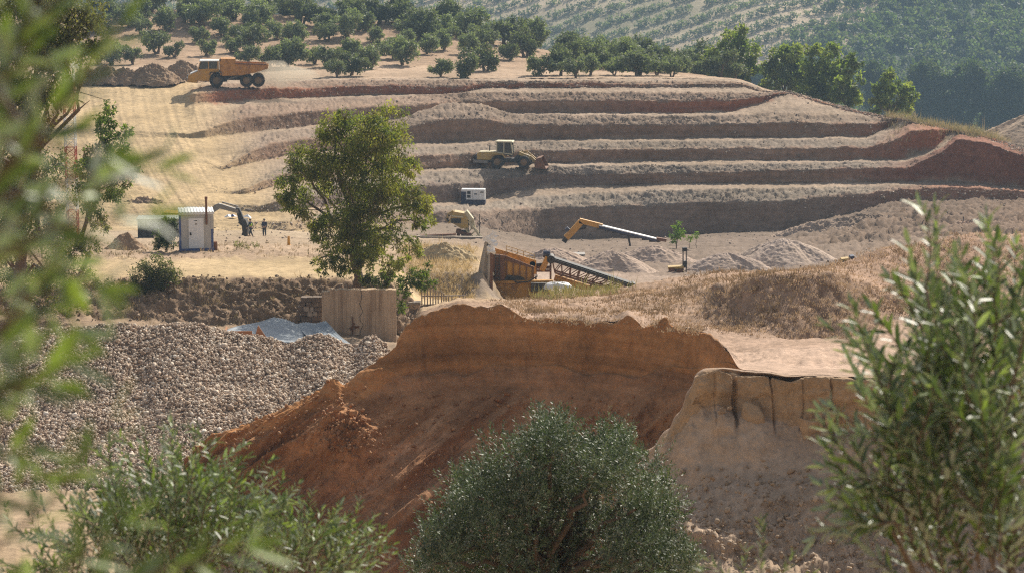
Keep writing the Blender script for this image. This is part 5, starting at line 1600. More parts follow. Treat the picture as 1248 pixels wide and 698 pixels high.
# ------------------------------------------------------------------ excavator behind the hut: body hidden, boom and stick to the right
t = thing("excavator", "excavator standing behind the hut with its dark stick hanging down to the right", "excavator", Ground.at(228, 289, 242, 3.0), R(-6))
for s in (-1, 1):
    m = MB(); m.prism([(-2.1, 0.35), (-1.7, 0.0), (1.7, 0.0), (2.1, 0.35), (2.1, 0.6), (1.7, 0.9), (-1.7, 0.9), (-2.1, 0.6)], s * 1.1 - 0.28, s * 1.1 + 0.28); m.build("track", M_dark, t)
m = MB(); m.tube([(0, 0, 0.7), (0, 0, 1.15)], 0.8, 16); m.box(-1.0, 1.0, -0.9, 0.9, 0.35, 0.75); m.build("undercarriage", M_dark, t)
m = MB(); m.prism([(-2.4, 1.1), (1.3, 1.1), (1.3, 1.6), (0.2, 2.2), (-2.2, 2.3), (-2.5, 1.8)], -1.3, 1.3); m.build("upper_body", M_yellow, t, bevel=0.1)
m = MB(); m.prism([(-2.2, 2.3), (0.2, 2.2), (0.2, 2.32), (-2.2, 2.42)], -1.0, 1.0); m.build("engine_cover", M_orange, t)
m = MB(); m.prism([(0.1, 1.5), (1.6, 1.5), (1.55, 2.4), (1.2, 2.95), (0.1, 2.95)], -1.35, -0.35); m.build("cab", M_glass, t, bevel=0.05)
m = MB(); m.prism([(1.0, 1.5), (1.35, 1.4), (3.4, 2.78), (5.3, 2.32), (5.25, 2.72), (3.3, 3.3), (2.9, 3.15)], -0.22, 0.22); m.build("boom", M_grey, t)
m = MB(); m.prism([(5.0, 2.9), (5.35, 2.85), (5.9, 1.5), (5.7, 1.3), (5.3, 1.4)], -0.18, 0.18); m.build("stick", M_dark, t)
m = MB(); m.prism([(5.35, 1.7), (6.0, 1.8), (6.25, 1.2), (6.2, 0.3), (5.9, -0.05), (5.55, 0.05), (5.7, 0.5), (5.65, 1.1), (5.3, 1.4)], -0.5, 0.5); m.build("bucket", M_dark, t, bevel=0.03)
m = MB(); m.bar((3.6, 0, 3.4), (5.2, 0, 3.0), 0.13); m.build("ram", M_grey, t)

# low shed left of the hut
t = thing("shed", "low shed with a grey-green flat roof left of the white hut", "shed", Ground.at(200, 283, 232, 2.0), R(4))
M_shed = paint("grey_green_panel", (0.33, 0.36, 0.31), 0.6, wear=0.3, dirt=(0.3, 0.25, 0.18), scale=1.2)
m = MB(); m.box(-2.6, 1.6, 0, 2.6, 1.75, 1.9); m.build("roof", M_shed, t)
m = MB(); m.box(-2.5, -1.0, 0.1, 0.2, 0.0, 1.75); m.build("front_wall", M_dark, t)
m = MB(); m.box(-0.95, 1.5, 0.3, 0.4, 0.9, 1.75); m.build("front_panel", M_shed, t)
m = MB(); m.box(-2.5, -2.4, 0.2, 2.5, 0.0, 1.75); m.build("side_wall", M_shed, t)
m = MB(); m.box(1.4, 1.5, 0.4, 2.5, 0.0, 1.75); m.build("side_wall", M_shed, t)
m = MB(); m.box(-2.4, 1.4, 2.4, 2.5, 0.0, 1.75); m.build("back_wall", M_shed, t)

# ------------------------------------------------------------------ people
M_skin = paint("skin", (0.42, 0.26, 0.18), 0.6, wear=0.05)
M_hivis = paint("hi_vis_vest", (0.45, 0.62, 0.06), 0.7, wear=0.1, dirt=(0.35, 0.4, 0.1))
M_trouser = paint("dark_trousers", (0.03, 0.035, 0.05), 0.85, wear=0.2, dirt=(0.1, 0.09, 0.08))
M_jacket = paint("dark_blue_overalls", (0.03, 0.04, 0.075), 0.85, wear=0.15, dirt=(0.08, 0.08, 0.09))
M_helmet = paint("helmet", (0.55, 0.5, 0.3), 0.4, wear=0.1)


def skin_figure(name, joints, edges, mat, parent, root_i=0):
    me = bpy.data.meshes.new(name)
    me.from_pydata([j[0] for j in joints], edges, [])
    me.materials.append(mat)
    o = bpy.data.objects.new(name, me)
    link(o, parent)
    sk_ = o.modifiers.new("skin", 'SKIN')
    if not me.skin_vertices:
        pass
    for i, j in enumerate(joints):
        sv = me.skin_vertices[0].data[i]
        r = j[1]
        sv.radius = r if hasattr(r, "__len__") else (r, r)
        sv.use_root = (i == root_i)
    o.modifiers.new("subd", 'SUBSURF').levels = 1
    o.modifiers["subd"].render_levels = 2
    for p in me.polygons: p.use_smooth = True
    return o


def person(label, loc, rz, stride, top, vest=None, hat=None, lean=0.0, armsw=0.3, group=None):
    """1.75 m figure facing +y before turning; one continuous body with trousers, top, hair or helmet over it."""
    t = thing("person", label, "person", loc, rz, group)
    s = stride
    J = [((0, 0, 0.95), (0.15, 0.11)), ((0, lean * 0.5, 1.18), (0.15, 0.11)), ((0, lean, 1.38), (0.17, 0.11)), ((0, lean, 1.5), 0.065), ((0, lean + 0.02, 1.58), 0.075), ((0, lean + 0.02, 1.67), 0.1), ((0, lean + 0.01, 1.74), 0.075)]
    E = [(0, 1), (1, 2), (2, 3), (3, 4), (4, 5), (5, 6)]
    for sg in (-1, 1):
        n = len(J)
        f = sg * s
        J += [((sg * 0.1, 0, 0.88), 0.1), ((sg * 0.11, f * 0.5 + 0.05, 0.5), 0.068), ((sg * 0.11, f, 0.1), 0.045), ((sg * 0.12, f + 0.14, 0.04), 0.038)]
        E += [(0, n), (n, n + 1), (n + 1, n + 2), (n + 2, n + 3)]
        n = len(J)
        a = -sg * armsw
        J += [((sg * 0.2, lean, 1.42), 0.06), ((sg * 0.25, lean + a * 0.3 - 0.03, 1.14), 0.045), ((sg * 0.24, lean + a + 0.06, 0.92), 0.034), ((sg * 0.24, lean + a + 0.1, 0.82), (0.035, 0.02))]
        E += [(2, n), (n, n + 1), (n + 1, n + 2), (n + 2, n + 3)]
        h = len(J) - 1
        bx, by, bz = J[h][0]
        for q, (dx, dl) in enumerate(((-0.028, 0.075), (-0.01, 0.09), (0.01, 0.085), (0.027, 0.065))):
            J.append(((bx + dx * 0.4, by + 0.02 + dx, bz - dl), 0.008)); E.append((h, len(J) - 1))
        J.append(((bx - sg * 0.045, by + 0.03, bz - 0.03), 0.009)); E.append((h, len(J) - 1))
    skin_figure("body", J, E, M_skin, t)
    # clothes: the same joints, a little wider
    Jt = [((0, 0, 0.98), (0.165, 0.125))]
    Et = []
    for sg in (-1, 1):
        n = len(Jt); f = sg * s
        Jt += [((sg * 0.1, 0, 0.86), 0.115), ((sg * 0.11, f * 0.5 + 0.05, 0.5), 0.085), ((sg * 0.11, f, 0.13), 0.065)]
        Et += [(0, n), (n, n + 1), (n + 1, n + 2)]
    skin_figure("trousers", Jt, Et, M_trouser, t)
    Jc = [((0, 0.0, 0.98), (0.17, 0.13)), ((0, lean * 0.5, 1.18), (0.17, 0.13)), ((0, lean, 1.4), (0.185, 0.125)), ((0, lean, 1.47), (0.1, 0.085))]
    Ec = [(0, 1), (1, 2), (2, 3)]
    for sg in (-1, 1):
        n = len(Jc); a = -sg * armsw
        Jc += [((sg * 0.2, lean, 1.42), 0.075), ((sg * 0.25, lean + a * 0.3 - 0.03, 1.14), 0.058), ((sg * 0.24, lean + a + 0.05, 0.94), 0.046)]
        Ec += [(2, n), (n, n + 1), (n + 1, n + 2)]
    skin_figure("jacket", Jc, Ec, top, t)
    if vest:
        skin_figure("vest", [((0, 0.0, 1.0), (0.18, 0.14)), ((0, lean * 0.5, 1.2), (0.185, 0.145)), ((0, lean, 1.42), (0.2, 0.14))], [(0, 1), (1, 2)], vest, t)
    m = MB()
    vs, fs = [], []
    for i in range(6):
        ph = i / 5 * PI / 2
        for k in range(14):
            a = 2 * PI * k / 14
            rr = 0.125 * math.cos(ph) + 0.002
            vs.append((rr * math.cos(a), lean + 0.02 + rr * 1.15 * math.sin(a), 1.69 + 0.125 * math.sin(ph)))
    for i in range(5):
        for k in range(14):
            fs.append((i * 14 + k, i * 14 + (k + 1) % 14, (i + 1) * 14 + (k + 1) % 14, (i + 1) * 14 + k))
    m.add(vs, fs)
    m.build("helmet" if hat else "hair", hat or M_dark, t, smooth=True)
    # face: eyes, nose and mouth
    m = MB(); m.tube([(0, lean + 0.105, 1.665), (0, lean + 0.145, 1.635)], [0.012, 0.018], 6); m.build("nose", M_skin, t)
    for sg in (-1, 1):
        m = MB(); m.tube([(sg * 0.035, lean + 0.1, 1.68), (sg * 0.035, lean + 0.118, 1.68)], 0.012, 8); m.build("eye", M_dark, t)
    m = MB(); m.box(-0.028, 0.028, lean + 0.09, lean + 0.112, 1.595, 1.605); m.build("mouth", M_rust, t)
    return t


person("person in a yellow-green safety vest walking below the excavator bucket", Ground.at(306, 288, 240, 2), R(60), 0.28, M_jacket, M_hivis, None, 0.05, 0.22)
person("person in dark overalls standing still to the right of the walking one", Ground.at(322.5, 288, 240, 2), R(160), 0.03, M_jacket, None, None, 0.0, 0.02)

# ------------------------------------------------------------------ lattice mast
b = Ground.at(88, 245, 205, 4)
t = thing("lattice_mast", "slim red and white lattice mast half hidden behind the left trees", "mast", b)
s205 = 205 / FPX
z_at = lambda y: float(P(88, y, 205)[2]) - b.z
hw = 0.42
top_z = z_at(62)
nseg = 24
for i in range(nseg):
    z0, z1 = top_z * i / nseg, top_z * (i + 1) / nseg
    m = MB()
    cs4 = [(-hw, -hw), (hw, -hw), (hw, hw), (-hw, hw)]
    for k in range(4):
        x0, y0 = cs4[k]; x1, y1 = cs4[(k + 1) % 4]
        m.bar((x0, y0, z0), (x0, y0, z1), 0.075)
        m.bar((x0, y0, z0), (x1, y1, z1), 0.04)
        m.bar((x1, y1, z0), (x0, y0, z1), 0.04)
        m.bar((x0, y0, z1), (x1, y1, z1), 0.04)
    m.build("segment", M_red if (i // 4) % 2 == 0 else M_white, t)
for k, (dx, dz) in enumerate(((0.3, -0.5), (0.9, -1.2))):
    m = MB(); m.tube([(dx, -0.5, top_z + dz), (dx, -0.62, top_z + dz)], [0.22, 0.3], 14); m.bar((0, -0.42, top_z + dz), (dx, -0.5, top_z + dz), 0.06); m.build("dish", M_white, t)

# ------------------------------------------------------------------ concrete wall under the big tree
M_wall = streaked("board_marked_concrete", (0.58, 0.43, 0.29), (0.27, 0.175, 0.11))
b = PV(438, 417, 140.5)
t = thing("retaining_wall", "pale board-marked concrete retaining wall with a rusty bracket", "wall", b, R(2))
sw = 140.5 / FPX
g = np.random.default_rng(5)
W_, Hw = 92 * sw, 66 * sw
xs = np.linspace(-W_ / 2, W_ / 2, 19)
for k in range(18):
    top = Hw * (1.0 - 0.07 * (k < 2)) + g.normal() * 0.02
    m = MB(); y = g.uniform(0, 0.012)
    m.box(xs[k] + 0.003, xs[k + 1] - 0.003, y, 0.6, -1.2, top)
    m.build("panel", M_wall, t)
m = MB(); m.box(-W_ / 2 + 0.01, W_ / 2 - 0.01, 0.07, 0.58, -1.2, Hw - 0.12); m.build("core", M_wall, t)
zz = np.linspace(Hw * 0.99, -0.2, 14)
m = MB(); m.tube([(0.12 + 0.07 * math.sin(k * 1.7) + 0.05 * math.sin(k * 4.1), -0.002, z) for k, z in enumerate(zz)], 0.016, 5); m.build("crack", M_dark, t)
m = MB(); m.tube([(-0.38, -0.02, 0.1), (-0.38, -0.03, 1.55)], 0.035, 8); m.bar((-0.55, -0.03, 0.85), (0.0, -0.03, 0.95), 0.12, 0.1); m.bar((-0.45, -0.05, 0.75), (-0.3, -0.05, 1.15), 0.12); m.build("bracket", M_rust, t)
# the wall's return, in its own shade, runs back beside a dark gap
t2 = thing("stone_pier", "pale stone pier right of the dark gap beside the concrete wall", "pier", PV(505, 399, 146))
m = MB(); m.box(-0.32, 0.32, 0, 0.6, -0.6, 1.4); m.build("shaft", M_wall, t2, bevel=0.03)
m = MB(); m.box(-0.38, 0.38, -0.05, 0.65, 1.4, 1.55); m.build("cap", M_concrete, t2, bevel=0.02)

# rubble wall of loose blocks left of the concrete wall
M_block = paint("pale_rubble_block", (0.42, 0.35, 0.28), 0.9, wear=0.3, dirt=(0.25, 0.19, 0.14), scale=4)
M_blockd = paint("dark_rubble_block", (0.21, 0.155, 0.115), 0.9, wear=0.3, dirt=(0.1, 0.075, 0.06), scale=4)
b = PV(377, 396, 141.8)
t = thing("rubble_wall", "rough dark wall of stacked rubble stones left of the concrete wall", "wall", b)
g = np.random.default_rng(6)
sw = 141.8 / FPX
for row in range(6):
    x = -20 * sw + row * 0.10
    while x < 18 * sw:
        w_, h_ = g.uniform(0.22, 0.42), 0.27
        m = MB()
        j = lambda: g.uniform(-0.03, 0.03)
        vs = [(x + j(), -0.15 + j(), row * 0.28 + j()), (x + w_ + j(), -0.15 + j(), row * 0.28 + j()), (x + w_ + j(), 0.4, row * 0.28), (x + j(), 0.4, row * 0.28),
              (x + j(), -0.13 + j(), row * 0.28 + h_ + j()), (x + w_ + j(), -0.13 + j(), row * 0.28 + h_ + j()), (x + w_, 0.4, row * 0.28 + h_), (x, 0.4, row * 0.28 + h_)]
        m.add(vs, [(3, 2, 1, 0), (4, 5, 6, 7), (0, 1, 5, 4), (1, 2, 6, 5), (2, 3, 7, 6), (3, 0, 4, 7)])
        pale = row in (2, 3) and -10 * sw < x < 8 * sw and g.random() < 0.6
        m.build("stone", M_block if pale else M_blockd, t)
        x += w_ + 0.03

# ------------------------------------------------------------------ shed roof sheets and orange board behind the cobbles
M_sheet = paint("grey_sheet_metal", (0.20, 0.235, 0.27), 0.6, metal=0.0, wear=0.25, dirt=(0.36, 0.37, 0.38), scale=0.8, spec=0.25)
def sheet(name, label, cat, corners, thick, mat, ribs=0, parent_name="sheet"):
    """Thin sheet through four pixel corners (px, py, D), ribbed along its length, sagging a little."""
    c = [np.array(PV(*q)) for q in corners]
    b = c[0].copy()
    t = thing(name, label, cat, tuple(b))
    nu, nv = 41, 13
    V = []
    for j in range(nv):
        for i in range(nu):
            u, v = i / (nu - 1), j / (nv - 1)
            p = (c[0] * (1 - u) + c[1] * u) * (1 - v) + (c[3] * (1 - u) + c[2] * u) * v
            p = p + np.array([0, 0, 0.012 * (1 if (i % 4) < 2 else -1) * (ribs > 0) - 0.12 * math.sin(u * PI) * math.sin(v * PI) + 0.03 * math.sin(u * 9 + v * 5) + 0.035 * math.sin(u * 3.1 + 1.3) * math.sin(v * 7 + u * 4)])
            V.append(p - b)
    V = np.array(V)
    i = np.arange(nu * nv).reshape(nv, nu)
    F = np.stack([i[:-1, :-1], i[:-1, 1:], i[1:, 1:], i[1:, :-1]], -1).reshape(-1, 4)
    o = np_obj(parent_name, V, F, mat, parent=t)
    so_ = o.modifiers.new("thick", 'SOLIDIFY'); so_.thickness = thick
    return t


sheet("shed_roof", "large bent grey metal roof sheet behind the cobble heap with pale streaks", "roof sheet", [(270, 404, 127), (385, 423, 127), (381, 399, 134), (334, 386, 134)], 0.04, M_sheet, 1)
sheet("shed_roof", "smaller grey roof sheet leaning against the foot of the concrete wall", "roof sheet", [(381, 420, 127), (432, 424, 127), (397, 392, 135), (362, 394, 135)], 0.04, M_sheet, 1)
b = PV(295, 418, 126.5)
t = thing("board_crate", "orange-brown wooden box front under the bent roof sheet", "crate", b, R(3))
sw = 126.5 / FPX
for k in range(4):
    m = MB(); m.box(-22 * sw, 21 * sw - (k == 3) * 0.35, 0.0, 0.05, k * 0.165, k * 0.165 + 0.155); m.build("plank", M_wood, t)
m = MB(); m.box(-22 * sw, -20 * sw, 0.05, 1.6, 0, 0.62); m.build("side_board", M_wood, t)
m = MB(); m.prism([(14 * sw, 0.0), (22 * sw, 0.0), (30 * sw, 0.3), (20 * sw, 0.95)], 0.06, 0.12); m.build("brace", M_wood, t)

# ------------------------------------------------------------------ picket fence of steel bars right of the wall
b = Ground.at(541, 378, 147, 1.0)
t = thing("picket_fence", "low fence of pale thin upright bars below the straw mound", "fence", (b.x, b.y, float(P(541, 378, 146.5)[2])))
sw = 146.5 / FPX
g = np.random.default_rng(9)
for k in range(17):
    x = (-27 + k * 3.35) * sw
    hgt = (16 + 16 * math.exp(-((k - 3) / 4.0) ** 2) + g.uniform(-2, 2)) * sw * (1.25 if k < 6 else 0.95)
    m = MB(); m.bar((x, g.uniform(-0.03, 0.03), -0.4), (x + g.normal() * 0.02, 0, hgt), 0.075); m.build("picket", M_block, t)
for z in (0.25, 0.78):
    m = MB(); m.bar((-28 * sw, 0.06, z), (28 * sw, 0.06, z + 0.05), 0.05, 0.07); m.build("rail", M_block, t)

# grey hanging sheet with a torn white top, and the ledge it stands by
M_canvas = paint("dusty_canvas", (0.40, 0.35, 0.29), 0.95, wear=0.3, dirt=(0.27, 0.22, 0.17), scale=1.4, spec=0.1)
M_plastic = paint("white_plastic", (0.80, 0.80, 0.80), 0.4, wear=0.08, scale=3)
b = PV(590, 368, 168)
t = thing("canvas_screen", "dusty grey canvas hanging on a post with torn white plastic on top", "screen", b)
sw = 168 / FPX
nu, nv = 16, 24
V = []
for j in range(nv):
    for i in range(nu):
        u, v = i / (nu - 1), j / (nv - 1)
        left = (-11 + 14 * v ** 1.6) * sw
        right = (8 + 2 * v) * sw
        V.append((left + (right - left) * u, 0.12 * math.sin(u * 14 + v) + 0.05 * math.sin(v * 9), v * 80 * sw))
i = np.arange(nu * nv).reshape(nv, nu)
o = np_obj("canvas", np.array(V), np.stack([i[:-1, :-1], i[:-1, 1:], i[1:, 1:], i[1:, :-1]], -1).reshape(-1, 4), M_canvas, parent=t, smooth=True)
o.modifiers.new("thick", 'SOLIDIFY').thickness = 0.03
m = MB(); m.bar((9 * sw, 0.1, -0.8), (9 * sw, 0.1, 66 * sw), 0.2); m.build("post", M_rust, t)
g = np.random.default_rng(12)
for k in range(5):
    m = MB()
    n = 9
    cx, cz = (8 + g.uniform(-2.5, 4)) * sw, (63 + k * 5) * sw
    pts = [(cx + math.cos(a) * g.uniform(0.15, 0.45), g.uniform(-0.15, 0.15), cz + math.sin(a) * g.uniform(0.15, 0.4)) for a in np.linspace(0, 2 * PI, n, endpoint=False)]
    vs = [(cx, -0.15, cz)] + pts + [(cx, 0.1, cz)]
    m.add(vs, [(0, 1 + i, 1 + (i + 1) % n) for i in range(n)] + [(n + 1, 1 + (i + 1) % n, 1 + i) for i in range(n)])
    m.build("torn_plastic", M_plastic, t)


# ------------------------------------------------------------------ crusher plant
# hopper and feeder, seen side on just behind the straw-covered slope
def pz(px, py, D, b):
    """Offset from base b of the point at pixel (px, py), distance D."""
    return PV(px, py, D) - b


D = 178.0
b = PV(640, 368, D)
t = thing("ore_hopper", "rusty orange feed hopper and skirt plates behind the grassy slope", "hopper", b)
def plate(pts, d0, d1, name, mat, parent=t, bb=b):
    """Plate whose outline is given in pixels, from distance D+d0 back to D+d1."""
    n = len(pts)
    f = [pz(x, y, D, bb) + Vector((0, d0, 0)) for x, y in pts]
    k = [Vector((v.x, v.y + (d1 - d0), v.z)) for v in f]
    m = MB()
    m.add(f + k, [tuple(range(n)), tuple(range(2 * n - 1, n - 1, -1))] + [((i + 1) % n, i, i + n, (i + 1) % n + n) for i in range(n)])
    return m.build(name, mat, parent)


plate([(598, 341), (598, 309), (615, 311), (615, 341)], -0.2, 0.0, "end_plate", M_rust)
plate([(615, 341), (615, 313), (651, 325), (651, 341)], 0.0, 0.12, "side_plate", M_rustor)
plate([(615, 317), (651, 327), (651, 325), (615, 311)], -0.08, 0.0, "stiffener", M_rust)
plate([(603, 341), (603, 309), (654, 324), (654, 341)], 2.6, 2.7, "side_plate", M_rustor)
plate([(599, 372), (599, 343), (672, 343), (672, 364), (660, 368), (640, 370)], -0.3, -0.15, "lower_beam", M_rustor)
plate([(599, 344.5), (599, 341.5), (674, 340.5), (674, 343.5)], -0.45, 0.0, "flange", M_rustor)
plate([(614, 341), (618, 335), (636, 337), (640, 341)], -0.12, -0.05, "chute_opening", M_dark)
for x in (600, 620, 645, 668):
    m = MB(); m.bar(pz(x, 343, D, b) + Vector((0, 0.4, 0)), pz(x, 384, D, b) + Vector((0, 0.4, 0)), 0.25); m.build("leg", M_rustor, t)

# catwalk rail, ladder and hoses of the hopper
for k in range(6):
    x = 617 + k * 7
    m = MB(); m.bar(pz(x, 312 + k * 2.2, D, b) + Vector((0, 1.4, 0)), pz(x, 303 + k * 2.2, D, b) + Vector((0, 1.4, 0)), 0.05); m.build("rail_post", M_yellow, t)
for dy in (0.0, 4.0):
    m = MB(); m.bar(pz(617, 303 + dy, D, b) + Vector((0, 1.4, 0)), pz(652, 314 + dy, D, b) + Vector((0, 1.4, 0)), 0.05); m.build("hand_rail", M_yellow, t)
for x in (604, 608.5):
    m = MB(); m.bar(pz(x, 342, D, b) + Vector((0, -0.35, 0)), pz(x, 309, D, b) + Vector((0, -0.35, 0)), 0.06); m.build("ladder_rail", M_dark, t)
for k in range(8):
    m = MB(); m.bar(pz(604, 312 + k * 3.6, D, b) + Vector((0, -0.35, 0)), pz(608.5, 312 + k * 3.6, D, b) + Vector((0, -0.35, 0)), 0.04); m.build("rung", M_dark, t)
m = MB(); m.tube([pz(622, 339, D, b) + Vector((0, -0.2, 0)), pz(630, 343, D, b) + Vector((0, -0.55, 0)), pz(644, 342, D, b) + Vector((0, -0.5, 0)), pz(655, 336, D, b) + Vector((0, -0.2, 0))], 0.05, 6); m.build("hose", M_dark, t)
for k in range(5):
    x = 617 + k * 8
    plate([(x, 340.5), (x, 316.5 + k * 2.6), (x + 1.2, 316.9 + k * 2.6), (x + 1.2, 340.5)], -0.1, 0.0, "rib", M_rust)
m = MB(); m.box(-0.9, 0.3, -0.9, 0.0, 0.15, 0.75); o_ = m.build("gear_cover", M_dark, t); o_.location = pz(662, 355, D, b)

# conveyor with truss, falling to the right
D = 181.0
b = PV(720, 352, D)
t = thing("truss_conveyor", "long black belt conveyor on a rusty truss falling to the right behind the dry grass", "conveyor", b)
A, Bq = pz(673, 315, D, b), pz(771, 347, D, b)
A2, B2 = pz(676, 331, D, b), pz(748, 353, D, b)
m = MB(); m.bar(A, Bq, 1.0, 0.28); m.build("belt", M_rubber, t)
m = MB()
for y in (-0.56, 0.56): m.bar(A + Vector((0, y, -0.05)), Bq + Vector((0, y, -0.05)), 0.1, 0.22)
m.build("belt_skirt", M_dark, t)
for y in (-0.55, 0.55):
    m = MB(); m.bar(A2 + Vector((0, y, 0)), B2 + Vector((0, y, 0)), 0.13); m.build("chord", M_rust, t)
    n = 8
    for i in range(n + 1):
        p, q = A.lerp(Bq, i / n * 0.93), A2.lerp(B2, i / n)
        m = MB(); m.bar(p + Vector((0, y, -0.12)), q + Vector((0, y, 0)), 0.08)
        if i < n: m.bar(q + Vector((0, y, 0)), A.lerp(Bq, (i + 1) / n * 0.93) + Vector((0, y, -0.12)), 0.06)
        m.build("brace", M_rust, t)
m = MB(); m.bar(pz(676, 338, D, b), pz(733, 356, D, b), 0.5, 0.45); m.build("lower_beam", M_rustor, t)
m = MB(); m.tube([A + Vector((-0.1, -0.6, 0)), A + Vector((-0.1, 0.6, 0))], 0.3, 16); m.build("drum", M_dark, t)
m = MB(); m.tube([Bq + Vector((0, -0.55, -0.05)), Bq + Vector((0, 0.55, -0.05))], 0.26, 16); m.build("drum", M_dark, t)
hd = pz(662, 320, D, b)
m = MB(); m.bar(hd + Vector((-0.1, -0.3, -0.55)), hd + Vector((0.35, -0.3, 0.45)), 0.4); m.bar(hd + Vector((-0.1, 0.3, -0.55)), hd + Vector((0.35, 0.3, 0.45)), 0.3); m.build("drive_frame", M_orange, t)
m = MB(); m.tube([hd + Vector((0.0, 0, 0.62)), hd + Vector((0.5, 0, 0.62))], 0.26, 14); m.build("motor", M_navy, t)
m = MB(); m.tube([pz(649, 321, D, b) + Vector((0, -0.4, 0)), pz(649, 321, D, b) + Vector((0, 0.4, 0))], 0.22, 14); m.bar(pz(646, 323, D, b), pz(662, 322, D, b), 0.25, 0.2); m.build("head_pulley", M_dark, t)
m = MB(); m.bar(pz(648, 326, D, b), pz(672, 326, D, b), 0.3, 0.2); m.bar(pz(650, 330, D, b), pz(672, 330, D, b), 0.2, 0.16); m.bar(pz(671, 312, D, b), pz(671, 341, D, b), 0.14); m.bar(pz(653, 324, D, b), pz(653, 341, D, b), 0.14); m.build("support_frame", M_rust, t)
m = MB(); m.tube([pz(653, 333, D, b) + Vector((0, -0.5, 0)), pz(653, 336, D, b) + Vector((0, -0.5, 0))], 0.12, 10); m.build("drum_can", M_white, t)
for x, y in ((684, 334), (720, 345)):
    m = MB(); m.bar(pz(x, y, D, b), pz(x + 3, y + 24, D, b), 0.16); m.build("leg", M_rust, t)
# white sacks under the conveyor
b = PV(680, 347, 176)
o = MB()
vs, fs = [], []
for j in range(7):
    for i in range(16):
        a, v = 2 * PI * i / 16, j / 6 * PI / 2
        vs.append((1.05 * math.cos(a) * math.cos(v) ** 0.6, 0.5 * math.sin(a) * math.cos(v) ** 0.6, 0.42 * math.sin(v) + 0.05 * math.sin(a * 3)))
for j in range(6):
    for i in range(16): fs.append((j * 16 + i, j * 16 + (i + 1) % 16, (j + 1) * 16 + (i + 1) % 16, (j + 1) * 16 + i))
o.add(vs, fs)
ob = o.build("sheet_bundle", M_plastic, None, smooth=True); ob.location = b + Vector((0, 0, -0.25)); tag(ob, "white plastic bundle lying under the truss conveyor", "bundle")

# stacker: orange folded arm and long pale conveyor reaching right
D = 246.0
b = Ground.at(690, 297, D, 2.5)
t = thing("stacker", "orange articulated stacker arm with a long pale conveyor falling to the right", "stacker", b)
m = MB(); m.box(-1.2, 1.9, -0.8, 0.8, -0.3, 0.12); m.build("base_plate", M_grey, t)
def arm(pts, w, h, name, mat):
    m = MB()
    for (x0, y0), (x1, y1) in zip(pts[:-1], pts[1:]): m.bar(pz(x0, y0, D, b), pz(x1, y1, D, b), w, h)
    return m.build(name, mat, t)
arm([(690, 290), (697, 283), (708, 270.5)], 0.5, 0.62, "lower_arm", M_orange)
arm([(687, 295), (691, 289)], 0.4, 0.5, "foot", M_dark)
arm([(706, 269), (718, 272), (734, 276)], 0.5, 0.48, "upper_arm", M_orange)
arm([(710, 273), (714, 277)], 0.4, 0.5, "knuckle", M_dark)
arm([(704, 280), (714, 277.5)], 0.15, 0.2, "ram", M_dark)
arm([(730, 274.3), (800, 291.2)], 0.9, 0.12, "belt", M_white)
arm([(730, 276.3), (800, 292.8)], 1.0, 0.22, "side_frame", M_navy)
for k in range(8):
    x = 735 + k * 9
    arm([(x, 276.5 + (x - 730) * 0.241 - 0.5), (x, 276.5 + (x - 730) * 0.241 + 2.2)], 1.15, 0.08, "roller_bracket", M_dark)
arm([(690, 281), (693, 278)], 0.5, 0.35, "motor", M_navy)
arm([(800, 291), (812, 293)], 0.5, 0.3, "tail_end", M_rust)
m = MB(); m.bar(pz(765, 284, D, b), pz(768, 300, D, b), 0.2); m.build("leg", M_dark, t)

# small screening plant further right
D = 222.0
b = Ground.at(830, 338, D, 2.5)
t = thing("screening_plant", "small yellow screening plant with two upright posts and a belt falling right", "screener", b)
for x in (816, 823, 830):
    m = MB(); m.bar(pz(x, 340, D, b), pz(x, 325, D, b), 0.18); m.build("leg", M_yellow, t)
arm([(814, 326), (833, 325)], 0.9, 0.2, "top_rail", M_yellow)
arm([(814, 333), (834, 332)], 0.9, 0.22, "lower_rail", M_yellow)
arm([(815, 329.5), (822, 329)], 1.0, 0.5, "box", M_rust)
arm([(824, 330), (832, 330)], 1.0, 0.35, "box", M_rust)
for x in (832.5, 836.5):
    m = MB(); m.bar(pz(x, 334, D, b), pz(x, 305, D, b), 0.12); m.build("post", M_grey, t)
arm([(831.5, 304), (837.5, 304)], 0.3, 0.35, "lamp_head", M_dark)
arm([(832, 322), (837, 322)], 0.5, 0.6, "drive", M_dark)
arm([(829, 333), (866, 346)], 0.9, 0.14, "belt", M_grey)
arm([(829, 335), (866, 348)], 1.0, 0.2, "side_frame", M_dark)

# yellow screener with a ladder-like chute on the ledge under the generator
D = 258.0
b = Ground.at(560, 289, D, 2.0)
t = thing("crusher", "yellow crusher box with a slanting ladder chute on the ledge below the generator", "crusher", b)
m = MB()
pr = [pz(x, y, D, b) for x, y in [(546, 272), (550, 263), (554, 257), (566, 259), (570, 266), (571, 276), (563, 278), (550, 270)]]
n = len(pr)
m.add([p + Vector((0, -0.8, 0)) for p in pr] + [p + Vector((0, 0.8, 0)) for p in pr], [tuple(range(n))[::-1], tuple(range(n, 2 * n))] + [(i, (i + 1) % n, (i + 1) % n + n, i + n) for i in range(n)])
m.build("housing", M_yellow, t)
arm([(550, 268), (562, 268)], 1.75, 0.5, "opening", M_dark)
arm([(545, 269), (547, 268)], 0.6, 0.5, "hook", M_dark)
for dy in (-0.5, 0.5):
    m = MB(); m.bar(pz(571, 269, D, b) + Vector((0, dy, 0)), pz(587, 290, D, b) + Vector((0, dy, 0)), 0.14, 0.2); m.build("rail", M_cream, t)
    m = MB(); m.bar(pz(565, 276, D, b) + Vector((0, dy, 0)), pz(578, 291, D, b) + Vector((0, dy, 0)), 0.12, 0.16); m.build("rail", M_cream, t)
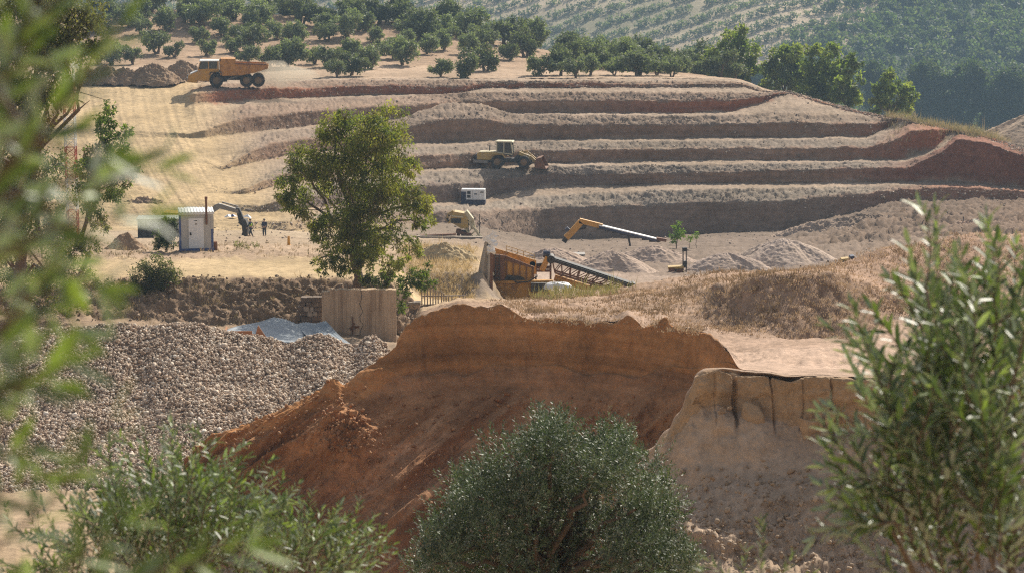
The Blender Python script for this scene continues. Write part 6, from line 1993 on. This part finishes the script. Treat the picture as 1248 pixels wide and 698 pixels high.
for k in range(4):
    arm([(573 + k * 3.4, 272 + k * 4.5), (568 + k * 3, 280 + k * 3.0)], 0.9, 0.08, "rung", M_cream)
arm([(560, 279), (558, 291)], 0.35, 0.3, "leg", M_rust)
arm([(546, 262), (553, 258)], 0.3, 0.35, "boom", M_yellow)
arm([(544, 269), (547, 262)], 0.3, 0.3, "boom", M_yellow)
arm([(567, 258), (575, 268)], 1.2, 0.5, "feed_chute", M_cream)
arm([(574, 266), (577, 279)], 0.5, 0.4, "chute_mouth", M_cream)
arm([(556, 281), (574, 286)], 1.3, 0.35, "discharge_belt", M_rust)
arm([(551, 262), (565, 263.5)], 1.9, 0.12, "hand_rail", M_cream)
arm([(568, 272), (571, 290)], 0.25, 0.25, "leg", M_cream)
arm([(562, 284), (569, 284)], 0.6, 0.6, "gearbox", M_dark)
for x, y0 in ((571, 256), (584.5, 257)):
    m = MB(); m.bar(pz(x, 288, D, b), pz(x, y0 + 4, D, b), 0.08); m.build("post", M_dark, t)
# timber beam and rough stone ledge in front of it
D = 245.0
b = PV(548, 291, D)
t = thing("timber_beam", "long weathered beam lying along the ledge in front of the crusher", "beam", b)
m = MB(); m.bar(pz(508, 289.5, D, b), pz(588, 290.5, D, b), 0.6, 0.32); m.build("beam", M_concrete, t)
m = MB(); m.bar(pz(512, 288, D, b) + Vector((0, .3, 0)), pz(556, 286, D, b) + Vector((0, .3, 0)), 0.3, 0.16); m.build("plank", M_rust, t)

# yellow machine tops over the right hand slope
b = Ground.at(1172, 293, 262, 3)
t = thing("excavator", "yellow excavator housing showing above the right-hand slope", "excavator", PV(1172, 294, 262))
m = MB(); m.prism([(-0.9, 0), (0.9, 0), (0.95, 1.35), (-0.2, 1.2), (-0.9, 0.85)], -1.0, 1.0); m.build("housing", M_orange, t, bevel=0.06)
m = MB(); m.prism([(-0.95, 0.9), (0.98, 1.4), (0.98, 1.48), (-0.98, 0.98)], -1.05, 1.05); m.build("roof", M_dark, t)
m = MB(); m.bar((-1.8, 0, 0.6), (-0.9, 0, 0.3), 0.5, 0.4); m.build("arm", M_dark, t)
m = MB(); m.tube([(0.2, 0.5, 1.2), (0.2, 0.5, 2.6)], 0.05, 8); m.build("aerial", M_dark, t)
b = Ground.at(1034, 320, 228, 2.5)
t = thing("pump_trailer", "little yellow and dark machine at the foot of the slope right of the large heap", "machine", PV(1034, 321, 220))
m = MB(); m.prism([(-0.75, 0.1), (0.0, 0.1), (0.0, 0.55), (-0.7, 0.45)], -0.5, 0.5); m.build("body", M_yellow, t, bevel=0.03)
m = MB(); m.prism([(0.05, 0.1), (0.75, 0.15), (0.7, 0.55), (0.45, 0.75), (0.1, 0.7)], -0.5, 0.5); m.build("engine", M_navy, t, bevel=0.03)
for x in (-0.45, 0.45):
    wheel(t, x, -0.5, 0.12, 0.2, 0.16, M_grey)
m = MB(); m.box(-0.6, 0.6, -0.4, 0.4, 0.0, 0.12); m.build("frame", M_dark, t)

# little orange marker post and scraps by the haul road
b = Ground.at(352, 303, 192, 2)
m = MB(); m.tube([(0, 0, -0.1), (0, 0, 0.75)], [0.13, 0.09], 10); m.box(-0.18, 0.18, -0.18, 0.18, -0.1, 0.05)
o = m.build("marker_post", M_orange, None); o.location = b; tag(o, "short orange marker post at the roadside right of the people", "post")
g = np.random.default_rng(31)
for k, (x, y, mat, lab) in enumerate([(279, 274, M_plastic, "white crumpled plastic sheet left of the excavator bucket"), (284, 275, M_blue, "blue plastic scrap between two white ones by the bucket"), (302, 268, M_plastic, "white plastic scrap behind the excavator bucket")]):
    m = MB()
    nn = 8
    pts = [(math.cos(a) * g.uniform(0.3, 0.6), math.sin(a) * g.uniform(0.2, 0.5), g.uniform(0, 0.3)) for a in np.linspace(0, 2 * PI, nn, endpoint=False)]
    m.add([(0, 0, 0.45)] + pts, [(0, 1 + i, 1 + (i + 1) % nn) for i in range(nn)])
    o = m.build("plastic_scrap", mat); o.location = Ground.at(x, y, 254, 2); tag(o, lab, "plastic scrap")

# ------------------------------------------------------------------ boulders at the pale cliff and on the orange slope
def boulder(name, label, cat, px, py, D, w, h, mat, col, seed, group=None, sharp=0.5, tilt=0.0, sink=0.25):
    g = np.random.default_rng(900 + seed)
    bm = bmesh.new()
    bmesh.ops.create_icosphere(bm, subdivisions=3, radius=1.0)
    V = np.array([v.co[:] for v in bm.verts]); F = np.array([[v.index for v in f.verts] for f in bm.faces])
    bm.free()
    for _ in range(9):                                               # broken faces
        n = unit(g.normal(size=3)); d = g.uniform(0.3, 0.7)
        s = V @ n - d
        V = V - np.outer(np.clip(s, 0, None), n)
    s = D / FPX
    V = V * [w * s / 2 * 1.2, w * s / 2 * 0.8, h * s / 2 * 1.2]
    V += unit(V) * (0.04 * fbm(V, 0.3, 3) + 0.012 * fbm(V, 0.06, 2))[:, None]
    c, sn = math.cos(tilt), math.sin(tilt)
    V = np.stack([V[:, 0] * c - V[:, 2] * sn, V[:, 1], V[:, 0] * sn + V[:, 2] * c], -1)
    o = np_obj(name, V, F, mat, np.tile(np.array([col]), (len(V), 1)))
    o.location = PV(px, py, D)
    return tag(o, label, cat, group)


boulder("boulder", "large rounded slab of pale sandstone slumped under the crack in the pale cliff", "boulder", 918, 508, 71.75, 42, 38, M_pale, PALE, 1)
boulder("boulder", "tall pointed sandstone shard leaning left at the foot of the pale cliff", "boulder", 985, 522, 70.6, 26, 36, M_pale, PALE, 2, tilt=0.35)
boulder("boulder", "upright sandstone shard right behind the pointed one", "boulder", 999, 510, 70.8, 17, 30, M_pale, PALE, 3, tilt=-0.15)
boulder("boulder", "rightmost of the three sandstone shards under the pale cliff", "boulder", 1010, 514, 70.7, 15, 26, M_pale, PALE, 4, tilt=-0.3)
for k, (x, y, r, lab) in enumerate([(882, 500, 9, "small dark stone left in the hollow of the pale cliff"), (889, 497, 8, "small stone beside the crack in the pale cliff"), (878, 503, 6, "smallest stone in the hollow of the pale cliff"), (957, 526, 7, "small grey stone left of the sandstone shards"), (963, 524, 8, "rounded stone next to the sandstone shards"), (955, 530, 5, "tiny stone below the other two left of the shards"), (1020, 531, 10, "stone right of the sandstone shards"), (1026, 526, 7, "upper small stone right of the sandstone shards"), (1017, 537, 6, "lower small stone right of the sandstone shards"), (870, 583, 9, "round stone in the shaded slope under the pale cliff"), (930, 560, 7, "stone in the middle of the shaded slope"), (965, 574, 10, "orange-brown stone low on the shaded slope")]):
    p = Ground.drop(P(x, y, 71.2 if y < 545 else 69.6), 0.25)
    o = boulder("stone", lab, "stone", x, y, 71.4 if y < 545 else 69.9, r, r * 0.85, M_pale, (0.33, 0.235, 0.155), 10 + k, "loose stones under the pale cliff")
for k, (x, y, D, w, h, lab) in enumerate([(609, 487, 95.0, 14, 8, "orange block sitting high on the orange slope"), (618, 480, 95.2, 9, 6, "small orange block above the larger one on the slope"), (540, 505, 94.6, 9, 6, "orange clod on the slope left of the blocks"), (598, 560, 92.9, 8, 6, "orange clod half way down the orange slope"), (700, 500, 94.4, 9, 6, "dark clod right of the orange blocks on the slope"), (412, 497, 92.0, 16, 10, "crumbling orange clod on top of the slumped spur"), (432, 503, 92.0, 11, 8, "smaller orange clod right of the one on the spur")]):
    boulder("clod", lab, "clod", x, y, D - 0.15, w, h, M_cliff, (0.36, 0.17, 0.075), 30 + k, "clods on the orange slope")

# ------------------------------------------------------------------ cobble heap on the left
gx = np.linspace(-160, 490, 260)
crest_y = np.interp(gx, [-160, 20, 60, 110, 150, 180, 215, 240, 270, 300, 330, 352, 368, 385, 400, 418, 432, 447, 458, 470, 476, 490], [402, 402, 399, 397, 393, 398, 393, 394, 402, 408, 411, 419, 411, 407, 407, 417, 421, 410, 409, 421, 430, 446])
crest_y = crest_y + 1.5 * fbm(np.stack([gx / 16, 0 * gx, 0 * gx + 4], -1), 1.0, 3)
rowsV = []
nr = 110
for j in range(nr):
    v = j / (nr - 1)
    if v < 0.12:
        q = v / 0.12
        rowsV.append(P(gx, crest_y + 60 * (1 - q), 124 - 6.0 * q))
    else:
        q = (v - 0.12) / 0.88
        yb = 612 + 0 * gx
        rowsV.append(P(gx, crest_y * (1 - q) + yb * q, 118.0 - 14.6 * q))
HW = np.array(rowsV)
hf = HW.reshape(-1, 3)
dz = 0.55 * fbm(hf, 5.0, 3) + 0.16 * fbm(hf, 0.9, 3)
gully = np.exp(-(((pix(hf)[0] - 165) / 16) ** 2)) * np.clip((540 - pix(hf)[1]) / 90, 0, 1) * np.clip((pix(hf)[1] - 415) / 40, 0, 1)
hf[:, 2] += dz * np.clip((pix(hf)[1] - 425) / 60, 0.15, 1) - 0.5 * gully
HW = hf.reshape(HW.shape)
ii = np.arange(nr * len(gx)).reshape(nr, len(gx))
F = np.stack([ii[:-1, :-1], ii[1:, :-1], ii[1:, 1:], ii[:-1, 1:]], -1).reshape(-1, 4)
hb = np.array(PV(220, 600, 106))
M_cob = earth_mat("cobble_bed", big=2.0, small=0.2, bump=0.6, bump_scale=8, speck=0.3)
ho = np_obj("cobble_heap", hf - hb, F, M_cob, np.tile(np.array([[0.26, 0.195, 0.145]]), (len(hf), 1)), smooth=True)
ho.location = hb
tag(ho, "long grey-brown heap of washed cobbles at the left", "cobble heap")
m_stone, nt, bs = new_mat("cobble")
at = N(nt, "ShaderNodeAttribute"); at.attribute_name = "col"
nz = N(nt, "ShaderNodeTexNoise"); nz.inputs["Scale"].default_value = 14.0; nz.inputs["Detail"].default_value = 4
geo = N(nt, "ShaderNodeNewGeometry"); nt.links.new(geo.outputs["Position"], nz.inputs["Vector"])
nt.links.new(mixc(nt, 'MULTIPLY', 1.0, at.outputs["Color"], ramp(nt, nz.outputs["Fac"], [(0.3, 0.75), (0.7, 1.2)])), bs.inputs["Base Color"])
bs.inputs["Roughness"].default_value = 0.75
bs.inputs["Specular IOR Level"].default_value = 0.3
bm = bmesh.new(); bmesh.ops.create_icosphere(bm, subdivisions=1, radius=1.0)
sv = np.array([v.co[:] for v in bm.verts]); sf = np.array([[v.index for v in f.verts] for f in bm.faces]); bm.free()
g = np.random.default_rng(41)
NS = 52000
a, c_ = g.random(NS) * (nr - 1.01), g.random(NS) * (len(gx) - 1.01)
vr = g.random(NS) ** 0.9
a = (0.06 + 0.94 * vr) * (nr - 1.01)
i0, j0 = a.astype(int), c_.astype(int)
fa, fb = (a - i0)[:, None], (c_ - j0)[:, None]
sp = (HW[i0, j0] * (1 - fa) + HW[i0 + 1, j0] * fa) * (1 - fb) + (HW[i0, j0 + 1] * (1 - fa) + HW[i0 + 1, j0 + 1] * fa) * fb
sz = np.clip(np.exp(g.normal(-2.88, 0.38, NS)), 0.03, 0.22)
axes = sz[:, None] * g.uniform([0.85, 0.7, 0.5], [1.4, 1.05, 0.85], (NS, 3))
Rm = np.linalg.qr(g.normal(size=(NS, 3, 3)))[0]
V = np.einsum('nij,nkj->nki', Rm, sv[None] * axes[:, None, :] * g.uniform(0.82, 1.12, (NS, len(sv), 1))) + sp[:, None, :] + np.array([0, -0.02, 0.03])
pal = np.array([(0.60, 0.475, 0.355), (0.48, 0.35, 0.245), (0.72, 0.60, 0.46), (0.38, 0.265, 0.18), (0.54, 0.38, 0.25), (0.80, 0.70, 0.58), (0.30, 0.215, 0.155)])
pal = pal * 0.92 + 0.08 * pal.mean(axis=1, keepdims=True)
sc_ = pal[g.choice(7, NS, p=[0.24, 0.2, 0.14, 0.16, 0.12, 0.06, 0.08])] * g.uniform(0.85, 1.15, (NS, 1))
FS = sf[None] + (np.arange(NS) * len(sv))[:, None, None]
np_obj("cobbles", V.reshape(-1, 3) - hb, FS.reshape(-1, 3), m_stone, np.repeat(sc_, len(sv), axis=0), parent=ho, kind="stuff", smooth=False)

# ------------------------------------------------------------------ rubble and clods strewn on benches, bank and slopes
def strew(name, label, W, n, size, pal, where, mat, seed):
    """Broken stones half sunk in a sheet of ground wherever where(px, py, W) says, as one countless litter."""
    g = np.random.default_rng(seed)
    f = W.reshape(-1, 3)
    a, b = pix(f)
    w = where(a, b, f)
    w = np.clip(w, 0, None)
    idx = g.choice(len(f), n, p=w / w.sum())
    q = f[idx] + g.normal(size=(n, 3)) * [0.3, 0.3, 0.02]
    s = size[0] * np.exp(np.clip(g.normal(0, size[1], n), -2, 0.75))
    ax = s[:, None] * g.uniform([0.8, 0.7, 0.5], [1.4, 1.2, 0.9], (n, 3))
    Rm = np.linalg.qr(g.normal(size=(n, 3, 3)))[0]
    V = np.einsum('nij,nkj->nki', Rm, sv[None] * ax[:, None, :] * g.uniform(0.7, 1.15, (n, len(sv), 1))) + q[:, None, :]
    pal = np.array(pal)
    c = pal[g.integers(0, len(pal), n)] * g.uniform(0.8, 1.2, (n, 1))
    FS = sf[None] + (np.arange(n) * len(sv))[:, None, None]
    tag(np_obj(name, V.reshape(-1, 3), FS.reshape(-1, 3), mat, np.repeat(c, len(sv), axis=0)), label, None, None, "stuff")


gz_ = np.gradient(terrW[..., 2], axis=0) / np.maximum(np.linalg.norm(np.gradient(terrW, axis=0), axis=2), 1e-6)
steep = np.abs(gz_).ravel()
strew("rubble", "loose broken rock along the edges of the benches", terrW, 14000, (0.075, 0.5), [(0.33, 0.26, 0.195), (0.36, 0.285, 0.22), (0.28, 0.21, 0.16)],
      lambda a, b, f: ((a > 250) & (a < 1260)) * ((steep > 0.25) & (steep < 0.9)) * np.clip((a - 230) / 120, 0, 1), m_stone, 51)
strew("clods", "clods and stones on the bank under the dirt track", midW, 1800, (0.06, 0.5), [(0.28, 0.2, 0.13), (0.34, 0.25, 0.17), (0.21, 0.15, 0.1)],
      lambda a, b, f: ((a > -20) & (a < 500) & (f[:, 1] > 140) & (f[:, 1] < 148)) * 1.0, m_stone, 52)
strew("pit_stones", "stones scattered over the pit floor", midW, 1400, (0.07, 0.6), [(0.34, 0.26, 0.2), (0.28, 0.21, 0.155)],
      lambda a, b, f: ((a > 180) & (a < 1248) & (f[:, 1] > 185) & (f[:, 1] < 300)) * 1.0, m_stone, 53)
strew("slope_clods", "sandy clods littering the slope below the pale cliff", palW, 3500, (0.045, 0.6), [(0.42, 0.31, 0.21), (0.36, 0.26, 0.17)],
      lambda a, b, f: ((a > 770) & (a < 1248) & (b > 570) & (b < 720)) * np.clip((b - 560) / 60, 0.1, 1), m_stone, 54)
strew("sand_clods", "orange clods littering the foot of the orange cliff", cliffW, 3500, (0.045, 0.6), [(0.36, 0.18, 0.08), (0.33, 0.16, 0.07)],
      lambda a, b, f: ((b > 480) & (b < 720)) * 1.0 + 6.0 * np.exp(-(((a - 425) / 35) ** 2 + ((b - 540) / 35) ** 2)), m_stone, 55)

# ------------------------------------------------------------------ dry grass
def grass(name, label, W, n, hgt, cols, where, seed, lean=0.35, blades=5):
    g = np.random.default_rng(seed)
    f = W.reshape(-1, 3)
    a, b = pix(f)
    w = np.clip(where(a, b, f), 0, None)
    idx = g.choice(len(f), n, p=w / w.sum())
    q = f[idx] + g.normal(size=(n, 3)) * [0.25, 0.25, 0]
    q = np.repeat(q, blades, axis=0) + g.normal(size=(n * blades, 3)) * [0.08, 0.08, 0]
    X = g.normal(size=(n * blades, 3)) * lean + [0, 0, 1]
    Z = g.normal(size=(n * blades, 3)) + [0, -0.6, 0]
    L = hgt * np.repeat(np.exp(g.normal(0, 0.35, n)), blades) * g.uniform(0.6, 1.2, n * blades)
    V, F = scatter(RHOMB, q - [0, 0, 0.03], X, Z, L, 0.035 + 0 * L)
    cols = np.array(cols)
    c = np.repeat(cols[g.integers(0, len(cols), n)] * g.uniform(0.8, 1.2, (n, 1)), blades * 4, axis=0)
    tag(np_obj(name, V, F, M_straw, c), label, None, None, "stuff")


M_straw = leaf_mat("dry_grass", rough=0.85, trans=0.3, spec=0.05, tint=(1.0, 0.95, 0.85))
DRY = [(0.44, 0.325, 0.215), (0.50, 0.38, 0.26), (0.37, 0.27, 0.18), (0.31, 0.22, 0.145)]
def on_slope(a, b, f):
    patch = fbm(f, 5.0, 3)
    return ((a > 610) & (f[:, 1] > 92) & (f[:, 1] < 131)) * np.clip(0.35 + patch * 2.2, 0.02, 1.5)
grass("dry_grass", "short dry grass over the slope above the orange cliff", topW, 7500, 0.13, DRY, on_slope, 61)
grass("dry_weeds", "darker dead weeds in patches on the grassy slope", topW, 2000, 0.2, [(0.22, 0.16, 0.105), (0.27, 0.20, 0.13)], lambda a, b, f: ((a > 640) & (f[:, 1] > 94) & (f[:, 1] < 128)) * np.clip(fbm(f + 40, 4.0, 3) * 3 - 0.2, 0, 1), 62)
grass("green_weeds", "yellow-green weeds in front of the conveyor", topW, 260, 0.42, [(0.34, 0.30, 0.12), (0.26, 0.26, 0.10)], lambda a, b, f: ((a > 650) & (a < 760) & (f[:, 1] > 116) & (f[:, 1] < 126)) * 1.0, 63)
grass("straw", "pale straw around the mound left of the canvas", midW, 1700, 0.4, [(0.55, 0.44, 0.26), (0.48, 0.37, 0.2)], lambda a, b, f: ((a > 495) & (a < 574) & (f[:, 1] > 160) & (f[:, 1] < 192)) * 1.0, 64)
grass("bank_weeds", "dry weeds on the bank and verge below the hut", midW, 1500, 0.24, [(0.30, 0.23, 0.14), (0.2, 0.17, 0.1), (0.38, 0.29, 0.17)], lambda a, b, f: ((a > 0) & (a < 490) & (((f[:, 1] > 140) & (f[:, 1] < 148)) | ((f[:, 1] > 157) & (f[:, 1] < 190)))) * np.clip(0.3 + fbm(f, 3.0, 3) * 2, 0.02, 2), 65)
grass("skyline_grass", "dry grass along the skyline at the right end of the benches", terrW, 900, 0.8, [(0.42, 0.34, 0.2), (0.3, 0.28, 0.14)], lambda a, b, f: ((a > 1080) & (b < 175)) * (f[:, 1] > 308) * 1.0, 66)

# ------------------------------------------------------------------ dust behind the truck, and the air
m_dust = bpy.data.materials.new("dust"); m_dust.use_nodes = True
nt = m_dust.node_tree
for n in list(nt.nodes):
    if n.type == 'BSDF_PRINCIPLED': nt.nodes.remove(n)
vol = nt.nodes.new("ShaderNodeVolumePrincipled")
vol.inputs["Color"].default_value = (0.93, 0.84, 0.68, 1)
vol.inputs["Density"].default_value = 0.3
nt.links.new(vol.outputs[0], [n for n in nt.nodes if n.type == 'OUTPUT_MATERIAL'][0].inputs["Volume"])
bm = bmesh.new(); bmesh.ops.create_icosphere(bm, subdivisions=4, radius=1.0)
V = np.array([v.co[:] for v in bm.verts]); F = np.array([[v.index for v in f.verts] for f in bm.faces]); bm.free()
V *= (1 + 0.5 * fbm(V, 0.7, 4))[:, None]
V = V * [4.4, 2.2, 1.5]
V[:, 2] *= np.where(V[:, 0] < 0.5, 1.15, 0.8)
o = np_obj("dust_cloud", V, F, m_dust, smooth=True)
o.location = PV(344, 91, 328)
tag(o, "pale dust cloud hanging behind the dump truck", "dust cloud", None, "stuff")

m_haze = bpy.data.materials.new("haze"); m_haze.use_nodes = True
nt = m_haze.node_tree
for n in list(nt.nodes):
    if n.type == 'BSDF_PRINCIPLED': nt.nodes.remove(n)
vol = nt.nodes.new("ShaderNodeVolumePrincipled")
vol.inputs["Color"].default_value = (0.50, 0.74, 1.0, 1)
vol.inputs["Density"].default_value = 0.00019
vol.inputs["Anisotropy"].default_value = 0.0
nt.links.new(vol.outputs[0], [n for n in nt.nodes if n.type == 'OUTPUT_MATERIAL'][0].inputs["Volume"])
m = MB(); m.box(-2750, 2750, -200, 3300, CZ - 118, CZ + 28)
o = m.build("haze", m_haze)
o["kind"] = "stuff"
